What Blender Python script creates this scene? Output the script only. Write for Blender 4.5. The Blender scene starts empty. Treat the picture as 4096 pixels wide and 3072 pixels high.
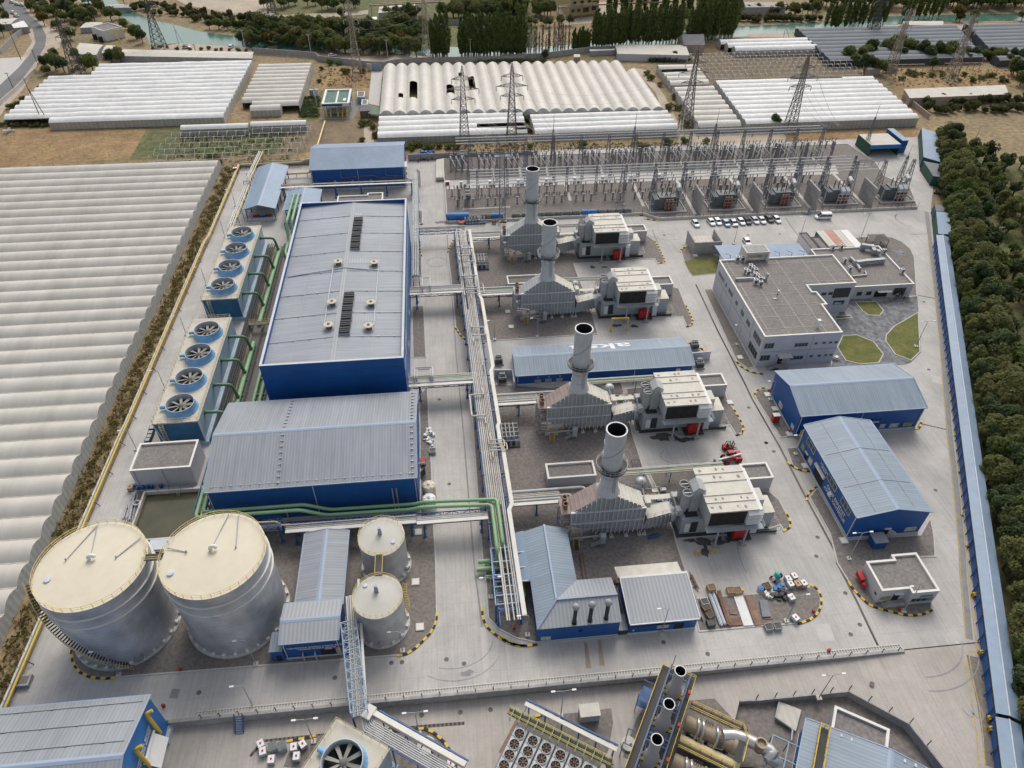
import bpy
import math,random
from math import cos,sin,pi

from mathutils import Vector as V,Matrix
random.seed(7)
S=bpy.context.scene
COL=S.collection
FPX,CAMZ=2853.0229,120.0
CR=((0.994858075,-0.101064070,0.006592767),(-0.062169508,-0.660781067,-0.747999554),(0.079952255,0.743743527,-0.663666484))
cam_d=bpy.data.cameras.new('camera')
cam=bpy.data.objects.new('camera',cam_d)
COL.objects.link(cam)
m=Matrix(((CR[0][0],-CR[1][0],-CR[2][0],0),(CR[0][1],-CR[1][1],-CR[2][1],0),(CR[0][2],-CR[1][2],-CR[2][2],CAMZ),(0,0,0,1)))
cam.matrix_world=m
cam_d.sensor_fit='HORIZONTAL'
cam_d.sensor_width=36.0
cam_d.lens=36.0*FPX/4096.0
cam_d.clip_start=1.0
cam_d.clip_end=4000.0
S.camera=cam
SUN_EL,SUN_AZ=math.radians(48),math.radians(14)
w=bpy.data.worlds.new('World')
S.world=w
w.use_nodes=True
nt=w.node_tree
bg=nt.nodes['Background']
sky=nt.nodes.new('ShaderNodeTexSky')
sky.sky_type='NISHITA'
sky.sun_disc=False
sky.sun_elevation=SUN_EL
sky.sun_rotation=SUN_AZ
sky.air_density=1.0
sky.dust_density=4.0
sky.ozone_density=0.6
hs=nt.nodes.new('ShaderNodeHueSaturation')
hs.inputs['Saturation'].default_value=0.42
nt.links.new(sky.outputs[0],hs.inputs['Color'])
nt.links.new(hs.outputs[0],bg.inputs[0])
bg.inputs[1].default_value=0.14
sun_d=bpy.data.lights.new('sun','SUN')
sun_d.energy=1.15
sun_d.angle=math.radians(28)
sun_d.color=(1.0,0.955,0.89)
sun=bpy.data.objects.new('sun',sun_d)
COL.objects.link(sun)
sun.location=(60,300,300)
sd=V((sin(SUN_AZ)*cos(SUN_EL),cos(SUN_AZ)*cos(SUN_EL),sin(SUN_EL)))
sun.rotation_euler=sd.to_track_quat('Z','Y').to_euler()
S.view_settings.view_transform='Standard'
S.view_settings.look='None'
S.view_settings.exposure=0.3
S.view_settings.gamma=1.0
try:
 S.cycles.use_denoising=True
 S.cycles.denoiser='OPENIMAGEDENOISE'
 S.cycles.max_bounces=5
 S.cycles.diffuse_bounces=3
 S.cycles.glossy_bounces=2
 S.cycles.transparent_max_bounces=6
 S.cycles.volume_bounces=0
 S.cycles.caustics_reflective=False
 S.cycles.caustics_refractive=False
except Exception:
 pass
def ray(u,v):
 a,b=(u-2048)/FPX,(v-1536)/FPX
 return[CR[0][i]*a+CR[1][i]*b+CR[2][i]for i in range(3)]
ROW=(0,750,1500,2250)
def px(c,r,x,y):
 s=0.4955 if c==3 else 0.4973
 return c*1000+x*s,ROW[r]+y*s
def A(c,r,x,y,z=0.0):
 d=ray(*px(c,r,x,y))
 t=(z-CAMZ)/d[2]
 return d[0]*t,d[1]*t
def A3(c,r,x,y,z=0.0):
 p=A(c,r,x,y,z)
 return(p[0],p[1],z)
def AY(c,r,x,y,Y):
 d=ray(*px(c,r,x,y));t=Y/d[1]
 return d[0]*t,d[2]*t+CAMZ
def AX(c,r,x,y,X):
 d=ray(*px(c,r,x,y));t=X/d[0]
 return d[1]*t,d[2]*t+CAMZ
def PL(c,r,pts,z=0.0):
 return[A(c,r,x,y,z)for x,y in pts]
def mat(name,col,rough=0.75,metal=0.0,var=0.12,scale=0.25,col2=None,bump=0.0,bscale=4.0,fine=0.0,spec=0.35,rib=None,ribv=0.12,detail=5):
 M=bpy.data.materials.new(name)
 M.use_nodes=True
 t=M.node_tree;N=t.nodes;L=t.links
 b=N['Principled BSDF']
 b.inputs['Roughness'].default_value=rough
 b.inputs['Metallic'].default_value=metal
 b.inputs['Specular IOR Level'].default_value=spec
 tc=N.new('ShaderNodeTexCoord')
 n1=N.new('ShaderNodeTexNoise');n1.inputs['Scale'].default_value=scale;n1.inputs['Detail'].default_value=detail;n1.inputs['Roughness'].default_value=0.62
 L.new(tc.outputs['Object'],n1.inputs['Vector'])
 r1=N.new('ShaderNodeValToRGB')
 r1.color_ramp.elements[0].position=0.32;r1.color_ramp.elements[1].position=0.68
 c=V(col)
 lo=c*(1-var)if col2 is None else V(col2)
 hi=c*(1+var)if col2 is None else c
 r1.color_ramp.elements[0].color=(*lo,1);r1.color_ramp.elements[1].color=(*hi,1)
 L.new(n1.outputs[0],r1.inputs[0])
 out=r1.outputs[0]
 if fine:
  n2=N.new('ShaderNodeTexNoise');n2.inputs['Scale'].default_value=bscale;n2.inputs['Detail'].default_value=3
  if rib:
   ma=N.new('ShaderNodeMapping');ma.inputs['Scale'].default_value=(1.6,.09,.3)if rib[0]=='X' else(.09,1.6,.3)
   L.new(tc.outputs['Object'],ma.inputs[0]);L.new(ma.outputs[0],n2.inputs['Vector'])
  else:
   L.new(tc.outputs['Object'],n2.inputs['Vector'])
  mp=N.new('ShaderNodeMapRange');mp.inputs[1].default_value=0.3;mp.inputs[2].default_value=0.7
  mp.inputs[3].default_value=1-fine;mp.inputs[4].default_value=1+fine
  L.new(n2.outputs[0],mp.inputs[0])
  mx=N.new('ShaderNodeVectorMath');mx.operation='SCALE'
  L.new(out,mx.inputs[0]);L.new(mp.outputs[0],mx.inputs['Scale'])
  out=mx.outputs[0]
 if rib:
  axis,per=rib
  sx=N.new('ShaderNodeSeparateXYZ');L.new(tc.outputs['Object'],sx.inputs[0])
  m1=N.new('ShaderNodeMath');m1.operation='MULTIPLY';m1.inputs[1].default_value=1.0/per
  L.new(sx.outputs['XYZ'.index(axis)],m1.inputs[0])
  m2=N.new('ShaderNodeMath');m2.operation='PINGPONG';m2.inputs[1].default_value=0.5
  L.new(m1.outputs[0],m2.inputs[0])
  mp=N.new('ShaderNodeMapRange');mp.inputs[1].default_value=0.12;mp.inputs[2].default_value=0.38
  mp.inputs[3].default_value=1-ribv;mp.inputs[4].default_value=1+ribv
  L.new(m2.outputs[0],mp.inputs[0])
  mx=N.new('ShaderNodeVectorMath');mx.operation='SCALE'
  L.new(out,mx.inputs[0]);L.new(mp.outputs[0],mx.inputs['Scale'])
  out=mx.outputs[0]
 L.new(out,b.inputs['Base Color'])
 if bump:
  bp=N.new('ShaderNodeBump');bp.inputs['Strength'].default_value=bump;bp.inputs['Distance'].default_value=0.15
  n3=N.new('ShaderNodeTexNoise');n3.inputs['Scale'].default_value=bscale;n3.inputs['Detail'].default_value=4
  L.new(tc.outputs['Object'],n3.inputs['Vector'])
  L.new(n3.outputs[0],bp.inputs['Height']);L.new(bp.outputs[0],b.inputs['Normal'])
 return M
def concrete_mat(name,col,dark,slab=(6.0,4.6),streak='Y',jv=0.10):
 """cast concrete paving: slabs of slightly different tone, joints, stains with shapes of their own, broom streaks"""
 M=mat(name,col,rough=0.85,var=0.06,scale=0.35,fine=0.05,bscale=2.2,spec=0.25)
 t=M.node_tree;N=t.nodes;L=t.links
 b=N['Principled BSDF']
 src=b.inputs['Base Color'].links[0].from_socket
 tc=N.new('ShaderNodeTexCoord')
 br=N.new('ShaderNodeTexBrick')
 br.offset=0.0;br.squash=1.0
 br.inputs['Color1'].default_value=(1.03,1.03,1.03,1);br.inputs['Color2'].default_value=(0.95,0.95,0.95,1)
 br.inputs['Mortar'].default_value=(0.80,0.79,0.78,1)
 br.inputs['Scale'].default_value=1.0
 br.inputs['Mortar Size'].default_value=0.05;br.inputs['Mortar Smooth'].default_value=0.4
 br.inputs['Brick Width'].default_value=slab[0];br.inputs['Row Height'].default_value=slab[1]
 L.new(tc.outputs['Object'],br.inputs['Vector'])
 mu=N.new('ShaderNodeMixRGB');mu.blend_type='MULTIPLY';mu.inputs[0].default_value=0.8
 L.new(src,mu.inputs[1]);L.new(br.outputs[0],mu.inputs[2])
 n=N.new('ShaderNodeTexNoise');n.inputs['Scale'].default_value=0.055;n.inputs['Detail'].default_value=7;n.inputs['Roughness'].default_value=0.68
 n.inputs['Distortion'].default_value=0.6
 L.new(tc.outputs['Object'],n.inputs['Vector'])
 rp=N.new('ShaderNodeValToRGB');rp.color_ramp.elements[0].position=0.40;rp.color_ramp.elements[1].position=0.66
 rp.color_ramp.elements[0].color=(0,0,0,1);rp.color_ramp.elements[1].color=(0.85,0.85,0.85,1)
 L.new(n.outputs[0],rp.inputs[0])
 mx=N.new('ShaderNodeMixRGB');mx.inputs[2].default_value=(*dark,1)
 L.new(rp.outputs[0],mx.inputs[0]);L.new(mu.outputs[0],mx.inputs[1])
 mpn=N.new('ShaderNodeMapping');mpn.inputs['Scale'].default_value=(2.6,0.10,1)if streak=='Y' else(0.10,2.6,1)
 L.new(tc.outputs['Object'],mpn.inputs[0])
 n2=N.new('ShaderNodeTexNoise');n2.inputs['Scale'].default_value=1.0;n2.inputs['Detail'].default_value=4
 L.new(mpn.outputs[0],n2.inputs['Vector'])
 mr=N.new('ShaderNodeMapRange');mr.inputs[1].default_value=0.3;mr.inputs[2].default_value=0.7;mr.inputs[3].default_value=1-jv;mr.inputs[4].default_value=1+jv*0.6
 L.new(n2.outputs[0],mr.inputs[0])
 sc=N.new('ShaderNodeVectorMath');sc.operation='SCALE'
 L.new(mx.outputs[0],sc.inputs[0]);L.new(mr.outputs[0],sc.inputs['Scale'])
 L.new(sc.outputs[0],b.inputs['Base Color'])
 return M
MAT={}
def K(name,*a,**k):
 MAT[name]=mat(name,*a,**k)
MAT['concrete']=concrete_mat('concrete_paving',(0.47,0.45,0.42),(0.34,0.33,0.315))
MAT['concrete_low']=concrete_mat('lower_paving',(0.43,0.395,0.355),(0.33,0.305,0.275),slab=(9.0,30.0))
MAT['apron']=concrete_mat('apron_paving',(0.34,0.335,0.325),(0.22,0.22,0.215),slab=(7.0,7.0))
K('gravel',(0.185,0.165,0.15),0.95,var=0.07,scale=0.12,fine=0.22,bscale=1.6,bump=0.5)
K('gravel_roof',(0.20,0.185,0.172),0.95,var=0.07,scale=0.25,fine=0.22,bscale=2.0)
K('soil',(0.30,0.215,0.125),0.95,var=0.1,scale=0.035,col2=(0.16,0.135,0.07),fine=0.3,bscale=0.55,detail=8)
K('dirt',(0.40,0.335,0.26),0.95,var=0.15,scale=0.08,fine=0.12,bscale=0.9)
K('dry_field',(0.33,0.225,0.11),0.95,scale=0.10,col2=(0.20,0.125,0.06),fine=0.25,bscale=0.7,detail=8)
K('plough',(0.19,0.145,0.09),0.95,var=0.2,scale=0.2,fine=0.2,bscale=0.9)
K('green_ground',(0.085,0.105,0.035),0.95,scale=0.06,col2=(0.15,0.13,0.06),fine=0.35,bscale=0.5,detail=8)
K('lawn',(0.085,0.11,0.028),0.95,scale=0.35,col2=(0.17,0.15,0.05),fine=0.2,bscale=2.5)
K('asphalt',(0.15,0.148,0.15),0.9,var=0.15,scale=0.06,fine=0.06,bscale=1.2)
K('paver',(0.23,0.235,0.245),0.85,scale=0.5,col2=(0.10,0.10,0.108),fine=0.3,bscale=1.1)
K('water',(0.06,0.14,0.105),0.18,var=0.14,scale=0.02,spec=0.5,bump=0.05,bscale=0.5)
K('basin_water',(0.085,0.075,0.035),0.12,scale=0.2,col2=(0.045,0.05,0.028),spec=0.5)
K('roof_blue',(0.225,0.275,0.325),0.55,var=0.08,scale=0.10,rib=('X',0.6),ribv=0.08,fine=0.09,bscale=1.0)
K('roof_blue_y',(0.225,0.275,0.325),0.55,var=0.08,scale=0.10,rib=('Y',0.6),ribv=0.08,fine=0.09,bscale=1.0)
K('roof_grey',(0.255,0.275,0.295),0.6,var=0.09,scale=0.07,rib=('X',0.6),ribv=0.07,fine=0.10,bscale=0.8)
K('roof_grey_y',(0.27,0.29,0.315),0.6,var=0.10,scale=0.06,rib=('Y',0.6),ribv=0.06,fine=0.10,bscale=0.8)
K('rfb',(0.195,0.265,0.355),0.5,var=0.10,scale=0.12,fine=0.05,bscale=0.8)
K('rfl',(0.31,0.325,0.34),0.6,var=0.05,scale=0.2,rib=('X',0.7),ribv=0.10)
K('tbl',(0.27,0.335,0.43),0.5,var=0.04)
K('wbl',(0.012,0.082,0.28),0.45,var=0.10,scale=0.3,fine=0.05,bscale=1.5)
K('wall_blue_bright',(0.03,0.17,0.45),0.45,var=0.10,scale=0.3)
K('plinth',(0.50,0.53,0.58),0.7,var=0.08,scale=0.8)
K('white',(0.66,0.65,0.63),0.6,var=0.06,scale=0.7)
K('pwh',(0.68,0.655,0.60),0.75,var=0.06,scale=0.6)
K('wpl',(0.47,0.475,0.495),0.8,var=0.05,scale=0.35,fine=0.03,bscale=2.0)
K('cwl',(0.33,0.32,0.31),0.9,var=0.16,scale=0.5,fine=0.08,bscale=2.0)
K('cpl',(0.52,0.50,0.46),0.9,var=0.1,scale=0.5)
K('glass',(0.03,0.035,0.04),0.12,var=0.1,scale=0.5,spec=0.6)
K('dark',(0.022,0.022,0.025),0.9,var=0.2)
K('bks',(0.04,0.042,0.045),0.6,var=0.2)
K('steel',(0.40,0.41,0.42),0.5,metal=0.35,var=0.1,scale=0.6)
K('galv',(0.34,0.35,0.365),0.55,metal=0.3,var=0.12,scale=0.5)
K('ppp',(0.52,0.51,0.49),0.5,var=0.1,scale=0.4)
K('ppg',(0.40,0.395,0.385),0.5,metal=0.15,var=0.1,scale=0.4)
K('ppb',(0.58,0.50,0.38),0.6,var=0.08,scale=0.4)
K('pgn',(0.22,0.38,0.20),0.5,var=0.08,scale=0.3)
K('pgd',(0.11,0.22,0.115),0.55,var=0.12,scale=0.3)
K('tray',(0.60,0.575,0.52),0.6,var=0.08,scale=0.3)
K('rkb',(0.035,0.095,0.23),0.5,var=0.12,scale=0.5)
K('rkl',(0.23,0.31,0.40),0.5,var=0.1,scale=0.5)
K('yellow',(0.62,0.42,0.05),0.55,var=0.1,scale=0.6)
K('yep',(0.66,0.52,0.22),0.55,var=0.08,scale=0.6)
K('rlc',(0.55,0.47,0.28),0.6,var=0.08,scale=0.6)
K('red',(0.40,0.025,0.022),0.5,var=0.12)
K('rust',(0.24,0.15,0.11),0.9,var=0.3,scale=0.6)
K('ct_deck',(0.52,0.48,0.395),0.8,var=0.08,scale=0.25)
K('ct_wall',(0.035,0.13,0.24),0.6,var=0.25,scale=0.25,fine=0.06,bscale=1.2)
K('ct_side',(0.33,0.44,0.52),0.65,var=0.12,scale=0.25)
K('ct_fan',(0.17,0.36,0.58),0.5,var=0.15,scale=0.5)
K('ct_in',(0.42,0.46,0.50),0.6,var=0.15,scale=0.5)
K('blade',(0.25,0.24,0.21),0.6,var=0.12,scale=0.6)
K('tank_top',(0.60,0.545,0.425),0.75,var=0.05,scale=0.12,fine=0.03,bscale=0.6)
K('tank_top_grey',(0.47,0.455,0.41),0.75,var=0.06,scale=0.3)
K('tank_shell',(0.50,0.51,0.53),0.42,metal=0.45,var=0.28,scale=0.16,fine=0.06,bscale=0.8,rib=('Z',0.9),ribv=0.03)
K('boiler',(0.36,0.37,0.375),0.65,var=0.09,scale=0.3,fine=0.04,bscale=1.2)
K('bru',(0.33,0.26,0.235),0.8,var=0.15,scale=0.3,fine=0.08,bscale=0.9)
K('stack',(0.50,0.515,0.52),0.55,metal=0.1,var=0.08,scale=0.25)
K('gtr',(0.56,0.535,0.465),0.8,var=0.08,scale=0.3,fine=0.06,bscale=1.0)
K('gtw',(0.33,0.355,0.38),0.65,var=0.08,scale=0.4)
K('gt_dark',(0.035,0.033,0.03),0.9,col2=(0.016,0.015,0.013),scale=0.8)
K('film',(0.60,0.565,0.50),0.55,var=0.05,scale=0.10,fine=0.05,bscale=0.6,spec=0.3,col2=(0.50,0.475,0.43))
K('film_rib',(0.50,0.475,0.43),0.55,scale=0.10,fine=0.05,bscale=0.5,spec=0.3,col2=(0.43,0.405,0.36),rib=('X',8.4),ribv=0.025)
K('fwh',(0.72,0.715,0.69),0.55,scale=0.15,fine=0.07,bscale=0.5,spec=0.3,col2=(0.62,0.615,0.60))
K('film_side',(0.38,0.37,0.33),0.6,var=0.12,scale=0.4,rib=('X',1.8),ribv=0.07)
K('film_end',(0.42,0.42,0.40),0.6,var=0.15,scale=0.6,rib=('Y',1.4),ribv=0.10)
K('net_dark',(0.07,0.08,0.09),0.8,var=0.1,scale=0.2)
K('net_light',(0.16,0.175,0.19),0.8,var=0.08,scale=0.2)
K('wood',(0.30,0.21,0.12),0.85,var=0.2,scale=1.2)
K('pwd',(0.48,0.34,0.19),0.85,var=0.15,scale=1.2)
K('tpb',(0.035,0.17,0.45),0.5,var=0.25,scale=0.8,bump=0.6,bscale=1.2)
K('tpg',(0.14,0.165,0.15),0.7,var=0.25,scale=0.8,bump=0.6,bscale=1.2)
K('plw',(0.68,0.68,0.68),0.5,var=0.06,scale=2.0)
K('plastic_tank',(0.62,0.55,0.43),0.6,var=0.08,scale=0.6)
K('bbl',(0.02,0.10,0.33),0.45,var=0.15,scale=2.0)
K('insulator',(0.16,0.13,0.12),0.45,var=0.2,scale=2.0)
K('prc',(0.42,0.43,0.44),0.4,var=0.1,scale=2.0)
K('trafo',(0.13,0.15,0.155),0.55,var=0.1,scale=0.6)
K('trr',(0.22,0.075,0.05),0.7,var=0.2,scale=0.8)
K('cwh',(0.78,0.78,0.78),0.25,var=0.02,spec=0.6)
K('car_black',(0.02,0.021,0.023),0.2,var=0.1,spec=0.6)
K('car_silver',(0.40,0.42,0.44),0.28,metal=0.4,var=0.03,spec=0.6)
K('car_blue',(0.24,0.31,0.37),0.28,metal=0.3,var=0.03,spec=0.6)
K('tyre',(0.02,0.02,0.02),0.85,var=0.2)
K('leaf',(0.165,0.20,0.055),0.75,scale=0.35,col2=(0.095,0.13,0.035),fine=0.3,bscale=1.5,spec=0.25)
K('leafd',(0.10,0.13,0.05),0.75,scale=0.35,col2=(0.055,0.08,0.032),fine=0.3,bscale=1.5,spec=0.25)
K('leafo',(0.20,0.20,0.07),0.75,scale=0.35,col2=(0.12,0.135,0.045),fine=0.3,bscale=1.5,spec=0.25)
K('leaf_autumn',(0.19,0.125,0.025),0.75,scale=0.35,col2=(0.09,0.075,0.018),fine=0.3,bscale=1.5,spec=0.25)
K('leaf_brown',(0.17,0.105,0.055),0.8,scale=0.35,col2=(0.09,0.06,0.032),fine=0.3,bscale=1.5,spec=0.2)
K('leaf_dry',(0.24,0.165,0.07),0.85,scale=0.25,col2=(0.10,0.10,0.03),fine=0.3,bscale=1.5,spec=0.2)
K('reed',(0.13,0.13,0.05),0.8,scale=0.3,col2=(0.07,0.08,0.03),fine=0.3,bscale=1.2,spec=0.2)
K('bark',(0.14,0.11,0.085),0.9,var=0.2,scale=2.0)
K('bark_pale',(0.42,0.40,0.37),0.9,var=0.15,scale=2.0)
K('lattice',(0.155,0.13,0.115),0.75,var=0.2,scale=0.4)
K('lattice_light',(0.29,0.25,0.21),0.75,var=0.2,scale=0.4)
K('ltg',(0.17,0.18,0.20),0.6,var=0.15,scale=0.4)
K('slate',(0.165,0.165,0.18),0.75,var=0.1,scale=0.6)
K('tin',(0.50,0.47,0.41),0.75,var=0.08,scale=0.25,rib=('X',1.2),ribv=0.05)
K('kerb_yellow',(0.64,0.43,0.04),0.7,var=0.1,scale=1.0)
K('kerb_black',(0.035,0.035,0.037),0.8,var=0.2,scale=1.0)
K('kerb',(0.47,0.45,0.42),0.85,var=0.1,scale=0.6)
K('paint_yellow',(0.45,0.33,0.09),0.8,var=0.2,scale=0.8)
K('paint_white',(0.60,0.60,0.59),0.8,var=0.15,scale=0.6)
K('stain',(0.052,0.047,0.042),0.55,scale=0.9,col2=(0.12,0.112,0.10))
K('stb',(0.27,0.215,0.17),0.85,var=0.12,scale=0.6)
K('patch',(0.47,0.45,0.42),0.85,var=0.06,scale=0.5)
K('ptd',(0.25,0.245,0.24),0.9,var=0.12,scale=0.6)
K('grate',(0.10,0.085,0.075),0.8,rib=('X',0.7),ribv=0.5)
K('iron',(0.13,0.12,0.11),0.7,var=0.2,scale=1.5)
K('sgw',(0.55,0.55,0.50),0.6,scale=1.5,col2=(0.30,0.32,0.26))
K('sign_green',(0.10,0.22,0.09),0.6,scale=1.2,col2=(0.35,0.33,0.14))
K('teal',(0.02,0.33,0.30),0.5,var=0.1)
K('navy',(0.012,0.02,0.085),0.5,var=0.05)
K('sgt',(0.05,0.22,0.20),0.5,var=0.1)
K('skin',(0.36,0.22,0.15),0.7,var=0.03)
K('cld',(0.03,0.033,0.045),0.9,var=0.1)
K('cloth_white',(0.6,0.6,0.58),0.9,var=0.05)
K('helmet',(0.6,0.42,0.03),0.5,var=0.03)
K('hair',(0.015,0.012,0.01),0.8,var=0.1)
K('brick_wall',(0.36,0.29,0.23),0.9,var=0.15,scale=0.5)
K('yellow_wall',(0.45,0.36,0.18),0.9,var=0.1,scale=0.3)
K('container_rust',(0.45,0.24,0.18),0.8,var=0.15,scale=0.4)
K('container_teal',(0.05,0.10,0.11),0.7,var=0.15)
K('gsh',(0.02,0.075,0.05),0.6,var=0.15,scale=0.4)
K('shade_net',(0.10,0.17,0.14),0.8,var=0.2,scale=0.6)
K('slv',(0.55,0.545,0.53),0.3,metal=0.6,var=0.12,scale=0.3)
K('clad_tan',(0.42,0.36,0.27),0.6,scale=0.4,col2=(0.24,0.17,0.11),metal=0.1)
K('condenser',(0.42,0.44,0.45),0.6,var=0.1,scale=0.4)
K('fan_copper',(0.13,0.08,0.055),0.6,var=0.1)
K('rebar',(0.19,0.11,0.08),0.85,var=0.25,scale=0.8)
for k_ in MAT:
 if k_.startswith('leaf')or k_=='reed':
  t_=MAT[k_].node_tree;b_=t_.nodes['Principled BSDF']
  tr=t_.nodes.new('ShaderNodeBsdfTranslucent');ms=t_.nodes.new('ShaderNodeMixShader');ms.inputs[0].default_value=0.45
  t_.links.new(b_.inputs['Base Color'].links[0].from_socket,tr.inputs[0]);t_.links.new(b_.outputs[0],ms.inputs[1]);t_.links.new(tr.outputs[0],ms.inputs[2])
  t_.links.new(ms.outputs[0],t_.nodes['Material Output'].inputs[0])
class MB:
 def __init__(s):
  s.v=[];s.f=[];s.mi=[];s.m=0
 def add(s,vs,fs):
  o=len(s.v)
  s.v.extend([tuple(p)for p in vs])
  for f in fs:
   s.f.append([i+o for i in f]);s.mi.append(s.m)
  return s
 def quad(s,*p):
  return s.add(p,[list(range(len(p)))])
 def box(s,x0,x1,y0,y1,z0,z1):
  vs=[(x0,y0,z0),(x1,y0,z0),(x1,y1,z0),(x0,y1,z0),(x0,y0,z1),(x1,y0,z1),(x1,y1,z1),(x0,y1,z1)]
  return s.add(vs,[(3,2,1,0),(4,5,6,7),(0,1,5,4),(1,2,6,5),(2,3,7,6),(3,0,4,7)])
 def obox(s,cx,cy,z0,z1,lx,ly,a=0.0):
  c,n=cos(a),sin(a)
  P=[(cx+c*x-n*y,cy+n*x+c*y)for x,y in((-lx/2,-ly/2),(lx/2,-ly/2),(lx/2,ly/2),(-lx/2,ly/2))]
  return s.pr_(P,z0,z1)
 def pr_(s,P,z0,z1):
  n=len(P)
  if sum(P[i][0]*P[(i+1)%n][1]-P[(i+1)%n][0]*P[i][1]for i in range(n))<0:
   P=P[::-1]
  vs=[(x,y,z0)for x,y in P]+[(x,y,z1)for x,y in P]
  return s.add(vs,[list(range(n))[::-1],list(range(n,2*n))]+[(i,(i+1)%n,n+(i+1)%n,n+i)for i in range(n)])
 def sheet(s,P,z):
  n=len(P)
  if sum(P[i][0]*P[(i+1)%n][1]-P[(i+1)%n][0]*P[i][1]for i in range(n))<0:
   P=P[::-1]
  return s.add([(p[0],p[1],z)for p in P],[list(range(n))])
 def cyl(s,p,q,r0,r1=None,n=8,cap=True):
  r1=r0 if r1 is None else r1
  p,q=V(p),V(q)
  d=(q-p)
  if d.length<1e-6:
   return s
  d.normalize()
  u=d.orthogonal().normalized();w_=d.cross(u)
  vs=[]
  for c,r in((p,r0),(q,r1)):
   for i in range(n):
    a=2*pi*i/n
    vs.append(c+u*(r*cos(a))+w_*(r*sin(a)))
  fs=[(i,(i+1)%n,n+(i+1)%n,n+i)for i in range(n)]
  if cap:
   fs+=[list(range(n))[::-1],list(range(n,2*n))]
  return s.add(vs,fs)
 def bar(s,p,q,w_):
  return s.cyl(p,q,w_*0.7,n=4)
 def tb(s,pts,r,n=8):
  pts=[V(p)for p in pts]
  out=[pts[0]]
  for i in range(1,len(pts)-1):
   a,b,c=pts[i-1],pts[i],pts[i+1]
   d1,d2=(a-b),(c-b)
   k=min(r*2.2,d1.length*0.45,d2.length*0.45)
   e1,e2=b+d1.normalized()*k,b+d2.normalized()*k
   out+=[e1,e1*0.25+b*0.5+e2*0.25,e2]
  out.append(pts[-1])
  rings=[];u=None
  for i,p in enumerate(out):
   t=(out[min(i+1,len(out)-1)]-out[max(i-1,0)])
   if t.length<1e-9:
    t=V((1,0,0))
   t.normalize()
   u=t.orthogonal().normalized()if u is None else(u-t*u.dot(t))
   if u.length<1e-6:
    u=t.orthogonal()
   u.normalize();w_=t.cross(u)
   rings.append([p+u*(r*cos(2*pi*j/n))+w_*(r*sin(2*pi*j/n))for j in range(n)])
  vs=[q for R_ in rings for q in R_]
  fs=[]
  for i in range(len(rings)-1):
   for j in range(n):
    k=(j+1)%n
    fs.append((i*n+j,i*n+k,(i+1)*n+k,(i+1)*n+j))
  fs+=[list(range(n))[::-1],list(range((len(rings)-1)*n,len(rings)*n))]
  return s.add(vs,fs)
 def lt(s,prof,cx=0,cy=0,n=24,flute=0.0):
  vs=[]
  for r,z in prof:
   for i in range(n):
    a=2*pi*i/n
    rr=r*(1+(flute if i%2 else-flute))
    vs.append((cx+rr*cos(a),cy+rr*sin(a),z))
  fs=[]
  for k in range(len(prof)-1):
   for i in range(n):
    j=(i+1)%n
    fs.append((k*n+i,k*n+j,(k+1)*n+j,(k+1)*n+i))
  s.add(vs,fs)
  return s
 def disc(s,cx,cy,z,r,n=24,r2=None):
  return s.add([(cx+r*cos(2*pi*i/n),cy+(r2 or r)*sin(2*pi*i/n),z)for i in range(n)],[list(range(n))])
 def bd(s,name,mats,parent=None,smooth=False):
  me=bpy.data.meshes.new(name)
  off=V((0,0,0))
  vs=s.v
  me.from_pydata(vs,[],s.f)
  if not isinstance(mats,(list,tuple)):
   mats=[mats]
  for k in mats:
   me.materials.append(MAT[k]if isinstance(k,str)else k)
  if len(mats)>1:
   me.polygons.foreach_set('material_index',s.mi)
  if smooth:
   me.polygons.foreach_set('use_smooth',[True]*len(me.polygons))
   try:
    me.set_sharp_from_angle(angle=math.radians(42))
   except Exception:
    pass
  me.update()
  o=bpy.data.objects.new(name,me)
  COL.objects.link(o)
  if parent is not None:
   o.parent=parent
  return o
def wl(o):
 """mesh was collected in world coordinates: move its origin onto its parent's place"""
 if o.parent is not None:
  inv=rm_(o.parent).inverted()
  o.data.transform(inv)
 return o
def rm_(o):
 mtx=o.matrix_basis.copy()
 while o.parent is not None:
  o=o.parent
  mtx=o.matrix_basis@mtx
 return mtx
def wp(mb,name,mats,parent,smooth=False,label=None):
 o=wl(mb.bd(name,mats,parent,smooth))
 if label:
  o['label']=label
 return o
def tag(o,label,cat,group=None,kind=None):
 o['label']=label;o['category']=cat
 if group:o['group']=group
 if kind:o['kind']=kind
 return o
def st_(o):
 o['kind']='structure'
 return o
def th_(name,label,cat,loc=(0,0,0),rz=0.0,group=None):
 o=bpy.data.objects.new(name,None)
 o.empty_display_size=0.5
 COL.objects.link(o)
 o.location=(loc[0],loc[1],loc[2]if len(loc)>2 else 0.0)
 o.rotation_euler=(0,0,rz)
 return tag(o,label,cat,group)
CH={}
def kids(o):
 return[c for c in o.children]
def dup(root,loc,rz=None,label=None,group=None,scale=None):
 r=root.copy();COL.objects.link(r)
 r.location=(loc[0],loc[1],loc[2]if len(loc)>2 else 0.0)
 if rz is not None:r.rotation_euler=(0,0,rz)
 if scale is not None:r.scale=scale if isinstance(scale,(tuple,list))else(scale,)*3
 if label:r['label']=label
 if group:r['group']=group
 for ch in KIDS.get(root.name,[]):
  c=ch.copy();COL.objects.link(c);c.parent=r
  for g in KIDS.get(ch.name,[]):
   d=g.copy();COL.objects.link(d);d.parent=c
 return r
KIDS={}
def remember(root):
 KIDS[root.name]=[c for c in root.children_recursive if c.parent==root]
 for c in KIDS[root.name]:
  KIDS[c.name]=[d for d in c.children]
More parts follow.
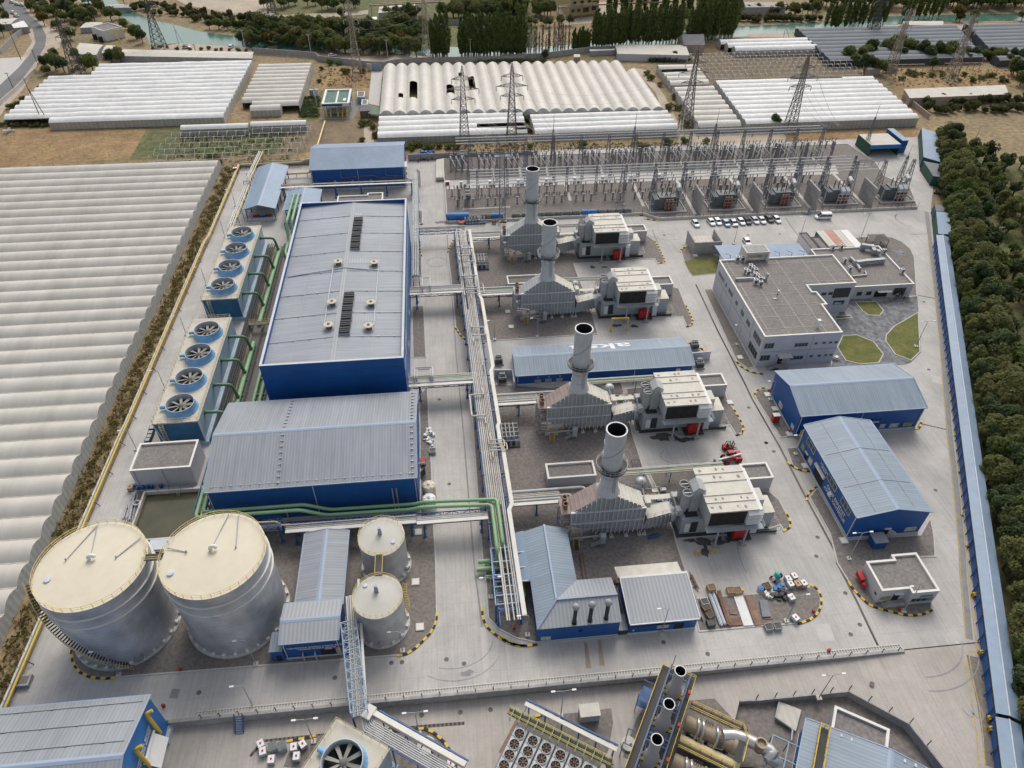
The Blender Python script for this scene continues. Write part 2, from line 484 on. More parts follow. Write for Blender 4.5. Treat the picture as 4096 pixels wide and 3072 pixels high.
def ltr(txt,parent,size,loc,rot,m_,align='CENTER',squash=1.0,name='lettering'):
 cu=bpy.data.curves.new('lettering','FONT')
 cu.body=txt;cu.size=size;cu.align_x=align;cu.align_y='CENTER';cu.extrude=0.01;cu.offset=size*0.018
 cu.space_line=0.95
 cu.materials.append(MAT[m_])
 tmp=bpy.data.objects.new('lettering',cu)
 COL.objects.link(tmp)
 dg=bpy.context.evaluated_depsgraph_get()
 me=bpy.data.meshes.new_from_object(tmp.evaluated_get(dg))
 bpy.data.objects.remove(tmp)
 o=bpy.data.objects.new(name,me)
 COL.objects.link(o)
 mtx=Matrix.Translation(loc)@rot.to_4x4()@Matrix.Diagonal((squash,1,1,1))
 o.parent=parent
 o.matrix_basis=rm_(parent).inverted()@mtx if parent is not None else mtx
 return o
def ar(right,up):
 r,u=V(right).normalized(),V(up).normalized()
 n=r.cross(u)
 return Matrix((r,u,n)).transposed()
def inset(P,d):
 """offset a polygon inwards by d (mitred)"""
 n=len(P)
 if sum(P[i][0]*P[(i+1)%n][1]-P[(i+1)%n][0]*P[i][1]for i in range(n))<0:
  P=P[::-1]
 out=[]
 for i in range(n):
  a,b,c=V(P[i-1]),V(P[i]),V(P[(i+1)%n])
  e1,e2=(b-a).normalized(),(c-b).normalized()
  n1,n2=V((-e1.y,e1.x)),V((-e2.y,e2.x))
  k=1+n1.dot(n2)
  q_=b+(n1+n2)*(d/max(k,0.2))
  out.append((q_.x,q_.y))
 return P,out
def zl(x):
 pts=[(-200,-1.7),(-45,-1.7),(0,-1.9),(30,-1.7),(52,-1.0),(77,-0.02),(400,-0.02)]
 for(a,za),(b,zb)in zip(pts,pts[1:]):
  if x<=b:
   return za+(zb-za)*(x-a)/(b-a)
 return 0.0
def gs(name,P,z,m_,kind='structure'):
 mb=MB();mb.sheet(P,z)
 o=mb.bd(name,m_);o['kind']=kind
 return o
ept0=lambda y,o:(EX(y)+o*.893,y-o*.45)
EX=lambda y:85.8+0.504*(y-43.6)
gs('ground',[(-900,-60),(-78.6,-60),(-78.6,56.2),(EX(56.2)+.7,56.2),(EX(-60)+.7,-60),(900,-60),(900,1100),(-900,1100)],-0.16,'soil')
gs('pavement',[(-77.4,56.6),(EX(56.6)+1,56.6),(EX(205)+1,205),(171,213),(188,240),(204,274),(0,274),(0,268.6),(-76.2,268.6)],0.0,'concrete')
PIT=PL(3,3,[(-80,1105),(50,1102),(790,1042),(1275,1312),(1560,1680)],-1.0)
from mathutils.geometry import delaunay_2d_cdt
low=MB()
LP=[(-78.6,56.4),(-30,56.4),(0,56.4),(30,56.4),(52,56.4),(77,56.4),(EX(56.4)+.9,56.4),(EX(20)+.9,20)]+[(PIT[4][0],PIT[4][1])]+PIT[3:0:-1]+[(PIT[0][0],PIT[0][1]),(36,36),(30,20),(0,20),(-30,20),(-78.6,20)]
grid_=[(x,y)for x in range(-76,78,3)for y in range(22,56,8)]
cd=delaunay_2d_cdt([V(p)for p in LP+grid_],[],[list(range(len(LP)))],1,1e-4)
low.add([(p.x,p.y,zl(p.x))for p in cd[0]],cd[2])
st_(low.bd('lower_road','concrete_low'))
gs('yard',[(-60,10),(100,10),(100,54),(-60,54)],-2.3,'gravel')
def il(P,name='gravel_bed',z=0.13,base=0.0,m_='gravel',kerb=True):
 P0,P1=inset(P,0.28)
 mb=MB()
 n=len(P0)
 if kerb:
  vs=[(x,y,base)for x,y in P0]+[(x,y,base+z)for x,y in P0]+[(x,y,base+z)for x,y in P1]
  mb.add(vs,[(i,(i+1)%n,n+(i+1)%n,n+i)for i in range(n)]+[(n+i,n+(i+1)%n,2*n+(i+1)%n,2*n+i)for i in range(n)])
  mb.m=1
  mb.sheet(P1,base+z-0.02)
  o=mb.bd(name,['kerb',m_])
 else:
  mb.sheet(P0,base+z)
  o=mb.bd(name,m_)
 return st_(o)
def sk_(pts,z=0.0):
 """kerb stones painted yellow and black in turn along a line"""
 mb=MB()
 pts=[V((p[0],p[1],0))for p in pts]
 d=0;k=0;L_=0.85
 samples=[]
 tot=0
 for a,b in zip(pts,pts[1:]):
  samples.append((tot,a,b));tot+=(b-a).length
 def at(s_):
  for t0,a,b in samples:
   l=(b-a).length
   if s_<=t0+l+1e-6:
    return a+(b-a)*((s_-t0)/l)
  return pts[-1]
 n=max(2,int(tot/L_))
 for i in range(n):
  a,b=at(tot*i/n),at(tot*(i+1)/n)
  dr=(b-a)
  if dr.length<1e-4:continue
  dr.normalize();nr=V((-dr.y,dr.x,0))*0.2
  mb.m=i%2
  mb.pr_([(q.x,q.y)for q in(a-nr,b-nr,b+nr,a+nr)],z,z+0.2)
 o=mb.bd('kerb',['kerb_yellow','kerb_black'])
 return st_(o)
rd=lambda y:-5.6+(y-95)*-0.004
il(PL(0,3,[(585,665),(575,740),(592,820),(640,882),(720,925),(830,936),(935,930)])+PL(1,3,[(0,843),(780,783),(1185,752),(1260,738),(1330,692),(1400,625),(1460,560),(1495,490),(1508,400),(1500,0)])+PL(1,2,[(1480,1165),(1462,700),(1440,330),(1430,80)])+[(-9.0,132.2),(-9.0,94),(-52.5,94),(-52.5,107.5),(-69.8,107.5),(-70.8,84),(-71.5,72)])
il(PL(1,1,[(1300,955),(1400,950),(1420,1370),(1308,1372)]))
il(PL(1,1,[(1300,720),(1385,715),(1382,560),(1362,470),(1345,440),(1296,440)]))
il(PL(1,1,[(1340,180),(1388,190),(1390,290),(1340,292)]))
il(PL(1,0,[(1335,1352),(1375,1380),(1382,1500),(1342,1512)]))
il(PL(1,1,[(1645,410),(1612,470),(1590,525),(1596,600),(1612,720),(1640,1000),(1650,1120),(1690,1185),(1735,1225),(1900,1240)])+PL(2,1,[(0,1232),(600,1192),(790,1180),(765,1085),(700,880),(640,740),(595,615),(1240,575),(1265,612),(1325,604),(1318,570),(1270,480),(1240,425),(1185,386),(1150,330),(480,360)])+PL(1,1,[(1790,440)]))
il(PL(2,1,[(1400,802),(1440,812),(1490,940),(1552,1075),(1542,1105),(1500,1122),(1465,1042),(1390,1040),(900,1060),(860,1000),(1180,800)]))
il(PL(1,2,[(1770,60),(1795,500),(1830,1000),(1868,1500)])+PL(1,3,[(1885,60),(1912,450),(2000,540),(2140,612)])+[(12.5,63.9),(28,63.9),(41.2,70)]+PL(2,2,[(1505,1600),(1415,1325),(1400,1250),(1155,742),(1065,466),(990,100),(960,20)])+[(24.0,132.2)])
il(PL(2,2,[(1420,1252),(1172,745),(1520,742),(1860,900)])+PL(3,2,[(165,945),(240,1010),(285,1100),(325,1190),(325,1230),(268,1262),(245,1216)])+PL(2,2,[(2080,1268),(1430,1320)]))
il(PL(2,2,[(1082,462),(1010,110),(1350,80),(1800,82),(1830,190),(1870,260),(1930,360),(1960,430),(1945,470),(1898,488),(1850,408)]))
il(PL(3,3,[(480,178),(530,205),(560,240),(575,300),(572,360),(540,420),(480,465),(385,498),(0,525)])+PL(2,3,[(1840,540),(1600,562),(1560,420),(1500,290),(2000,252)])+PL(3,3,[(100,247),(300,207),(470,195)]))
il(PL(3,2,[(475,985),(540,905),(560,930),(780,1330),(1370,1290),(1455,1150),(1490,1300),(1500,1470),(1330,1476)])+PL(3,3,[(1400,20),(1480,180),(1470,330),(1470,385),(1400,420),(1320,430),(1240,425),(1150,402),(1050,377),(965,347),(900,290),(830,215),(795,160),(702,10)])+PL(3,2,[(640,1280),(540,1100)]))
il(PL(3,2,[(150,115),(95,112),(55,130),(36,160),(42,187),(245,510),(350,492),(165,150)]))
il(PL(3,2,[(290,590),(390,580),(492,782),(410,770),(340,735)]))
il(PL(3,2,[(1376,365),(1384,400),(1362,432),(1325,438)]))
il(PL(2,1,[(1635,820),(1705,815),(2048,1445),(1995,1462),(1900,1395)]))
il(PL(2,1,[(1450,500),(1480,475),(1530,465),(1770,560),(1765,690),(1550,710),(1520,680),(1480,600)]))
il(PL(3,1,[(840,405),(1000,395),(1140,400),(1230,440),(1300,500),(1330,570),(1350,880),(1285,872),(1050,490),(900,470)]))
il(PL(3,1,[(1140,500),(1230,497),(1275,550),(1150,553)]),'path',0.15,m_='paver',kerb=False)
il(PL(3,1,[(1160,590),(1205,587),(1255,638),(1190,640)]),'path',0.15,m_='paver',kerb=False)
il(PL(3,1,[(780,905),(1350,882),(1360,1000),(1380,1330),(1300,1412),(1240,1432),(660,1450),(700,1050)]),'path',0.05,m_='paver',kerb=False)
for P in([(845,925),(1020,922),(1080,995),(1050,1037),(960,1035),(905,1000)],[(1360,1005),(1375,1330),(1300,1400),(1170,1350),(1090,1240),(1095,1190),(1160,1120)],[(700,1290),(745,1195),(860,1190),(1000,1245),(1080,1350),(1040,1420),(890,1430),(770,1400)],[(680,1035),(810,1032),(830,1055),(690,1064)]):
 il(PL(3,1,P),'lawn',0.12,0.04,'lawn')
il(PL(2,1,[(1482,598),(1560,575),(1765,572),(1762,688),(1550,708),(1522,678)]),'lawn',0.15,m_='lawn',kerb=False)
for c,r,P in((0,3,[(582,670),(575,740),(592,820),(640,882),(720,925),(830,936),(935,930)]),(1,3,[(1185,752),(1260,738),(1330,692),(1400,625),(1460,560),(1495,490),(1508,400)]),(1,3,[(1866,360),(1872,450),(1905,520),(1970,580),(2060,640),(2140,668),(2212,672)]),(2,3,[(0,598),(60,640),(130,665),(210,673),(300,662)]),(3,3,[(480,178),(530,205),(560,240),(575,300),(572,360),(540,420),(480,465),(385,498)]),(3,3,[(795,160),(830,215),(900,290),(965,347),(1050,377),(1150,402),(1240,425),(1320,430),(1400,420),(1470,385)]),(3,2,[(150,110),(95,108),(55,128),(34,160),(42,187)]),(3,2,[(300,702),(340,738),(410,773),(492,780)]),(3,2,[(455,1015),(460,980),(490,935),(540,905)]),(3,2,[(1376,365),(1384,400),(1362,432),(1330,436)]),(2,1,[(1890,1390),(1935,1440),(2010,1485),(2115,1503)]),(2,2,[(1870,262),(1930,362),(1960,430),(1945,470),(1898,488)]),(3,2,[(285,1100),(325,1190),(325,1230),(268,1262)]),(2,1,[(1240,425),(1270,480),(1318,570),(1325,604),(1265,614)]),(2,1,[(1490,940),(1552,1075),(1542,1107),(1500,1122)]),(1,1,[(1345,438),(1362,470),(1380,555)]),(1,1,[(1642,415),(1612,470),(1590,525)]),(1,1,[(1646,1120),(1690,1188),(1735,1227)]),(2,1,[(1500,475),(1460,495),(1448,520)]),(2,1,[(1500,1245),(1580,1275),(1640,1310),(1680,1350)])):
 sk_(PL(c,r,P))
for P in([(1100,1360),(1400,1336),(1480,1370),(1560,1440),(1620,1530),(1652,1653)],[(300,1440),(360,1430),(530,1395)]):
 sk_([A(1,3,x,y,-1.8)for x,y in P],-1.78)
sk_([A(2,3,x,y,-1.8)for x,y in((280,1240),(340,1225),(372,1219))],-1.78)
for c,P in((1,[(270,1640),(340,1450),(530,1395),(620,1385),(560,1480),(450,1653)]),(1,[(1100,1362),(1400,1338),(1480,1370),(1560,1440),(1620,1530),(1652,1653),(900,1653)]),(2,[(250,1240),(640,1205),(895,1172),(910,1290),(870,1510),(800,1653),(0,1653),(130,1290)]),(2,[(1175,1142),(1720,1102),(1900,1300),(2100,1653),(1200,1653),(990,1562),(1050,1380),(1100,1250)])):
 q_=inset([A(c,3,x,y,-1.7)for x,y in P],0)[0];mb=MB();mb.add([(x,y,zl(x)+.06)for x,y in q_],[list(range(len(q_)))]);st_(mb.bd('gravel_bed','gravel'))
def strip(pts,wd,name,m_,z=0.006):
 mb=MB()
 pts=[V((p[0],p[1],0))for p in pts]
 L,Rr=[],[]
 for i,p in enumerate(pts):
  t=(pts[min(i+1,len(pts)-1)]-pts[max(i-1,0)]).normalized()
  nrm=V((-t.y,t.x,0))*wd/2
  L.append(p+nrm);Rr.append(p-nrm)
 for i in range(len(pts)-1):
  zz=[z(q.x)if callable(z)else z for q in(L[i],L[i+1],Rr[i+1],Rr[i])]
  q=(Rr[i],Rr[i+1],L[i+1],L[i])
  zz=[z(k.x)if callable(z)else z for k in q]
  mb.add([(k.x,k.y,h)for k,h in zip(q,zz)],[(0,1,2,3)])
 return st_(mb.bd(name,m_))
strip(PL(3,1,[(1432,370),(1450,560),(1475,760),(1500,980),(1530,1250),(1555,1610)])+PL(3,2,[(1590,430),(1640,900),(1690,1400)])+PL(3,3,[(1700,100),(1740,560),(1745,620)]),0.18,'road_marking','paint_yellow')
strip(PL(3,1,[(1500,470),(1545,860),(1580,1200),(1605,1560)])+PL(3,2,[(1650,430),(1700,900),(1745,1400)])+PL(3,3,[(1760,100),(1800,450),(1838,730),(1762,712)]),0.18,'road_marking','paint_yellow')
strip(PL(3,3,[(1705,690),(1760,950),(1800,1180),(1830,1400),(1850,1659)],),0.16,'road_marking','paint_yellow',0.008)
strip(PL(3,3,[(1765,730),(1800,950),(1850,1150),(1880,1400),(1900,1659)]),0.16,'road_marking','paint_yellow',0.008)
strip(PL(3,1,[(1425,195),(1450,400),(1490,700),(1520,960),(1575,1500)])+PL(3,2,[(1605,430),(1660,900),(1710,1400)])+PL(3,3,[(1720,100),(1770,620)]),1.3,'road_strip','ptd',0.004)
strip(PL(3,3,[(1810,760),(1850,930),(1900,1150),(1940,1400),(1970,1659)]),2.6,'road_strip','gravel',0.004)
strip(PL(3,1,[(1290,380),(1432,373)]),0.35,'drain_channel','ptd');strip(PL(3,1,[(1355,870),(1490,895)]),0.35,'drain_channel','grate')
strip(PL(3,2,[(1390,395),(1585,440)]),0.35,'drain_channel','grate')
strip(PL(3,1,[(285,245),(420,435)]),0.4,'drain_channel','ptd')
strip(PL(2,1,[(1225,340),(1300,530)]),0.4,'drain_channel','ptd');strip(PL(2,1,[(1575,780),(1750,1150),(1960,1560)])+PL(3,2,[(15,190),(240,580),(430,950),(780,1600)])+PL(3,3,[(700,0),(870,330),(1035,675)]),0.45,'drain_channel','grate')
strip(PL(1,1,[(1585,380),(1600,600),(1635,1000),(1660,1370)])+PL(1,2,[(1680,70),(1720,500),(1760,1000),(1810,1600)])+PL(1,3,[(1840,300),(1865,520),(1900,935)]),0.35,'drain_channel','ptd')
strip(PL(1,3,[(1872,520),(1902,935)]),0.9,'drain_channel','patch',0.008)
strip([A(1,3,x,y,-1.75)for x,y in((110,1435),(400,1405),(620,1383))],0.45,'drain_channel','grate',lambda x:zl(x)+0.01)
strip([A(1,3,x,y,-1.85)for x,y in((1080,1350),(1400,1318),(1725,1292))],0.55,'drain_channel','grate',lambda x:zl(x)+0.01)
strip([A(2,3,x,y,-1.85)for x,y in((150,1245),(70,1400),(0,1530))],0.5,'drain_channel','rust',lambda x:zl(x)+0.01)
strip([A(1,3,x,y,-1.75)for x,y in((110,1435),(0,1560))],0.5,'drain_channel','grate',lambda x:zl(x)+0.012)
def blob(c,r,x,y,rx,ry,m_,z=0.012,name='stain',n=22,seed=0,rough=0.35):
 cx,cy=A(c,r,x,y,z)
 rnd=random.Random(seed+int(x)*7+int(y))
 ph=[rnd.random()*6.28 for _ in range(4)]
 P=[]
 for i in range(n*2):
  a=pi*i/n
  k=1+rough*(0.5*sin(2*a+ph[0])+0.35*sin(3*a+ph[1])+0.3*sin(5*a+ph[2])+0.25*sin(9*a+ph[3]))
  P.append((cx+rx*k*cos(a),cy+ry*k*sin(a)))
 return gs(name,P,z,m_)
for a in((2,2,1330,500,3.2,1.3),(2,2,1500,520,2.0,0.7),(2,2,1640,1340,1.6,1.2),(2,2,1790,1330,2.3,1.0),(2,2,1530,1330,1.2,0.5),(2,2,1650,1420,0.8,1.2),(2,1,940,1110,1.2,0.7),(2,1,1080,1115,1.2,0.6),(2,1,745,640,0.9,0.7),(2,1,840,640,0.8,0.5)):
 blob(*a,'stain')
blob(1,1,1545,280,2.2,1.0,'stain',0.01);blob(1,3,1745,890,1.2,0.5,'ptd',0.02)
for x,y in((690,760),(800,740)):
 P=[A(2,3,x-12,y-115),A(2,3,x+10,y-115),A(2,3,x+45,y+90),A(2,3,x+0,y+90)]
 gs('stain',P,0.009,'stb')
for c,r,P in((0,3,[(1385,1015),(1450,1018),(1425,1095),(1360,1090)]),):
 gs('road_patch',PL(c,r,P),0.01,'ptd')
for c,r,P in((3,1,[(1455,1505),(1540,1530),(1555,1590),(1475,1570)]),(3,3,[(520,500),(640,490),(690,630),(570,640)])):
 gs('road_patch',PL(c,r,P),0.009,'patch')
for a in((0,3,1720,1215,2.2,0.7),(0,3,1930,1240,2.0,0.8),(1,3,100,1210,1.2,0.8),(1,3,190,1180,0.6,0.9)):
 cx,cy=A(a[0],a[1],a[2],a[3],-1.7)
 P=[(cx+a[4]*cos(t)*(1+0.3*sin(3*t)),cy+a[5]*sin(t)*(1+0.25*sin(4*t+1)))for t in[6.2832*i/30 for i in range(30)]]
 gs('stain',P,zl(cx)+0.012,'stb')
n=0
for c,r,x,y,lo in((1,2,1522,197,0),(1,2,1602,877,0),(1,3,1137,807,0),(1,3,1222,802,0),(1,3,1580,780,0),(1,3,1722,814,0),(1,3,1380,1227,1),(1,3,1692,1203,1),(1,3,1935,1182,1),(1,3,682,927,0),(0,3,1600,1047,0),(2,3,1315,642,0),(2,3,1670,736,0),(3,3,770,247,0),(3,3,886,502,0),(3,3,813,580,0),(3,3,985,978,0),(3,2,535,1463,0),(3,2,545,1310,0),(3,2,1498,930,0),(3,2,130,548,0),(3,2,192,618,0),(2,1,1995,382,0),(2,1,1320,385,0),(2,2,2000,262,0),(2,2,2140,545,0),(3,1,240,376,0),(3,1,1405,924,0),(3,1,1443,1470,0)):
 x_,y_=A(c,r,x,y,-1.8 if lo else 0)
 mb=MB();z_=zl(x_)+0.014 if lo else 0.014
 mb.disc(0,0,0,0.42,16);mb.disc(0,0,0.004,0.33,16)
 o=mb.bd('manhole_cover','iron');o.location=(x_,y_,z_)
 tag(o,'round iron manhole cover set flush in the concrete road','manhole cover','manhole covers in the plant roads')
RV=PL(0,0,[(560,-260),(880,-60),(985,60),(1120,112),(1250,165),(1400,195),(1600,250),(1900,290),(2200,340)])+PL(1,0,[(600,350),(1180,375),(1620,375),(2212,385)])+PL(2,0,[(420,370),(900,330),(1880,205)])+PL(3,0,[(0,208),(560,180),(1100,132),(1500,118),(2150,108),(2600,100)])+PL(3,0,[(2600,165),(2150,165),(1500,172),(1100,200),(560,245),(0,290)])+PL(2,0,[(1880,300),(900,400),(330,455),(0,468)])+PL(1,0,[(1620,475),(1180,420),(600,400)])+PL(0,0,[(2200,395),(1880,375),(1450,345),(1210,360),(1150,240),(1000,150),(900,90),(640,10),(300,-200)])
gs('river',RV,-0.10,'water')
RD=PL(0,0,[(-60,-60),(40,10),(100,20),(190,45),(235,120),(330,200),(372,290),(362,370),(280,500),(120,710),(0,850),(-260,1150),(-260,900),(0,680),(150,540),(235,440),(285,340),(262,230),(160,160),(50,90),(-60,20)])
gs('road',RD,-0.12,'asphalt')
gs('road_verge',PL(0,0,[(100,0),(200,30),(260,110),(370,190),(500,300),(480,380),(380,420),(300,520),(180,720),(60,850),(-100,1050),(0,850),(150,500),(260,330),(200,220),(60,130)]),-0.14,'dirt')
gs('road_verge',PL(0,0,[(-40,470),(205,455),(170,520),(60,640),(-60,720)]),-0.13,'patch')
gs('field',PL(0,0,[(-300,1030),(1180,1035),(1060,1275),(-300,1350)]),-0.13,'dry_field')
gs('field',PL(0,0,[(1180,1035),(2300,1000),(2240,1240),(1040,1285)]),-0.125,'green_ground')
gs('field',PL(1,0,[(370,1000),(910,975),(905,1150),(290,1250)]),-0.12,'plough')
gs('field',PL(1,0,[(110,1270),(510,1210),(505,1160),(300,1210)]),-0.128,'dry_field')
gs('field',PL(1,0,[(555,600),(700,540),(975,570),(960,700),(560,715)]),-0.12,'dry_field')
gs('field',PL(1,0,[(480,780),(590,720),(545,960),(390,985)]),-0.11,'lawn')
gs('path',PL(1,0,[(978,572),(1066,572),(1040,850),(950,830)]),-0.11,'patch')
gs('path',PL(0,0,[(1200,400),(1450,345),(1900,372),(2200,400),(2200,430),(1200,430)]),-0.09,'dirt')
gs('path',PL(1,0,[(0,400),(500,425),(950,450),(1180,440),(1700,470),(1700,495),(900,490),(500,470),(0,432)]),-0.085,'dirt')
gs('field',PL(2,0,[(1450,1080),(2300,1070),(2300,1180),(1400,1210)]),-0.12,'dirt')
gs('field',PL(3,0,[(0,1070),(1370,1030),(1380,1110),(800,1110),(700,1190),(0,1180)]),-0.125,'dry_field')
gs('field',PL(3,0,[(640,405),(830,560),(920,632),(-700,640),(-800,400)]),-0.1,'plough')
gs('path',PL(2,0,[(1060,540),(1170,560),(1320,760),(1480,1080),(1380,1080),(1250,740)]),-0.09,'dirt')
gs('field',PL(3,0,[(1100,590),(1500,540),(2212,560),(2300,680),(1300,720),(1380,960),(1230,800)]),-0.13,'dry_field')
gs('path',PL(3,0,[(-20,270),(560,270),(1100,200),(1700,190),(2212,185),(2212,215),(1700,240),(1200,260),(560,300),(-20,300)]),-0.09,'dirt')
gs('field',PL(1,0,[(300,-60),(2300,-60),(2300,380),(1200,375),(300,330),(-100,290),(-300,150),(0,100)]),-0.14,'green_ground')
gs('path',PL(1,0,[(-20,-40),(120,60),(200,120),(700,100),(950,80),(950,110),(700,135),(200,160),(-40,130)]),-0.10,'dirt')
gs('field',PL(0,0,[(1320,-60),(2212,-20),(2150,80),(1900,110),(1500,40)]),-0.13,'dirt')
gs('path',PL(2,0,[(420,20),(1060,10),(1060,160),(520,200)]),-0.1,'dirt')
gs('path',PL(1,0,[(920,960),(960,955),(1000,1140),(915,1150)]),-0.1,'dirt')
gs('field',[ept0(y,o)for y,o in((20,3.5),(262,3.5),(262,95),(20,95))],-0.14,'green_ground')
for c,r,x,y,rx_,ry_,a0,a1 in((3,1,1260,260,3.2,4.2,1.9,4.6),(3,1,1290,265,4.6,5.2,1.9,4.4),(3,3,1300,620,9,7,4.6,6.1),(3,3,1330,640,11,9,4.5,6.0),(3,3,1480,700,2,12,4.2,5.3),(3,3,1550,720,2,12,4.2,5.3),(1,1,1500,600,3.2,3.0,0,5.4),(1,1,1500,600,2.7,2.5,.5,6.0),(1,3,1640,640,7,5,4.3,6.2),(1,3,1660,690,8,6,4.0,5.9),(2,1,1330,330,6,4,3.3,5.4),(2,1,1350,360,7,5,3.3,5.2),(2,2,1500,640,6,3,2.5,5.5),(3,2,130,1500,5,9,1.2,3.4)):
 q_=A(c,r,x,y);strip([(q_[0]+rx_*cos(a0+(a1-a0)*k/14),q_[1]+ry_*sin(a0+(a1-a0)*k/14))for k in range(15)],.22,'tyre_mark','apron',0.011)
def wq(parent,name,m_,plane,v,a0,a1,z0,z1,out,depth=0.06,label=None):
 """a flat piece on a wall: plane 'X' or 'Y' at coordinate v, standing out by depth towards out (+1/-1)"""
 mb=MB()
 lo,hi=sorted((v,v+out*depth))
 a0,a1=sorted((a0,a1));z0,z1=sorted((z0,z1))
 if plane=='X':
  mb.box(lo,hi,a0,a1,z0,z1)
 else:
  mb.box(a0,a1,lo,hi,z0,z1)
 o=wp(mb,name,m_,parent)
 if label:o['label']=label
 return o
def wn(parent,plane,v,a0,a1,z0,z1,out,bars=1,fm='gtw'):
 a0,a1=sorted((a0,a1));z0,z1=sorted((z0,z1))
 f=MB();t=0.09
 def bx(p0,p1,q0,q1,d=0.07):
  lo,hi=sorted((v,v+out*d))
  f.box(lo,hi,p0,p1,q0,q1)if plane=='X' else f.box(p0,p1,lo,hi,q0,q1)
 bx(a0-t,a1+t,z0-t,z0);bx(a0-t,a1+t,z1,z1+t);bx(a0-t,a0,z0,z1);bx(a1,a1+t,z0,z1)
 for i in range(1,bars+1):
  c=a0+(a1-a0)*i/(bars+1)
  bx(c-0.04,c+0.04,z0,z1,0.055)
 w_=wp(f,'window',fm,parent)
 g=MB();lo,hi=sorted((v,v+out*0.035))
 g.box(lo,hi,a0,a1,z0,z1)if plane=='X' else g.box(a0,a1,lo,hi,z0,z1)
 wp(g,'pane','glass',w_)
 return w_
def gb(name,label,cat,X0,X1,Y0,Y1,eave,ridge,axis='X',roof='roof_blue',wall='wbl',z0=0.0,over=0.25,cap='tbl',plinth=True,group=None,ridge_at=0.5,downpipes=True,open_=False,eave2=None):
 cx,cy=(X0+X1)/2,(Y0+Y1)/2
 t=th_(name,label,cat,(cx,cy,z0),0,group)
 eave2=eave if eave2 is None else eave2
 if axis=='X':
  yr=Y0+(Y1-Y0)*ridge_at
  prof=[(Y0,z0),(Y0,eave),(yr,ridge),(Y1,eave2),(Y1,z0)]
  P3=lambda s,a,z:(s,a,z)
  S0,S1,A0,A1,AR=X0,X1,Y0,Y1,yr
 else:
  xr=X0+(X1-X0)*ridge_at
  prof=[(X0,z0),(X0,eave),(xr,ridge),(X1,eave2),(X1,z0)]
  P3=lambda s,a,z:(a,s,z)
  S0,S1,A0,A1,AR=Y0,Y1,X0,X1,xr
 if not open_:
  mb=MB()
  vs=[P3(S0,a,z-(0.03 if 0<i<4 else 0))for i,(a,z)in enumerate(prof)]+[P3(S1,a,z-(0.03 if 0<i<4 else 0))for i,(a,z)in enumerate(prof)]
  mb.add(vs,[(0,1,2,3,4),(9,8,7,6,5),(0,5,6,1),(3,8,9,4)])
  wp(mb,'wall',wall,t)
 else:
  n=max(2,int((S1-S0)/6)+1)
  for i in range(n):
   s_=S0+0.4+(S1-S0-0.8)*i/(n-1)
   for a in(A0+0.4,A1-0.4):
    mb=MB();p=P3(s_,a,0)
    mb.box(p[0]-0.14,p[0]+0.14,p[1]-0.14,p[1]+0.14,z0,eave-0.02)
    wp(mb,'post','rkb',t)
  mb=MB()
  for i in range(n):
   s_=S0+0.4+(S1-S0-0.8)*i/(n-1)
   mb.bar(P3(s_,A0+.4,eave-.15),P3(s_,AR,ridge-.25),.2);mb.bar(P3(s_,AR,ridge-.25),P3(s_,A1-.4,eave-.15),.2);mb.bar(P3(s_,A0+.4,eave-.3),P3(s_,A1-.4,eave-.3),.14)
  wp(mb,'truss','rkb',t)
 for k,(a,e)in enumerate(((A0,eave),(A1,eave2))):
  mb=MB()
  sg=-1 if a<AR else 1
  sl=(ridge-e)/abs(AR-a)
  ao,eo=a+sg*over,e-over*sl
  q=[P3(S0-over,ao,eo),P3(S1+over,ao,eo),P3(S1+over,AR,ridge),P3(S0-over,AR,ridge)]
  th=0.14
  up=[(x,y,z+th)for x,y,z in q]
  mb.add(q+up,[(0,1,2,3)[::-1],(4,5,6,7),(0,1,5,4),(1,2,6,5),(2,3,7,6),(3,0,4,7)])
  wp(mb,'roof',roof,t)
  g=MB()
  g.bar(P3(S0-over,ao+sg*0.1,eo+0.03),P3(S1+over,ao+sg*0.1,eo+0.03),0.2)
  for s_ in(S0-over,S1+over):
   g.bar(P3(s_,ao,eo+th),P3(s_,AR,ridge+th),0.17)
  wp(g,'gutter',cap,t)
  if downpipes and not open_:
   n=max(2,int((S1-S0)/14)+1)
   for i in range(n):
    s_=S0+0.3+(S1-S0-0.6)*i/(n-1)
    d=MB();d.bar(P3(s_,a+sg*0.12,z0),P3(s_,a+sg*0.12,e-0.1),0.14)
    wp(d,'downpipe','plinth',t)
 mb=MB()
 w_=0.45
 for sg,a,e in((-1,A0,eave),(1,A1,eave2)):
  sl=(ridge-e)/abs(AR-a)
  q=[P3(S0-over,AR,ridge+0.175),P3(S1+over,AR,ridge+0.175),P3(S1+over,AR+sg*w_,ridge+0.172-w_*sl),P3(S0-over,AR+sg*w_,ridge+0.172-w_*sl)]
  mb.add(q,[(0,1,2,3)if(sg<0)!=(axis=='X')else(0,3,2,1)])
 wp(mb,'ridge_cap',cap,t)
 if plinth and not open_:
  mb=MB()
  e_=0.06
  mb.box(X0-e_,X1+e_,Y0-e_,Y0+0.01,z0,z0+0.55);mb.box(X0-e_,X1+e_,Y1-0.01,Y1+e_,z0,z0+0.55)
  mb.box(X0-e_,X0+0.01,Y0+0.01,Y1-0.01,z0,z0+0.55);mb.box(X1-0.01,X1+e_,Y0+0.01,Y1-0.01,z0,z0+0.55)
  wp(mb,'plinth','plinth',t)
 return t
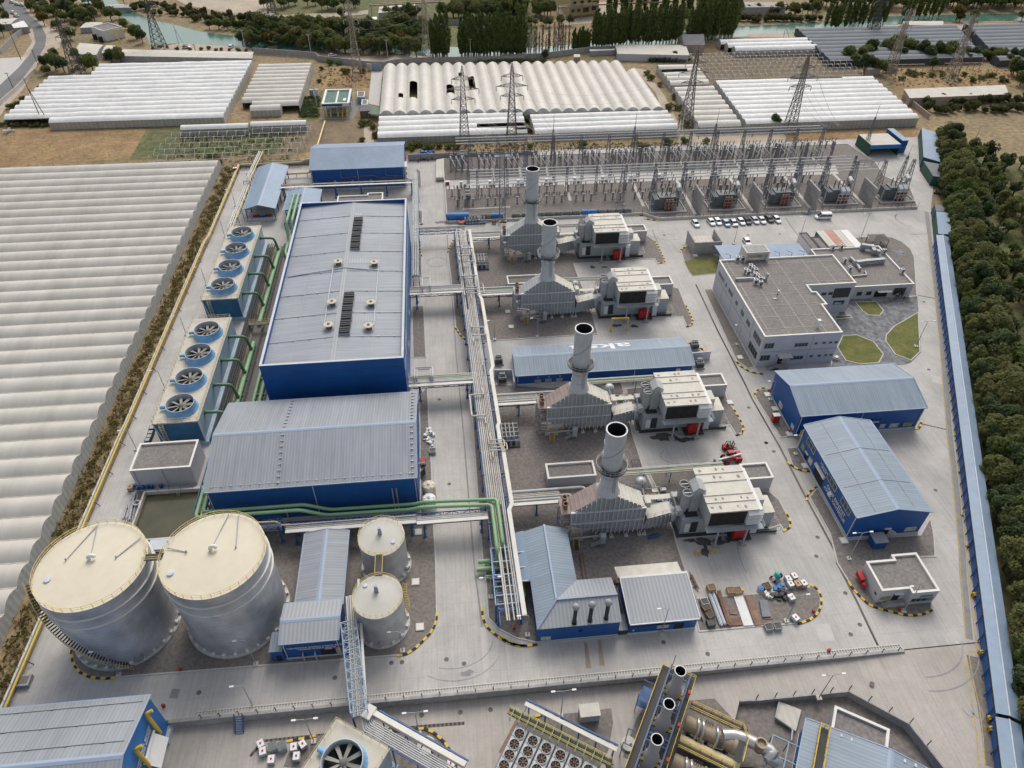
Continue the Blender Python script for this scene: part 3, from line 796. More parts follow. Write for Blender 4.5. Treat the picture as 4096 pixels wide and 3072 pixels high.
def flat(name,label,cat,P,h,wall='wpl',cap='pwh',roof='gravel_roof',z0=0.0,par=0.5,pw=0.38,group=None,seams=False):
 P0,P1=inset(P,pw)
 cx,cy=sum(p[0]for p in P)/len(P),sum(p[1]for p in P)/len(P)
 t=th_(name,label,cat,(cx,cy,z0),0,group)
 n=len(P0)
 mb=MB()
 mb.add([(x,y,z0)for x,y in P0]+[(x,y,h-0.12)for x,y in P0],[(i,(i+1)%n,n+(i+1)%n,n+i)for i in range(n)])
 wp(mb,'wall',wall,t)
 mb=MB()
 O_,_=inset(P,-0.06)
 _,O_=inset(P,-0.06)
 vs=[(x,y,h-0.12)for x,y in O_]+[(x,y,h)for x,y in O_]+[(x,y,h)for x,y in P1]+[(x,y,h-par)for x,y in P1]
 fs=[]
 for k in range(3):
  fs+=[(k*n+i,k*n+(i+1)%n,(k+1)*n+(i+1)%n,(k+1)*n+i)for i in range(n)]
 mb.add(vs,fs)
 wp(mb,'parapet',cap,t)
 mb=MB();mb.sheet(P1,h-par+0.02)
 wp(mb,'roof',roof,t)
 return t
ROT90=None
HX0,HX1,HY0,HY1,HZ=-43.2,-11.2,126.8,204.0,17.0
t=th_('turbine_hall','tallest blue hall with a parapet round its wide ribbed grey roof','hall',((HX0+HX1)/2,(HY0+HY1)/2,0))
mb=MB();mb.box(HX0,HX1,HY0,HY1,0,HZ-1.5);mb.f.pop(1);mb.mi.pop()
for z in(2.4,4.8,7.2,9.6,12.0,14.4):
 mb.box(HX0-0.04,HX1+0.04,HY0-0.04,HY1+0.04,z,z+0.05)
wp(mb,'wall','wbl',t)
mb=MB()
for a in((HX0,HX1,HY0,HY0+.45),(HX0,HX1,HY1-.45,HY1),(HX0,HX0+.45,HY0+.45,HY1-.45),(HX1-.45,HX1,HY0+.45,HY1-.45)):
 mb.box(*a,HZ-1.5,HZ-0.1)
wp(mb,'parapet','wbl',t)
mb=MB()
for a in((HX0-.05,HX1+.05,HY0-.05,HY0+.5),(HX0-.05,HX1+.05,HY1-.5,HY1+.05),(HX0-.05,HX0+.5,HY0+.5,HY1-.5),(HX1-.5,HX1+.05,HY0+.5,HY1-.5)):
 mb.box(*a,HZ-0.1,HZ)
wp(mb,'coping','plinth',t)
HR=-27.1
for x0,x1,e0,e1 in((HX0+.45,HR,HZ-1.35,HZ-.35),(HR,HX1-.45,HZ-.35,HZ-1.35)):
 mb=MB();mb.quad((x0,HY0+.45,e0),(x1,HY0+.45,e1),(x1,HY1-.45,e1),(x0,HY1-.45,e0))
 wp(mb,'roof','roof_grey_y',t)
hz_=lambda x:HZ-1.35+(1.0*(1-abs(x-HR)/(HR-HX0-.45)))
mb=MB();mb.quad((HR-.55,HY0+.45,HZ-.30),(HR+.55,HY0+.45,HZ-.30),(HR+.55,HY1-.45,HZ-.30),(HR-.55,HY1-.45,HZ-.30))
wp(mb,'ridge_cap','rfl',t)
mb=MB()
for y in(136.4,146,155.5,165,175,185,195):
 for x0,x1 in((HX0+.5,HR-.6),(HR+.6,HX1-.5)):
  mb.bar((x0,y,hz_(x0)+.07),(x1,y,hz_(x1)+.07),.10)
  for k in range(4):
   x=x0+(x1-x0)*(k+.5)/4
   mb.box(x-.12,x+.12,y-.22,y+.22,hz_(x)+.05,hz_(x)+.26)
for x in(-36.5,-18.5):
 mb.bar((x,HY0+1,hz_(x)+.07),(x,HY1-1,hz_(x)+.07),.08)
wp(mb,'lightning_wire','galv',t)
mb=MB()
for y0,y1 in((168.8,172.0),(151.2,154.0),(141.5,143.8)):
 mb.box(-28.5,-15.5,y0,y1,HZ-.42,HZ-.40+.12)
mb=MB()
def hroof_patch(x0,x1,y0,y1):
 for a,b in((x0,min(x1,HR)),(max(x0,HR),x1)):
  if b>a:
   mb.quad((a,y0,hz_(a)+.03),(b,y0,hz_(b)+.03),(b,y1,hz_(b)+.03),(a,y1,hz_(a)+.03))
for y0,y1 in((168.6,171.2),(150.6,153.2),(142.2,144.4)):
 hroof_patch(-31,-18,y0,y1)
hroof_patch(-26.5,-23.8,137.5,155.5);hroof_patch(-26.5,-24.2,175.5,197)
wp(mb,'roof_panel','rfl',t)
mb=MB()
for pts in([(1,1,678,600),(1,1,598,1112)],[(1,1,1035,600),(1,1,995,1110)],[(1,1,300,708),(1,1,755,657),(1,1,1030,663)]):
 Q=[]
 for a in pts:
  x,y=A(*a,HZ-.7)
  Q.append((x,y,hz_(x)+.22))
 for p,q_ in zip(Q,Q[1:]):
  mb.cyl(p,q_,.13)
wp(mb,'roof_pipe','plinth',t)
wq(t,'stripe','pgn','X',HX1,128,196,11.9,12.4,1,0.09)
ltr('aksa',t,4.6,(HX1+.1,138.2,13.2),ar((0,1,0),(0,0,1)),'white')
for y in(133,146,160):
 wq(t,'louvre','galv','X',HX1,y,y+2.5,3,5,1,0.08)
def roof_vent(x,y):
 r=th_('roof_ventilator','grey louvred ventilator box on the turbine hall ridge','roof vent',(x,y,hz_(x)+.03),0,'louvred ventilators along the hall ridge')
 mb=MB();mb.box(-1.3,1.3,-1.15,1.15,0,.55);mb.bd('base','rfl',r)
 for k in range(3):
  mb=MB();mb.box(-1.25,1.25,-.95+k*.75,-.55+k*.75,.55,1.0);mb.bd('louvre','bks',r)
 return r
rv0=None
for x,y in[A(1,1,a,b,HZ)for a,b in((872,262),(866,300),(862,338),(855,385),(850,430),(846,473),(798,870),(790,925),(783,978),(776,1045),(768,1100),(760,1155))]:
 if rv0 is None:
  rv0=roof_vent(x,y);remember(rv0)
 else:
  dup(rv0,(x,y,hz_(x)+.03))
fan0=None
for x,y in[A(1,1,a,b,HZ+.6)for a,b in((708,590),(997,588),(658,915),(970,910),(631,1100),(951,1097))]:
 if fan0 is None:
  fan0=th_('roof_fan','cream mushroom extractor fan on the turbine hall roof','roof fan',(x,y,hz_(x)),0,'mushroom fans on the hall roof')
  mb=MB();mb.lt([(.75,0),(.75,.5),(.55,.9)],n=16);mb.bd('body','iron',fan0,True)
  mb=MB();mb.lt([(1.25,1.25),(1.3,1.15),(.7,.85),(0.0,.8)],n=20);mb.disc(0,0,1.2,1.22,20);mb.bd('hood','ct_deck',fan0,True)
  mb=MB();mb.lt([(.32,1.2),(.32,1.38),(0,1.4)],n=10);mb.bd('motor_cap','iron',fan0)
  remember(fan0)
 else:
  dup(fan0,(x,y,hz_(x)))
t=gb('steam_hall','long blue hall with a plain grey ribbed gable roof in front of the tallest hall','hall',-50.2,-8.9,96.6,121.8,10.5,13.5,'X','roof_grey',ridge_at=.5)
mb=MB()
for x in(-36.2,-9.6):
 for k in range(10):
  y=97.2+k*1.35
  z=10.5+3*min(1,(y-96.6)/12.6)+.17
  if y<108.6:mb.box(x-.3,x+.3,y-.08,y+.08,z,z+.2)
  y2=121.3-k*1.35
  if y2>109.6:mb.box(x-.3,x+.3,y2-.08,y2+.08,10.5+3*(121.8-y2)/12.6+.17,10.5+3*(121.8-y2)/12.6+.37)
for k in range(22):
 x=-49+k*1.85
 mb.box(x-.06,x+.06,97.1,97.5,10.5+.25,10.5+.5)
mb.bar((-49.5,97.3,10.82),(-9.3,97.3,10.82),.07);mb.bar((-36.2,97,10.85),(-36.2,109.2,13.75),.08);mb.bar((-9.6,97,10.85),(-9.6,109.2,13.75),.08)
wp(mb,'lightning_wire','galv',t)
mb=MB()
for a in((-36.0,3,0),(-14.0,6.2,1),(-13.2,6.2,1)):
 mb.cyl((a[0],96.3,.5),(a[0],96.3,a[1]+1.5),.14)
wp(mb,'wall_pipe','ppg',t)
wq(t,'louvre','dark','Y',96.6,-30.8,-29.4,1.0,1.9,-1,.4)
mb=MB();mb.cyl((-8.9,103.5,6.5),(-7.4,103.5,6.7),.3);wp(mb,'vent_pipe','galv',t)
t=gb('gas_heating_house','blue hall with a pale blue roof at the far end by the ploughed field','hall',-46.5,-13.4,246.6,268.0,8.0,11.3,'X','rfb',ridge_at=.5)
for x in(-38.4,-32.1,-25.6):
 mb=MB();mb.cyl((x,246.6,3.2),(x,245.5,3.2),.55,n=14);mb.cyl((x,245.5,3.2),(x,245.3,3.2),.62,n=14);wp(mb,'duct_stub','slv',t)
mb=MB()
for Q in([(-36,246.4,7),(-36,246.4,4.6),(-24.5,246.4,5.2),(-22.5,246.4,4.0),(-14,246.4,4.2)],[(-20,246.4,7),(-20,246.4,4.9),(-14,246.4,4.6)],[(-45,246.4,3.8),(-44.6,246.4,2.2)],[(-40.4,246.4,3.8),(-40.2,246.4,2.4)],[(-35,246.3,3.8),(-34.8,246.3,2.4)]):
 mb.tb(Q,.14,6)
wp(mb,'wall_pipe','rust',t)
for z in(2,4.2,6.2):
 wq(t,'louvre','white','X',-13.4,247.5,252,z,z+1.2,1,1.0)
t=gb('pump_shed','open sided shed with a pale blue ridge roof over red fire pumps','shed',-66.6,-56.6,225.3,258.0,4.6,6.0,'Y','rfb',open_=True)
mb=MB();mb.box(-66.3,-56.9,225.5,226.1,0,1.0);wp(mb,'curb','plinth',t)
gb('pipe_shed','small open shed with a pale blue ridge roof against the tallest hall','shed',-53.2,-42.4,223.4,237.6,4.6,5.6,'Y','rfb',open_=True)
def pump(x,y,rz,label,group=None):
 p=th_('pump',label,'pump',(x,y,0),rz,group)
 mb=MB();mb.box(-1.2,1.2,-.45,.45,0,.35);mb.bd('base','yellow',p)
 mb=MB();mb.cyl((-1.0,0,.8),(0.1,0,.8),.4,n=12);mb.cyl((-1.25,0,.8),(-1.0,0,.8),.3,n=12);mb.bd('motor','red',p)
 mb=MB();mb.lt([(.2,.35),(.5,.5),(.5,1.0),(.2,1.15)],.65,0,12);mb.cyl((.65,0,.9),(.65,0,1.5),.16);mb.bd('casing','iron',p,True)
 return p
pump(-63.6,227.6,0.1,'red and yellow pump under the left end of the open shed');pump(-59.6,227.8,0.1,'red and yellow pump under the right end of the open shed')
mb=MB();mb.box(-62.4,-60.6,226.6,227.4,0,.9);mb.box(-62.5,-60.5,226.5,227.5,.9,1.0);tag(mb.bd('bin','bbl'),'blue bin between the two red pumps in the open shed','bin')
flat('switch_house','low flat house with a white parapet hidden behind the tallest hall','house',[(-36.0,222),(-20.6,222),(-20.6,233),(-26,233),(-26,231.6),(-36,231.6)],5.0)
t=flat('water_treatment_house','square grey house with a white parapet and gravel roof between cooling towers and basin','house',[(-69.6,108.2),(-57.1,108.2),(-57.1,116.2),(-69.6,116.2)],5.7,wall='wpl')
for x in(-69.0,-63.2):
 mb=MB();mb.cyl((x,108.05,.1),(x,108.05,5.4),.1);wp(mb,'downpipe','plinth',t)
wq(t,'door','dark','X',-69.6,109.3,110.6,0,2.2,-1)
t=th_('water_basin','open concrete basin of murky brown water beside the tall tanks','basin',(-61,100,0))
BX=(-67.0,-53.0,93.2,105.6)
mb=MB()
for a in((BX[0]-.35,BX[1],BX[3],BX[3]+.35),(BX[0]-.35,BX[0],BX[2],BX[3]),(BX[0]-.35,BX[1],BX[2]-.35,BX[2]),(BX[1],BX[1]+.35,BX[2]-.35,BX[3]+.35)):
 mb.box(*a,0,1.5)
wp(mb,'wall','cpl',t)
mb=MB();mb.sheet([(BX[0],BX[2]),(BX[1],BX[2]),(BX[1],BX[3]),(BX[0],BX[3])],.5);wp(mb,'water_surface','basin_water',t)
mb=MB()
for x in(-60.5,-60.0):
 mb.bar((x,105.5,1.9),(x,104.9,.4),.07)
for k in range(5):
 mb.bar((-60.5,105.4-k*.1,1.6-k*.28),(-60.0,105.4-k*.1,1.6-k*.28),.05)
wp(mb,'ladder','plinth',t)
mb=MB()
for k in range(6):
 mb.bar((-66.8+k*2.4,105.75,1.5),(-66.8+k*2.4,105.75,2.6),.06)
for k in range(5):
 mb.bar((-67.15,94+k*2.4,1.5),(-67.15,94+k*2.4,2.6),.06)
wp(mb,'fence_post','bks',t)
mb=MB();mb.box(-62.5,-52.7,90.3,92.8,1.2,1.5);tag(mb.bd('basin_cover','plinth'),'pale blue sheet cover between the two tall tanks','cover')
AP=[(78.5,135.1),(99.0,135.1),(99.0,147.3),(100.4,147.3),(100.0,153.4),(98.8,153.4),(98.8,156.5),(112.9,156.5),(112.9,171.5),(78.5,171.5)]
t=flat('office_building','large pale grey office with an L shaped gravel roof and white parapet','office',AP,10.1,seams=True)
mb=MB()
for k in range(4):
 mb.box(80.5+k*4.9,80.6+k*4.9,135.6,171.0,9.63,9.66)
mb.box(102.9,103.0,157,171,9.63,9.66);mb.box(107.9,108.0,157,171,9.63,9.66)
for k in range(7):
 y=138.6+k*5.0
 mb.box(79,98.4 if y<156.8 else 112.4,y,y+.1,9.662,9.69)
wp(mb,'roof_joint','patch',t)
mb=MB();mb.box(78.45,99.05,135.05,135.1,4.95,5.05);mb.box(78.45,78.5,135.1,171.5,4.95,5.05)
for y in(142.5,150,157.5,164.5):mb.box(78.46,78.5,y,y+.06,0,9.9)
mb.box(91.6,91.66,135.06,135.1,0,9.9)
wp(mb,'facade_joint','ptd',t)
for y0,y1,z0,z1,b in((165.2,169.6,6.4,7.6,3),(162.7,163.5,6.4,7.6,0),(157.6,160.8,6.4,7.6,2),(153.6,155.0,6.4,7.6,0),(148.6,150.6,6.3,7.6,1),(143.9,146.2,6.3,7.6,1),(136.2,140.8,5.9,8.0,3),(136.2,141.6,1.6,3.9,3)):
 wn(t,'X',78.5,y0,y1,z0,z1,-1,b)
for x0,x1,z0,z1,b in((79.2,81.6,6.2,7.8,2),(87.3,90.7,6.2,7.3,3),(92.5,93.2,6.6,7.2,0),(94.6,95.4,6.6,7.2,0),(96.3,97.1,6.6,7.2,0),(97.8,98.6,6.6,7.2,0),(79.0,81.5,2.2,3.9,2),(87.2,90.6,1.9,3.0,3),(92.4,93.2,2.4,3.0,0),(94.6,95.4,2.4,3.0,0),(96.4,97.1,2.4,3.0,0),(97.8,98.5,2.4,3.0,0)):
 wn(t,'Y',135.1,x0,x1,z0,z1,-1,b)
wq(t,'door','dark','Y',135.1,83.9,85.2,.6,2.9,-1)
mb=MB();mb.quad((83.2,135.1,4.3),(86.9,135.1,4.3),(87.0,133.4,3.9),(83.3,133.4,3.9));mb.quad((83.3,133.4,3.8),(87.0,133.4,3.8),(86.9,135.1,4.2),(83.2,135.1,4.2));wp(mb,'canopy','tin',t)
mb=MB()
for k in range(5):mb.box(81.2+k*.45,82.1+k*.45,133.5,134.9,0,.15+k*.15)
mb.box(83.45,86.5,133.5,135.0,0,.8)
wp(mb,'stair','cwl',t)
mb=MB()
for y in(133.5,134.9):
 mb.bar((80.9,y,.9),(83.4,y,1.7),.05);mb.bar((83.4,y,1.7),(86.5,y,1.7),.05)
 for x in(81,82.2,83.4,85,86.5):mb.bar((x,y,.2),(x,y,1.7 if x>83 else 1.0+(x-81)*.3),.05)
wp(mb,'handrail','galv',t)
for x0,x1,z0,z1,b in((103.8,105.1,6.4,7.3,0),(105.8,107.0,6.4,7.3,0)):
 wn(t,'Y',156.5,x0,x1,z0,z1,-1,b)
wn(t,'Y',156.5,107.3,112.0,5.4,8.4,-1,3,'bks')
sg=wq(t,'sign','navy','Y',156.5,108.3,111.4,2.9,4.2,-1,.12)
s2=wq(sg,'sign_band','sgt','Y',156.38,108.3,111.4,2.9,3.2,-1,.02)
mb=MB();mb.cyl((110.75,156.385,3.25),(110.75,156.35,3.25),.38,n=16);wp(mb,'sign_emblem','sgt',sg)
ltr('aksa',sg,1.15,(109.6,156.36,3.5),ar((1,0,0),(0,0,1)),'white')
mb=MB()
for z in(.7,1.2):mb.bar((100.6,152.0,z+.4),(107.5,151.0,z),.06);mb.bar((100.6,149.0,z+.2),(108.0,148.4,z),.06)
for k in range(6):mb.bar((100.8+k*1.35,152-k*.2,0),(100.8+k*1.35,152-k*.2,1.6),.05);mb.bar((100.8+k*1.35,149-k*.1,0),(100.8+k*1.35,149-k*.1,1.4),.05)
tag(mb.bd('ramp_railing','galv'),'steel railing along the ramp below the office sign','railing')
t2=flat('canteen_wing','low pale wing with a gravel roof joined to the office corner','office',[(113.1,162.5),(135.5,162.5),(135.5,184.0),(113.1,184.0)],4.4)
for x0,x1 in((118.7,120.2),(121.6,123.2)):wn(t2,'Y',162.5,x0,x1,1.2,2.5,-1,0)
wn(t2,'Y',162.5,130.0,133.5,.9,3.1,-1,3,'bks')
wq(t2,'door','dark','Y',162.5,124.2,128.2,.45,2.4,-1)
mb=MB();mb.box(124.4,128.6,161.1,162.5,2.75,2.9);wp(mb,'canopy','tin',t2)
mb=MB();mb.box(123.4,128.4,160.6,162.5,0,.15);mb.box(123.7,128.1,161.0,162.5,.15,.3);mb.box(124,127.9,161.4,162.5,.3,.45);wp(mb,'stair','cwl',t2)
def ac_unit(x,y,z,rz=0.0,label=None,two=True):
 a=th_('air_conditioner',label or 'white double fan air conditioner in the cluster on the office roof','air conditioner',(x,y,z),rz,None if label else 'air conditioners on the office roof')
 mb=MB();mb.box(-.5,.5,-.45,.45,.1,1.55);mb.box(-.5,.5,-.4,.4,0,.1);mb.bd('case','plw',a)
 mb=MB();mb.disc(0,0,1.556,.38,16);mb.bd('fan_grille','bks',a)
 mb=MB();mb.box(-.42,.42,-.475,-.452,.3,1.4);mb.bd('coil','iron',a)
 return a
ac0=None
for a,b in((1970,690),(1990,705),(2010,655),(2030,672),(2050,690),(2045,720),(2065,735),(2085,755),(2050,775),(2090,790)):
 x,y=A(2,1,a,b,9.6)
 if ac0 is None:ac0=ac_unit(x,y,9.62);remember(ac0)
 else:dup(ac0,(x,y,9.62),.0)
def duct(name,label,pts,r,m_='galv',z=None,mouth=None):
 d=th_(name,label,'duct',pts[0])
 mb=MB()
 for p,q_ in zip(pts,pts[1:]):
  mb.cyl(p,q_,r,n=4)
 for p in pts:mb.box(p[0]-r*.75,p[0]+r*.75,p[1]-r*.75,p[1]+r*.75,p[2]-r*.75,p[2]+r*.75)
 wp(mb,'duct',m_,d)
 mb=MB()
 for p in pts[::2]:mb.box(p[0]-r,p[0]+r,p[1]-r*.5,p[1]+r*.5,(z if z is not None else 9.6),p[2])
 wp(mb,'stand','cwl',d)
 return d
duct('roof_duct','thin white duct beside the cluster of air conditioners on the office roof',[A3(2,1,1905,735,10.2),A3(2,1,2000,730,10.2),A3(2,1,2140,735,10.2),A3(2,1,2155,700,11.6)],.35)
x,y=A(3,1,540,1128,9.6)
t=th_('roof_vent','white chimney vent near the front corner of the office roof','roof vent',(x,y,9.6));mb=MB();mb.cyl((0,0,0),(0,0,1.9),.35,n=10);mb.bd('pipe','plw',t);mb=MB();mb.obox(0,0,1.9,2.4,.9,.9);mb.bd('cap','plw',t)
x,y=A(3,1,215,890,9.6)
t=th_('antenna_mast','small antenna frame standing alone on the office roof','antenna',(x,y,9.6));mb=MB();mb.bar((0,0,0),(0,0,2.2),.1);mb.bar((-.6,0,1.0),(.6,0,1.0),.08);mb.bd('mast','bks',t);mb=MB();mb.box(-.25,.25,-.2,.2,1.9,2.4);mb.box(-1.2,-.2,-.8,-.4,0,.3);mb.bd('box','plw',t)
duct('roof_duct','long white duct crossing the canteen roof',[A3(3,1,870,605,5.0),A3(3,1,950,595,5.0),A3(3,1,1070,585,5.0)],.75,'galv',3.95)
duct('roof_duct','short bent duct at the left end of the long canteen duct',[A3(3,1,815,570,4.8),A3(3,1,855,605,4.8),A3(3,1,885,655,4.6)],.45,'galv',3.95)
duct('roof_duct','bulky duct with two elbows at the back of the canteen roof',[A3(3,1,915,470,5.5),A3(3,1,985,480,5.5),A3(3,1,1000,510,5.2),A3(3,1,1030,520,4.9)],.8,'galv',3.95)
duct('roof_duct','low narrow duct near the front edge of the canteen roof',[A3(3,1,835,715,4.3),A3(3,1,940,705,4.3),A3(3,1,930,680,4.3)],.25,'galv',3.95)
for k,(a,b,lab)in enumerate(((660,500,'white air conditioner at the back left corner of the canteen roof'),(728,495,'white air conditioner second from the back left corner of the canteen roof'),(755,605,'small air conditioner by the office wall on the canteen roof'),(1075,530,'dark sided air conditioner on the right edge of the canteen roof beside the bulky duct'),(1220,690,'dark sided air conditioner midway along the right canteen parapet'),(797,672,'white box by the office wall beside the low canteen duct'))):
 x,y=A(3,1,a,b,4.0);dup(ac0,(x,y,3.95),.3,lab);
t=th_('roof_porch','concrete frame with a flat lid standing on the office back edge','porch',(89,172,10.1))
mb=MB();mb.box(85.6,92.6,170.0,174.4,12.2,12.9);mb.box(85.6,86.1,170,174.4,8,12.2);mb.box(92.1,92.6,170,174.4,8,12.2);mb.box(86.1,92.1,173.9,174.4,8,10.4);wp(mb,'frame','cpl',t)
mb=MB();mb.box(86.1,92.1,170.5,173.9,12.9,12.95);wp(mb,'lid','cwl',t)
for a in(1905,1945):
 x,y=A(2,1,a,590,9.7);dup(ac0,(x,y,9.62),0,'white air conditioner beside the concrete porch frame on the office roof, %s of two'%('left' if a==1905 else 'right'))
t=th_('carport','pale blue flat carport roof with small blue brackets behind the office','carport',(98,182,0))
mb=MB();mb.pr_([(84.5,174.5),(111.2,173.5),(111.4,188.6),(84.2,189.6)],3.7,3.9);wp(mb,'roof','rfb',t)
for x in(85.5,92,98,104,110.4):
 for y in(175,187.5):
  mb=MB();mb.bar((x,y,0),(x,y,3.7),.14);wp(mb,'post','rkb',t)
for k in range(7):
 mb=MB();x=86.5+k*3.9;mb.bar((x,181.5,3.9),(x,181.5,5.0),.1);mb.bar((x,181.5,5.0),(x-.9,183.5,4.6),.1);wp(mb,'bracket','rkb',t)
t=th_('open_tank_pit','roofless concrete enclosure beside the small lawn north of the office','enclosure',(82.5,195.5,0))
mb=MB()
mb.box(78.2,87.2,191,191.3,0,4.3);mb.box(78.2,78.5,191.3,199,0,4.3);mb.box(86.9,87.2,191.3,199,0,4.3);wp(mb,'wall','cwl',t)
mb=MB();mb.box(79.2,86,192.5,198.5,0,2.2);wp(mb,'tank','tin',t)
for k,(x0,x1,m_,lab)in enumerate(((115.0,117.6,'plinth','white cabin with a dark flat roof, leftmost of the row behind the canteen'),(117.75,120.4,'plinth','white cabin with a dark flat roof standing between another cabin and the teal container'))):
 flat('site_cabin',lab,'cabin',[(x0+k*.3,184.6),(x1+k*.3,184.6),(x1+k*.1,196.4-k*3),(x0+k*.1,196.4-k*3)],3.0,wall='white',cap='bks',par=.2,pw=.2)
def container(name,label,x0,x1,y0,y1,h,m_,top,z0=0,group=None,doors=-1):
 c=th_(name,label,'container',((x0+x1)/2,(y0+y1)/2,z0),0,group)
 mb=MB();mb.box(x0,x1,y0,y1,z0+.1,z0+h-.06)
 n=int((y1-y0)/.5)
 for i in range(n):
  y=y0+.3+i*.5
  mb.box(x0-.04,x1+.04,y,y+.22,z0+.3,z0+h-.2)
 wp(mb,'body',m_,c)
 mb=MB();mb.box(x0-.05,x1+.05,y0-.05,y1+.05,z0+h-.06,z0+h);wp(mb,'roof',top,c)
 yy=y0 if doors<0 else y1
 mb=MB();mb.box(x0+.1,(x0+x1)/2-.03,yy-.05,yy-.005,z0+.25,z0+h-.2);mb.box((x0+x1)/2+.03,x1-.1,yy-.05,yy-.005,z0+.25,z0+h-.2);wp(mb,'door',m_,c)
 return c
container('shipping_container','dark teal container with a beige top beside the white cabins',121.0,123.7,187.2,197,3.0,'container_teal','tin')
container('shipping_container','container with a faded red top in the row behind the canteen',123.9,126.4,186.7,197.2,3.0,'container_rust','container_rust')
container('shipping_container','container with a cream top next to the faded red one',126.6,129.0,186.6,197.0,3.0,'plinth','tin')
container('shipping_container','container with a pale grey top, rightmost of the row behind the canteen',129.2,131.7,186.4,196.9,3.0,'plinth','white')
t=th_('gazebo','dark wooden gazebo with a hipped roof by the parking road','gazebo',(139.8,191.2,0))
mb=MB();mb.add([(136.9,189.3,2.7),(142.8,189.3,2.7),(142.8,193.9,2.7),(136.9,193.9,2.7),(139.0,191.6,3.6),(140.7,191.6,3.6)],[(0,1,5,4),(1,2,5),(2,3,4,5),(3,0,4),(3,2,1,0)]);wp(mb,'roof','iron',t)
for x in(137.2,139.8,142.4):
 for y in(189.6,193.5):
  mb=MB();mb.bar((x,y,0),(x,y,2.7),.16);wp(mb,'post','bark',t)
mb=MB()
for a,b in(((137.2,189.6),(142.4,189.6)),((137.2,193.5),(142.4,193.5)),((137.2,189.6),(137.2,193.5)),((142.4,189.6),(142.4,193.5))):
 for z in(.4,.9):mb.bar((*a,z),(*b,z),.09)
wp(mb,'railing','bark',t)
t=gb('store_building','blue store with the word over its open door and two green notice boards','store',78.3,108.3,109.7,125.0,7.0,9.2,'X','roof_blue')
wq(t,'door','dark','Y',109.7,93.9,98.0,.05,2.9,-1,.05);wq(t,'door_frame','plinth','Y',109.7,93.7,98.2,2.95,3.3,-1,.12)
ltr('A  M  B  A  R',t,.85,(96.2,109.6,4.0),ar((1,0,0),(0,0,1)),'dark')
for x0,x1,m_ in((99.0,100.3,'patch'),(101.4,103.6,'sgw'),(104.8,107.0,'sign_green')):
 wq(t,'notice_board',m_,'Y',109.7,x0,x1,.9,2.2,-1,.08)
wq(t,'notice_board','sgw','X',78.3,117.6,119.6,1.2,2.6,-1,.08);wq(t,'notice_board','sgw','X',78.3,110.6,112,1.2,2.4,-1,.08)
t=gb('workshop','blue workshop with white wall slogans and a ribbed blue grey roof','workshop',77.8,92.9,80.6,106.3,7.1,8.9,'Y','roof_blue_y')
for y0,y1,b in((100.0,103.9,2),(91.0-1.7,91.0+2.2,2),(83.0,86.7,2)):
 wn(t,'X',77.8,y0,y1,4.5,5.9,-1,b,'plinth')
wq(t,'door','dark','X',77.8,93.8,97.9,.05,3.3,-1,.05);wq(t,'door_hood','white','X',77.8,93.6,98.1,3.35,4.0,-1,.4)
wq(t,'door','dark','X',77.8,101.6,102.8,.2,2.4,-1,.05);wq(t,'lintel','white','X',77.8,101.5,102.9,2.45,2.6,-1,.3)
wq(t,'notice_board','sgw','X',77.8,99.3,101.0,1.3,3.0,-1,.08);wq(t,'notice_board','sign_green','X',77.8,103.6,105.0,1.4,3.0,-1,.08)
rw=ar((0,-1,0),(0,0,1))
ltr('ÖNCE EMNİYET\nAVVAL XAVFSIZLIK',t,1.15,(77.7,87.9,2.7),rw,'white')
ltr('USTAXONA\nATÖLYE',t,.62,(77.7,95.0,5.2),rw,'white')
mb=MB();mb.box(77.1,77.75,89.5,90.4,2.6,3.3);wp(mb,'air_conditioner','white',t)
wq(t,'door','dark','Y',80.6,85.0,86.1,.3,2.4,-1,.05);mb=MB();mb.pr_([(86.1,80.5),(86.9,79.5),(86.95,79.56),(86.16,80.55)],.3,2.4);wp(mb,'door','plinth',t);wq(t,'lintel','white','Y',80.6,84.9,86.3,2.5,2.65,-1,.3)
wq(t,'notice_board','sgw','Y',80.6,89.6,92.0,1.0,2.3,-1,.08)
mb=MB()
for x in(81.2,89.5):
 z=lambda q:7.1+1.8*(1-abs(q-85.35)/7.55)+.2
 mb.bar((x,81,z(x)),(x,106,z(x)),.08)
for y in(88,97):
 mb.bar((78.2,y,7.4),(85.3,y,9.1),.07);mb.bar((85.4,y,9.1),(92.5,y,7.4),.07)
wp(mb,'lightning_wire','galv',t)
t=th_('transformer_cabin','dark blue cabin with a grey lid by the open workshop door','cabin',(83.0,78.6,0));mb=MB();mb.obox(83.0,78.7,.1,2.2,2.6,2.2);wp(mb,'body','wbl',t);mb=MB();mb.obox(83.0,78.7,2.2,2.35,2.9,2.5);wp(mb,'lid','galv',t)
container('shipping_container','rust streaked container lying between the store and the workshop',79.3,91.3,107.0,109.3,2.6,'container_rust','tin')
for x,y,lab in((75.9,115.2,'red fire cabinet with a white top at the foot of the store west wall'),):
 t=th_('fire_cabinet',lab,'cabinet',(x,y,.12));mb=MB();mb.box(-.8,.8,-.55,.55,0,2.0);mb.bd('body','red',t);mb=MB();mb.box(-.85,.85,-.6,.6,2.0,2.1);mb.bd('lid','white',t)
GP=[(76.4,66.0),(81.8,66.0),(81.8,65.0),(87.1,65.0),(87.1,73.4),(82.0,73.4),(82.0,72.4),(76.4,72.4)]
t=flat('gatehouse','small pale house with a stepped white parapet and front stairs by the east road','house',GP,4.2,wall='wpl')
wq(t,'door','dark','Y',66.0,79.3,80.6,.5,2.7,-1);wq(t,'lintel','white','Y',66.0,79.2,80.9,2.8,3.0,-1,.4);wq(t,'notice_board','sign_green','Y',66.0,77.0,79.0,1.0,2.0,-1)
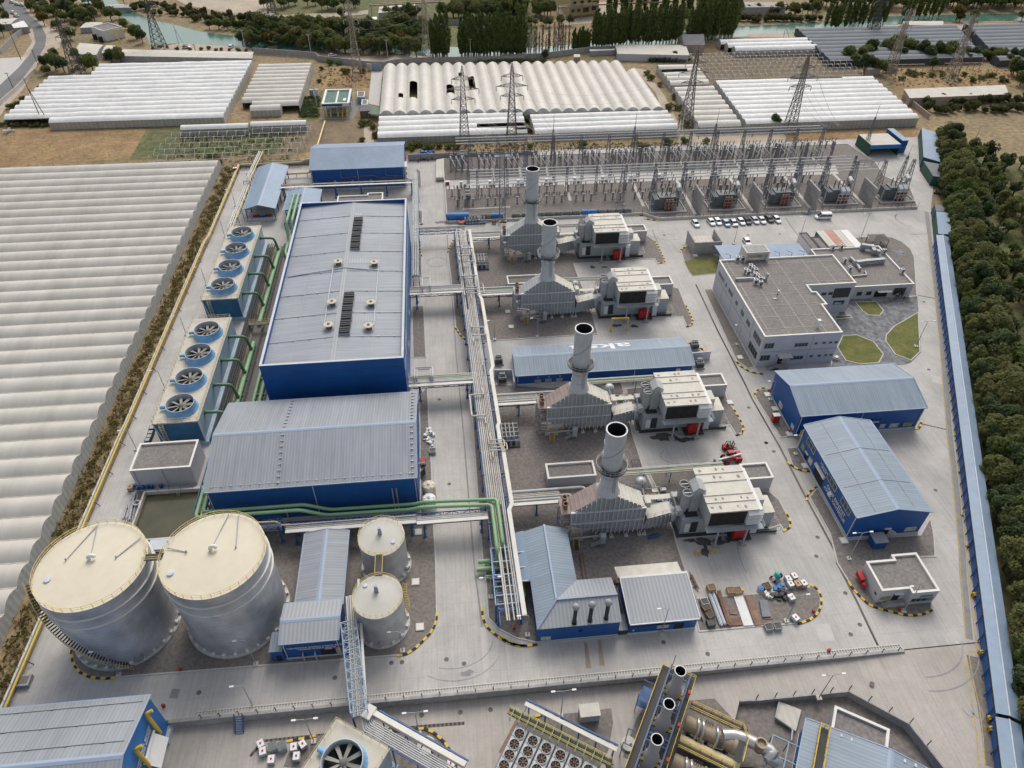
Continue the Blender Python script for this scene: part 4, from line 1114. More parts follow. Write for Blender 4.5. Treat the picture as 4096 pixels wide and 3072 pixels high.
wn(t,'Y',65.0,82.3,86.6,1.1,2.1,-1,3);wq(t,'sign','sgt','Y',65.0,83.8,86.2,2.6,3.0,-1,.15)
mb=MB();mb.box(78.3,81.7,64.6,65.9,0,.6);mb.box(77.9,78.3,64.6,65.9,0,.4);mb.box(77.5,77.9,64.6,65.9,0,.2);wp(mb,'stair','cwl',t)
mb=MB();mb.bar((77.6,64.6,1.0),(81.6,64.6,1.6),.05);mb.bar((81.7,64.6,.6),(81.7,64.6,1.6),.05);mb.bar((77.6,64.6,.2),(77.6,64.6,1.0),.05);wp(mb,'handrail','galv',t)
wn(t,'X',76.4,66.6,67.2,1.6,2.2,-1,0)
t=th_('fire_cabinet','red hose reel and box fixed by the gatehouse west wall','cabinet',(75.6,70.2,.12));mb=MB();mb.obox(0,.8,.6,1.5,.8,1.9);mb.obox(0,.8,1.5,1.75,.95,2.0);mb.bd('box','red',t);mb=MB();mb.cyl((-.3,-.9,.8),(.3,-.9,.8),.5,n=14);mb.bd('reel','red',t)
t=th_('gas_compressor_house','L shaped blue house with a hipped pale roof carrying three black chimneys','house',(18,70,0))
mb=MB();mb.pr_([(11.9,64.3),(26.6,64.3),(26.6,73.1),(20.1,73.1),(20.1,85.0),(11.9,85.0)],0,4.75);wp(mb,'wall','wbl',t)
e,r=4.85,6.5
for P in([(11.7,64.1,e),(15.7,68.6,r),(15.7,85.2,r),(11.7,85.2,e)],[(20.3,85.2,e),(15.7,85.2,r),(15.7,68.6,r),(20.3,73.3,e)],[(20.3,73.3,e),(15.7,68.6,r),(26.8,68.6,r),(26.8,73.3,e)],[(11.7,64.1,e),(26.8,64.1,e),(26.8,68.6,r),(15.7,68.6,r)]):
 mb=MB();mb.add(P,[(0,1,2,3)]);mb.add([(a,b,c-.12)for a,b,c in P],[(3,2,1,0)])
 wp(mb,'roof','rfl' if P[0][1]<65 and P[1][0]>20 or P[2][0]>26 else 'roof_blue_y',t)
mb=MB();mb.bar((15.7,68.6,r+.1),(15.7,85.2,r+.1),.35);mb.bar((15.7,68.6,r+.1),(26.8,68.6,r+.1),.35);mb.bar((11.7,64.1,e+.08),(15.7,68.6,r+.1),.3);wp(mb,'ridge_cap','tbl',t)
mb=MB();mb.quad((9.9,74.2,4.4),(11.7,74.2,4.85),(11.7,85.4,4.85),(9.9,85.4,4.4));wp(mb,'eave_sheet','rfb',t)
mb=MB();mb.box(11.84,26.66,64.24,64.3,0,.4);wp(mb,'plinth','plinth',t)
mb=MB();mb.cyl((19.6,64.3,2.8),(19.6,64.2,2.8),.32,n=14);wp(mb,'vent','dark',t)
wq(t,'notice_board','sgw','Y',64.3,12.5,14.3,.7,1.8,-1,.08)
for a,b in((597,478),(723,460),(853,443)):
 x,y=A(2,3,a,b,5.2)
 ch=th_('chimney','black chimney with a grey domed cap on the L shaped house roof','chimney',(x,y,4.9),0,'black chimneys on the L shaped house')
 mb=MB();mb.lt([(.5,0),(.5,.4)],n=14);mb.bd('flashing','dark',ch)
 mb=MB();mb.lt([(.36,.1),(.36,5.0)],n=14);mb.bd('shaft','bks',ch,True)
 mb=MB();mb.lt([(.3,4.9),(.62,5.0),(.66,5.25),(.5,5.6),(.2,5.8),(0,5.85)],n=14);mb.bd('cap','galv',ch,True)
t=gb('welding_shop','blue shed with a wide grey ribbed lean roof beside the scrap yard','shed',28.6,40.9,64.2,73.4,3.95,4.9,'X','rfl',ridge_at=.97,cap='white',downpipes=False)
wq(t,'door','dark','Y',64.2,36.9,38.6,.05,2.4,-1,.05);wq(t,'notice_board','sgw','Y',64.2,33.6,35.8,1.3,2.3,-1,.08);wq(t,'beam','dark','Y',64.2,28.8,36.8,2.55,2.75,-1,.06);wq(t,'notice_board','white','Y',64.2,29.2,29.5,1.2,1.6,-1,.08)
mb=MB();mb.add([(28.3,73.5,4.0),(40.6,73.5,4.0),(40.3,76.0,4.0),(28.0,76.0,4.0)],[(0,1,2,3)]);tag(mb.bd('lean_roof','gtr'),'beige lean-to roof behind the blue shed','roof')
t=th_('utility_cabinet','green cabinet with a ribbed lid between the two blue houses','cabinet',(27.6,64.9,0));mb=MB();mb.box(-.75,.75,-.5,.9,0,1.3);mb.bd('body','gsh',t);mb=MB();mb.box(-.85,.85,-.55,2.6,1.3,1.45);mb.bd('lid','rfl',t)
t=gb('fire_pump_house','small blue house with two lines of white lettering beside the big tanks','house',-32.4,-22.7,65.4,72.6,5.8,6.6,'X','rfl')
wq(t,'door','dark','Y',65.4,-26.3,-23.7,.3,2.4,-1,.05);wq(t,'notice_board','pwd','Y',65.4,-23.6,-22.75,.9,2.6,-1,.08);wq(t,'lintel','white','Y',65.4,-25.4,-24.2,2.5,2.62,-1,.1)
ltr("YONG'INGA QARSHI NASOS BINOSI\nYANGIN POMPA BINASI",t,.62,(-26.7,65.3,3.4),ar((1,0,0),(0,0,1)),'white')
for x in(-29.3,-27.2):
 mb=MB();mb.tb([(x,65.4,1.9),(x,64.9,1.9),(x+.2,64.6,.3)],.15);wp(mb,'vent_pipe','ppg',t)
t=th_('annex','small blue lean-to on the left of the lettered pump house','annex',(-33.6,67,0));mb=MB();mb.box(-34.7,-32.5,65.2,68.8,0,3.4);wp(mb,'wall','wbl',t);mb=MB();mb.box(-34.8,-32.5,65.1,68.9,3.4,3.55);wp(mb,'roof','roof_blue',t);wq(t,'door','dark','Y',65.2,-33.9,-33.0,.1,1.9,-1,.05)
gb('pipe_workshop','long narrow shed with a grey ribbed roof behind the lettered pump house','shed',-30.9,-22.9,72.9,89.0,4.4,5.2,'Y','roof_grey_y',wall='gtw',plinth=False,cap='tbl')
t=gb('electrical_house','long low blue house with white lettering painted on its far roof slope','house',15.5,60.9,133.7,144.6,3.5,5.0,'X','roof_blue')
sl=math.atan2(1.5,5.45)
ltr('aksa',t,4.8,(38.3,142.1,4.19+.17),ar((-1,0,0),(0,-cos(sl),sin(sl))),'pwh',squash=1.95)
for x in(20.1,22.8,25.6):wq(t,'louvre','galv','Y',133.7,x,x+1.6,.3,1.7,-1,.08)
wq(t,'door','white','Y',133.7,56.5,57.6,.3,2.4,-1,.06)
for x in(20.8,23.6,26.4):wq(t,'wall_lamp','white','Y',133.7,x,x+.2,2.4,2.6,-1,.3)
for k,(c,r,P,lab)in enumerate(((2,2,((1985,835),(2205,825),(2140,700),(1850,725)),'pale hut with a white parapet behind the front turbine unit'),(0,0,0,''),)):
 pass
for(x0,x1,y0,y1),lab in(((60.7,66.8,94.8,99.2),'pale flat hut at the right end of the front turbine unit'),((60.0,66.6,124.8,129.2),'pale flat hut at the right end of the second turbine unit, by the blue house'),((58.6,65.4,169.4,173.8),'pale flat hut at the right end of the third turbine unit'),((58.1,65.2,200.4,204.7),'pale flat hut at the right end of the farthest turbine unit')):
 flat('control_hut',lab,'hut',[(x0,y0),(x1,y0),(x1,y1),(x0,y1)],4.0)
for(x0,x1,y0,y1),lab in(((18.7,29.3,99.9,104.2),'long low hut with a white parapet behind the front boiler stack'),((17.4,27.4,175.3,179.7),'long low hut with a white parapet left of the third boiler stack')):
 flat('cable_hut',lab,'hut',[(x0,y0),(x1,y0),(x1,y1),(x0,y1)],3.0)
def ring_rail(mb,cx,cy,r,z,n=28,h=1.05,w_=.05):
 for i in range(n):
  a,b=2*pi*i/n,2*pi*(i+1)/n
  p,q_=(cx+r*cos(a),cy+r*sin(a)),(cx+r*cos(b),cy+r*sin(b))
  mb.bar((*p,z),(*p,z+h),w_)
  for k in(.5,1.0):
   mb.bar((*p,z+h*k),(*q_,z+h*k),w_)
def lr(mb,p,q_,z,step=1.6,h=1.05,w_=.05,z2=None):
 z2=z if z2 is None else z2
 p,q_=V((p[0],p[1],z)),V((q_[0],q_[1],z2))
 n=max(1,int((q_-p).length/step))
 for i in range(n+1):
  c=p.lerp(q_,i/n);mb.bar(c,c+V((0,0,h)),w_)
 for k in(.5,1.0):
  mb.bar(p+V((0,0,h*k)),q_+V((0,0,h*k)),w_)
def storage_tank(name,label,cx,cy,R_,H,top,big):
 t=th_(name,label,'tank',(cx,cy,0))
 mb=MB();mb.lt([(R_+.55,0),(R_+.55,.45),(R_-.1,.45)],cx,cy,48);wp(mb,'foundation','cpl',t)
 mb=MB();mb.lt([(R_,.4),(R_,H)],cx,cy,72);wp(mb,'shell','tank_shell',t,True)
 mb=MB();mb.lt([(R_,H),(R_+.08,H+.02),(R_*.5,H+.35),(0.01,H+.55)],cx,cy,72);wp(mb,'roof',top,t,True)
 if big:
  for k in(.73,.86):
   mb=MB();mb.lt([(R_,H*k),(R_+.28,H*k),(R_+.28,H*k+.14),(R_,H*k+.14)],cx,cy,64);wp(mb,'wind_girder','pwh',t)
 mb=MB();ring_rail(mb,cx,cy,R_-.05,H,36 if big else 24,1.05,.06 if big else .05);wp(mb,'railing','yep',t)
 n=28 if big else 14
 for i in range(n):
  a=2*pi*(i+.5)/n
  mb=MB();mb.obox(cx+(R_+.22)*cos(a),cy+(R_+.22)*sin(a),.45,1.0,.45,.55,a);wp(mb,'anchor_chair','pwh',t)
 return t
T1=storage_tank('storage_tank','taller steel water tank with a spiral stair, nearest the west wall',-62.0,75.4,8.75,18.3,'tank_top',True)
T2=storage_tank('storage_tank','tall steel water tank with a cream roof and no stair on its front',-42.3,75.6,8.6,18.3,'tank_top',True)
T3=storage_tank('storage_tank','small steel tank with a grey roof, the rear one by the green pipes',-15.5,83.2,4.3,9.4,'tank_top_grey',False)
T4=storage_tank('storage_tank','small steel tank with a grey roof and side ladder by the truss bridge',-15.7,70.5,4.3,9.4,'tank_top_grey',False)
def tank_bits(t,c,r,vent,man,conduits,H):
 x,y=A(c[0],c[1],vent[0],vent[1],H+.6)
 mb=MB();mb.tb([(x,y,H+.4),(x,y,H+1.5),(x+.9,y,H+1.5),(x+.9,y,H+1.1)],.32,10);wp(mb,'vent','white',t)
 if man:
  x,y=A(man[0],man[1],man[2],man[3],H+.2);mb=MB();mb.lt([(.55,H+.05),(.55,H+.45),(0.01,H+.5)],x,y,16);wp(mb,'manhole','plinth',t)
 for p in conduits:
  mb=MB();a,b=A3(*p[0],H+.35),A3(*p[1],H+.45);mb.cyl(a,b,.09,n=5);mb.cyl(b,(b[0],b[1],H+.9),.14,n=6);wp(mb,'conduit','gtw',t)
tank_bits(T1,(0,2),0,(718,1480),(0,3,382,142),[((0,2,780,1210),(0,2,530,1490)),((0,2,782,1210),(0,2,728,1470)),((0,2,1130,1310),(0,2,935,1468))],18.3)
tank_bits(T2,(0,2),0,(1695,1405),(0,3,1372,88),[((0,2,1840,1120),(0,2,1705,1390)),((0,2,1918,1130),(0,2,1898,1388)),((0,2,1345,1390),(0,2,1500,1424))],18.3)
mb=MB()
N=46
for i in range(N):
 a=math.radians(196+i*95/N);z=17.8*(1-i/N)
 for r0,r1 in((8.85,9.9),):
  p=[(-62+r0*cos(a),75.4+r0*sin(a)),(-62+r1*cos(a),75.4+r1*sin(a))]
  b=a+math.radians(1.5)
  q_=[(-62+r1*cos(b),75.4+r1*sin(b)),(-62+r0*cos(b),75.4+r0*sin(b))]
  mb.pr_(p+q_,z,z+.1)
wp(mb,'stair','bks',T1)
mb=MB();prev=None
for i in range(N+1):
 a=math.radians(196+i*95/N);z=17.8*(1-i/N)
 c=V((-62+9.95*cos(a),75.4+9.95*sin(a),z))
 if i%2==0:mb.bar(c,c+V((0,0,1.1)),.05)
 if prev is not None:
  for k in(.05,.55,1.1):mb.bar(prev+V((0,0,k)),c+V((0,0,k)),.06)
 prev=c
wp(mb,'stair_railing','yep',T1)
x,y=-62+8.8*cos(math.radians(300)),75.4+8.8*sin(math.radians(300))
for t,cx,cy,R_,ang in((T1,-62,75.4,8.75,299),(T4,-15.7,70.5,4.3,268),(T3,-15.5,83.2,4.3,-25)):
 a=math.radians(ang);mb=MB();mb.cyl((cx+(R_-.1)*cos(a),cy+(R_-.1)*sin(a),1.4),(cx+(R_+.55)*cos(a),cy+(R_+.55)*sin(a),1.4),.7 if R_>5 else .5,n=14);wp(mb,'manway','galv',t)
t=th_('walkway_bridge','short yellow railed walkway between the two tall tanks','walkway',(-52,76,18.3))
mb=MB();mb.pr_([(-53.6,75.3),(-50.6,75.3),(-50.6,76.7),(-53.6,76.7)],18.2,18.35);wp(mb,'deck','bks',t)
mb=MB();lr(mb,(-53.6,75.3),(-50.6,75.3),18.35);lr(mb,(-53.6,76.7),(-50.6,76.7),18.35);wp(mb,'railing','yep',t)
t=th_('walkway_bridge','narrow yellow railed walkway between the two small tanks','walkway',(-15.6,77,9.4))
mb=MB();mb.pr_([(-16.3,74.6),(-15.0,74.6),(-15.0,79.2),(-16.3,79.2)],9.4,9.5);wp(mb,'deck','bks',t)
mb=MB();lr(mb,(-16.3,74.6),(-16.3,79.2),9.5);lr(mb,(-15.0,74.6),(-15.0,79.2),9.5);wp(mb,'railing','yellow',t)
for t,cx,cy,c,r,vx,vy in((T3,-15.5,83.2,1,2,1045,1275),(T4,-15.7,70.5,1,3,1017,230)):
 x,y=A(c,r,vx,vy,9.9);mb=MB();mb.obox(x,y,9.6,11.2,.7,.7,.2);wp(mb,'vent','galv',t);mb=MB();mb.obox(x,y,11.2,11.6,.5,.5,.2);wp(mb,'vent_cap','ct_fan',t)
 mb=MB();mb.lt([(.4,9.5),(.4,9.85),(0.01,9.9)],cx+2.2*(1 if r==2 else-1),cy+(-1.6 if r==2 else 2.2),14);wp(mb,'manhole','plinth',t)
mb=MB()
for k in range(12):
 z=.8+k*.8;mb.bar((-11.35,71.6,z),(-11.35,72.2,z),.05)
 for i in range(6):
  a,b=-pi/2+pi*i/6,-pi/2+pi*(i+1)/6
  if z>2.5:mb.bar((-11.3+.7*cos(a),71.9+.6*sin(a),z),(-11.3+.7*cos(b),71.9+.6*sin(b),z),.05)
for y in(71.6,72.2):mb.bar((-11.35,y,.3),(-11.35,y,10.6),.06)
mb.bar((-10.6,71.9,2.6),(-10.6,71.9,10.6),.05)
wp(mb,'ladder','yellow',T4)
for(x,y,h,m_,lab)in((-6.8,99.6,4.2,'plastic_tank','cream ribbed plastic tank, the farther of two by the steam hall corner'),(-6.8,96.2,4.0,'plw','white ribbed plastic tank nearest the green pipe bridge')):
 t=th_('plastic_tank',lab,'tank',(x,y,0))
 mb=MB();pr=[(1.45,0)]
 for k in range(6):pr+=[(1.45,.2+k*h/6.6),(1.5,.3+k*h/6.6),(1.45,.4+k*h/6.6)]
 mb.lt(pr+[(1.42,h-.25),(1.2,h)],n=24);mb.bd('body',m_,t,True)
 mb=MB();mb.lt([(1.2,h),(.5,h+.22),(0.01,h+.25)],n=24)
 for k in range(6):mb.obox(.8*cos(k*1.047),.8*sin(k*1.047),h,h+.2,.7,.22,k*1.047)
 mb.bd('top',m_,t,True)
 mb=MB();mb.lt([(.35,h+.2),(.35,h+.4),(0.01,h+.45)],n=14);mb.bd('lid','galv',t)
def fan_cell(parent,x,y,z,R_,blades=8,motor=pi):
 mb=MB();mb.lt([(R_+.55,z),(R_+.22,z+.6),(R_+.06,z+1.3),(R_+.04,z+1.9)],x,y,56,.008);wp(mb,'fan_stack','ct_fan',parent)
 fs_=parent.children[-1]if False else None
 mb=MB();mb.lt([(R_+.06,z+1.9),(R_-.08,z+1.92),(R_-.1,z+1.2),(R_-.05,z+.05)],x,y,48);wp(mb,'stack_lining','ct_in',parent,True)
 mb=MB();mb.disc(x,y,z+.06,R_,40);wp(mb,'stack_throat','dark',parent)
 mb=MB()
 for k in range(blades):
  a=2*pi*k/blades+.2
  c,s_=cos(a),sin(a)
  ri,ro=.45,R_-.25
  for dz,sg in((0,1),):
   wi,wo=.22,.34
   pts=[(x+ri*c-s_*wi,y+ri*s_+c*wi,z+1.12),(x+ro*c-s_*wo,y+ro*s_+c*wo,z+1.1),(x+ro*c+s_*wo,y+ro*s_-c*wo,z+.95),(x+ri*c+s_*wi,y+ri*s_-c*wi,z+.92)]
   mb.add(pts+[(p[0],p[1],p[2]-.06)for p in pts],[(3,2,1,0),(4,5,6,7),(0,1,5,4),(1,2,6,5),(2,3,7,6),(3,0,4,7)])
 wp(mb,'fan_blade','blade',parent)
 mb=MB();mb.lt([(.55,z+.75),(.55,z+1.15),(.25,z+1.3),(0.01,z+1.32)],x,y,14);wp(mb,'fan_hub','iron',parent)
 mb=MB();c,s_=cos(motor),sin(motor)
 mb.cyl((x+(R_+.3)*c,y+(R_+.3)*s_,z+.75),(x+(R_+1.5)*c,y+(R_+1.5)*s_,z+.75),.42,n=12);wp(mb,'motor','ct_fan',parent)
def cooling_tower(label,x0,x1,y0,y1,h,fans):
 t=th_('cooling_tower',label,'cooling tower',((x0+x1)/2,(y0+y1)/2,0))
 mb=MB();mb.quad((x0,y0,1),(x1,y0,1),(x1,y0,h-.3),(x0,y0,h-.3));mb.quad((x1,y1,1),(x0,y1,1),(x0,y1,h-.3),(x1,y1,h-.3))
 wp(mb,'end_wall','ct_wall',t)
 mb=MB();mb.quad((x1,y0,1),(x1,y1,1),(x1,y1,h-.3),(x1,y0,h-.3));wp(mb,'side_wall','ct_side',t)
 mb=MB();mb.quad((x0+1.2,y1,1),(x0+1.2,y0,1),(x0,y0,h-.3),(x0,y1,h-.3));wp(mb,'louvre_wall','gtw',t)
 mb=MB();mb.box(x0-.2,x1+.15,y0-.15,y1+.15,h-.3,h);wp(mb,'deck','ct_deck',t)
 mb=MB();mb.box(x0+.2,x1+.8,y0-.5,y1+.5,0,1.0);wp(mb,'basin','ct_side',t)
 mb=MB()
 mb.bar((x1+.05,y0-.05,.9),(x1+.05,y0-.05,h),.22);mb.bar((x0+.9,y0-.05,.9),(x0-.1,y0-.05,h),.22);mb.bar((x1+.1,y0,1.1),(x1+.1,y1,1.1),.2)
 wp(mb,'edge_trim','plinth',t)
 mb=MB()
 for a,b in(((x0,y0),(x1,y0)),((x1,y0),(x1,y1)),((x1,y1),(x0,y1)),((x0,y1),(x0,y0))):lr(mb,a,b,h,1.5,1.1,.055)
 wp(mb,'railing','rlc',t)
 mb=MB()
 for k in range(14):
  z=.6+k*.5;mb.bar((x0+1.5,y0-.7,z),(x0+2.3,y0-.7,z),.05)
  if z>2:
   for i in range(5):
    a,b=pi+pi*i/5,pi+pi*(i+1)/5
    mb.bar((x0+1.9+.5*cos(a),y0-.75+.6*sin(a),z),(x0+1.9+.5*cos(b),y0-.75+.6*sin(b),z),.045)
 for xx in(x0+1.5,x0+2.3):mb.bar((xx,y0-.7,0),(xx,y0-.7,h+1.1),.07)
 wp(mb,'ladder','rlc',t)
 mb=MB()
 for yy in range(int(y0)+2,int(y1),3):mb.box(x0-.1,x1+.1,yy,yy+.05,h,h+.012)
 wp(mb,'deck_seam','patch',t)
 for fx,fy in fans:fan_cell(t,fx,fy,h,3.1)
 return t
cooling_tower('four fan cooling tower with light blue sides, farther from the tall tanks',-67.4,-57.8,168.8,208.8,7.3,[(-62.2,202.2),(-62.2,192.6),(-62.2,183.0),(-62.3,173.5)])
cooling_tower('four fan cooling tower with light blue sides, next to the square grey house',-67.6,-57.8,120.6,159.7,7.3,[(-62.2,152.8),(-62.3,143.5),(-62.3,134.2),(-62.2,124.9)])
k=0
for c,r,x,y in((0,1,2110,458),(0,1,2060,588),(0,1,2015,725),(0,1,1965,878),(0,1,1855,1228),(0,1,1795,1412),(0,2,1735,108),(0,2,1665,325)):
 Y=AX(c,r,x,y,-57.5)[0]
 t=th_('riser_pipe','dark green riser pipe bending from the ground header into a cooling tower side','pipe',(-57.7,Y,0),0,'green riser pipes along the cooling towers')
 mb=MB();mb.tb([(0,0,5.6),(4.2,-.3,5.6),(4.9,-.4,1.0)],.38,10);mb.bd('pipe','pgd',t,True)
 mb=MB();mb.cyl((.0,0,5.6),(.35,0,5.6),.55,n=12);mb.cyl((4.75,-.38,2.0),(4.8,-.39,1.7),.55,n=12);mb.bd('flange','pgd',t)
for lab,pts,rr in(('thick green header pipe on the ground beside the farther cooling tower',[(-52.8,205,.95),(-52.8,165.5,.95)],.62),('thick green header pipe on the ground beside the nearer cooling tower',[(-52.9,156.5,.95),(-52.9,121,.95)],.62),('green pipe running low along the tallest hall, the left of a pair',[(-50.6,232,6.2),(-50.6,213,6.2),(-50.6,209,1.0),(-50.8,203,.8),(-49.2,198,.8),(-49.2,121,.8)],.42),('green pipe running low along the tallest hall, the right of a pair',[(-49.0,232,6.2),(-49.0,213,6.2),(-49.0,209,1.0),(-49.2,203,.8),(-47.7,198,.8),(-47.7,121,.8)],.42)):
 t=th_('header_pipe',lab,'pipe',(pts[0][0],pts[0][1],0))
 mb=MB();mb.tb(pts,rr,10);wp(mb,'pipe','pgn',t,True)
 mb=MB()
 for yy in range(124,int(min(196,pts[0][1])),6):
  if yy>pts[-1][1]:mb.box(pts[-1][0]-.6,pts[-1][0]+.6,yy,yy+.4,0,pts[-1][2]-rr+.1)
 if mb.v:wp(mb,'saddle','cwl',t)
mb=MB()
for x,m_ in((-56.8,0),(-56.4,1),(-56.0,0),(-55.6,2),(-55.2,1),(-54.8,0),(-54.4,1),(-51.8,0),(-51.4,1),(-46.6,1)):
 mb.bar((x,121,.7+m_*.3),(x,208,.7+m_*.3),.22)
t=th_('pipe_bundle','dark bundle of thin pipes and trays lying beside the cooling towers','pipes',(-55,165,0));wp(mb,'pipes','bks',t)
mb=MB();lr(mb,(-54.0,121),(-54.0,160),.4,2.0);lr(mb,(-54.0,169),(-54.0,208),.4,2.0);wp(mb,'railing','yep',t)
mb=MB();mb.box(-57.4,-46.5,121,208,.008,.03);wp(mb,'trench_floor','iron',t)
t=th_('crossover_platform','dark steel stepover crossing the green pipes between the towers','platform',(-51,163,0));mb=MB();mb.box(-55,-46.2,162.6,163.8,2.2,2.35);mb.box(-55,-54.8,162.6,163.8,0,2.2);mb.box(-46.4,-46.2,162.6,163.8,0,2.2);wp(mb,'deck','iron',t);mb=MB();lr(mb,(-55,162.6),(-46.2,162.6),2.35);lr(mb,(-55,163.8),(-46.2,163.8),2.35);wp(mb,'railing','yellow',t)
t=th_('pipe_support_frame','blue frame carrying two green pipes behind the farther cooling tower','frame',(-49.8,220,0))
for yy in(212.5,219,226,232):
 mb=MB();mb.bar((-51.4,yy,0),(-51.4,yy,5.8),.2);mb.bar((-48.2,yy,0),(-48.2,yy,5.8),.2);mb.bar((-51.4,yy,5.7),(-48.2,yy,5.7),.2);mb.bar((-51.4,yy,0),(-48.2,yy,5.5),.12);wp(mb,'support','rkb',t)
def turbine_unit(cx,cy,rust,where,lean):
 b=th_('heat_recovery_boiler','grey ribbed boiler with a %s left shoulder and tall stack, %s'%('rust red' if rust==2 else 'brownish' if rust else 'grey',where),'boiler',(cx,cy,0))
 W=lambda pts:pts
 prof=[(-7.4,4.1),(-7.4,8.35),(-2.0,12.3),(1.7,12.3),(7.5,8.5),(7.9,1.3),(.4,1.1)]
 mb=MB()
 n=len(prof)
 mb.add([(x,-1.9,z)for x,z in prof]+[(x,2.0,z)for x,z in prof],[list(range(n))[::-1],list(range(n,2*n))]+[(i,n+i,n+(i+1)%n,(i+1)%n)[::-1]for i in(0,2,4,5,6)])
 mb.bd('casing','boiler',b)
 for(xa,za),(xb,zb),m_ in(((-7.4,8.35),(-2.0,12.3),('boiler','bru','bru')[rust]),((1.7,12.3),(7.5,8.5),'gtr')):
  mb=MB();mb.quad((xa,-1.95,za),(xb,-1.95,zb),(xb,2.05,zb),(xa,2.05,za))
  for k in range(7):
   f=(k+.5)/7;x,z=xa+(xb-xa)*f,za+(zb-za)*f
   mb.bar((x,-1.95,z+.06),(x,2.05,z+.06),.13)
  o=mb.bd('shoulder_plate',m_,b)
 mb=MB()
 def topz(x):
  if x<-2:return 8.35+(x+7.4)*3.95/5.4
  if x<1.7:return 12.3
  return 12.3-(x-1.7)*3.8/5.8
 def botz(x):
  return 4.1-(x+7.4)*3.0/7.8 if x<.4 else 1.15
 for k in range(17):
  x=-7.3+k*.925
  mb.box(x,x+.14,-2.3,-1.9,max(botz(x),1.0)-.05,topz(x)-.05)
 for z in(5.0,8.4):
  mb.box(-7.4,7.6,-2.36,-1.9,z,z+.34)
 mb.box(-7.4,7.8,-2.06,-1.9,2.9,3.0)
 mb.bd('stiffener','stack',b)
 for x in(-7.2,-4.9,-2.0,1.4,4.4,7.2,8.2):
  for y in(-2.3,1.9):
   mb=MB();mb.box(x-.13,x+.13,y-.13,y+.13,.3,botz(x)+.1 if x<8 else 1.4);mb.m=1;mb.box(x-.4,x+.4,y-.4,y+.4,0,.4);mb.bd('leg',['boiler','cpl'],b)
 mb=MB();mb.lt([(2.3,12.2),(1.75,13.8),(1.7,19.4),(1.72,19.6)],0,0,32);mb.lt([(1.86,19.6),(1.9,22),(1.9,28.6),(1.98,28.6),(1.98,29.0),(1.72,29.0)],0,0,32)
 for z in(14.6,17.0,22.6,25.6):mb.lt([(1.75 if z<19 else 1.9,z),(1.83 if z<19 else 1.98,z),(1.83 if z<19 else 1.98,z+.12),(1.75 if z<19 else 1.9,z+.12)],0,0,32)
 st=mb.bd('stack','stack',b,True)
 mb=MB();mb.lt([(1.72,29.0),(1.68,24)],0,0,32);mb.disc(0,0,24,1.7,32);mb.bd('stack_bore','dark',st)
 mb=MB();prev=None
 for i in range(25):
  a=math.radians(-200+i*9.5);z=21.3+i*.27
  p=(1.94*cos(a),1.94*sin(a),z)
  if prev:mb.bar(prev,p,.13)
  prev=p
 mb.bd('strake','gtw',st)
 mb=MB();mb.lt([(1.72,19.2),(2.95,19.2),(2.95,19.32),(1.8,19.32)],0,0,28);pf=mb.bd('platform','bks',b)
 mb=MB();ring_rail(mb,0,0,2.95,19.3,20,1.1,.06)
 for k in range(8):
  a=k*pi/4;mb.bar((1.7*cos(a),1.7*sin(a),18),(2.9*cos(a),2.9*sin(a),19.2),.1)
 mb.bd('railing','galv',pf)
 mb=MB();mb.bar((.35,-1.8,12.3),(.35,-1.8,19),.1);mb.bar((.75,-1.8,12.3),(.75,-1.8,19),.1);mb.bar((.5,-2.05,5),(.5,-2.05,12.3),.09);mb.bd('conduit','gtw',b)
 mb=MB();mb.add([(7.9,-1.8,1.2),(9.0,-1.8,1.2),(13.4,-1.3,1.9),(13.4,-1.3,5.3),(8.4,-1.8,4.5),(7.9,1.9,1.2),(9.0,1.9,1.2),(13.4,1.4,1.9),(13.4,1.4,5.3),(8.4,1.9,4.5)],[(0,1,2,3,4),(9,8,7,6,5),(4,3,8,9),(0,5,6,1),(1,6,7,2),(3,2,7,8)])
 for k in range(6):
  x=8.6+k*.85;mb.box(x,x+.1,-1.98,-1.3,1.25,4.6+k*.12)
 mb.bd('inlet_duct','boiler',b)
 mb=MB();mb.quad((8.4,-1.85,4.56),(13.4,-1.35,5.36),(13.4,1.45,5.36),(8.4,1.95,4.56));mb.bd('duct_top','gtr',b)
 mb=MB();mb.cyl((13.4,0,3.4),(14.0,0,3.4),1.9,n=20);mb.cyl((14.0,0,3.4),(14.5,0,3.4),1.6,n=20);mb.bd('expansion_joint','gtw',b,True)
 for y,z in((.9,9.9),(-.6,9.6)):
  mb=MB();mb.lt([(.45,z-1.6),(.45,z),(.6,z),(.6,z+.2),(.4,z+.2),(.4,z-.6),(.01,z-.6)],-8.3,y,14);mb.bd('valve_stub','rust',b)
 for k,(y,top)in enumerate(((-1.6,5.4),(-.8,6.6),(.2,7.6),(1.3,7.0))):
  mb=MB();mb.tb([(-7.5,y,top),(-8.7-.2*k,y,top),(-8.7-.2*k,y,1.3),(-6.8,y,1.0)],.22);mb.bd('pipe','ppg',b)
 mb=MB()
 for z in(4.2,6.4,8.2):
  mb.box(-9.3,-7.4,-2.0,2.0,z,z+.08)
 for x,y in((-9.2,-1.9),(-9.2,1.9)):mb.bar((x,y,.2),(x,y,8.3),.16)
 for y in(-1.9,1.9):mb.bar((-9.2,y,2.2),(-7.4,y,6),.1)
 mb.bd('pipe_frame','bru' if rust else 'boiler',b)
 mb=MB();mb.tb([(-7.6,-2.8,1.1),(-1.6,-2.8,1.5),(-1.4,-2.8,.9),(-1.0,-1.9,1.0)],.2);mb.bd('pipe','ppg',b)
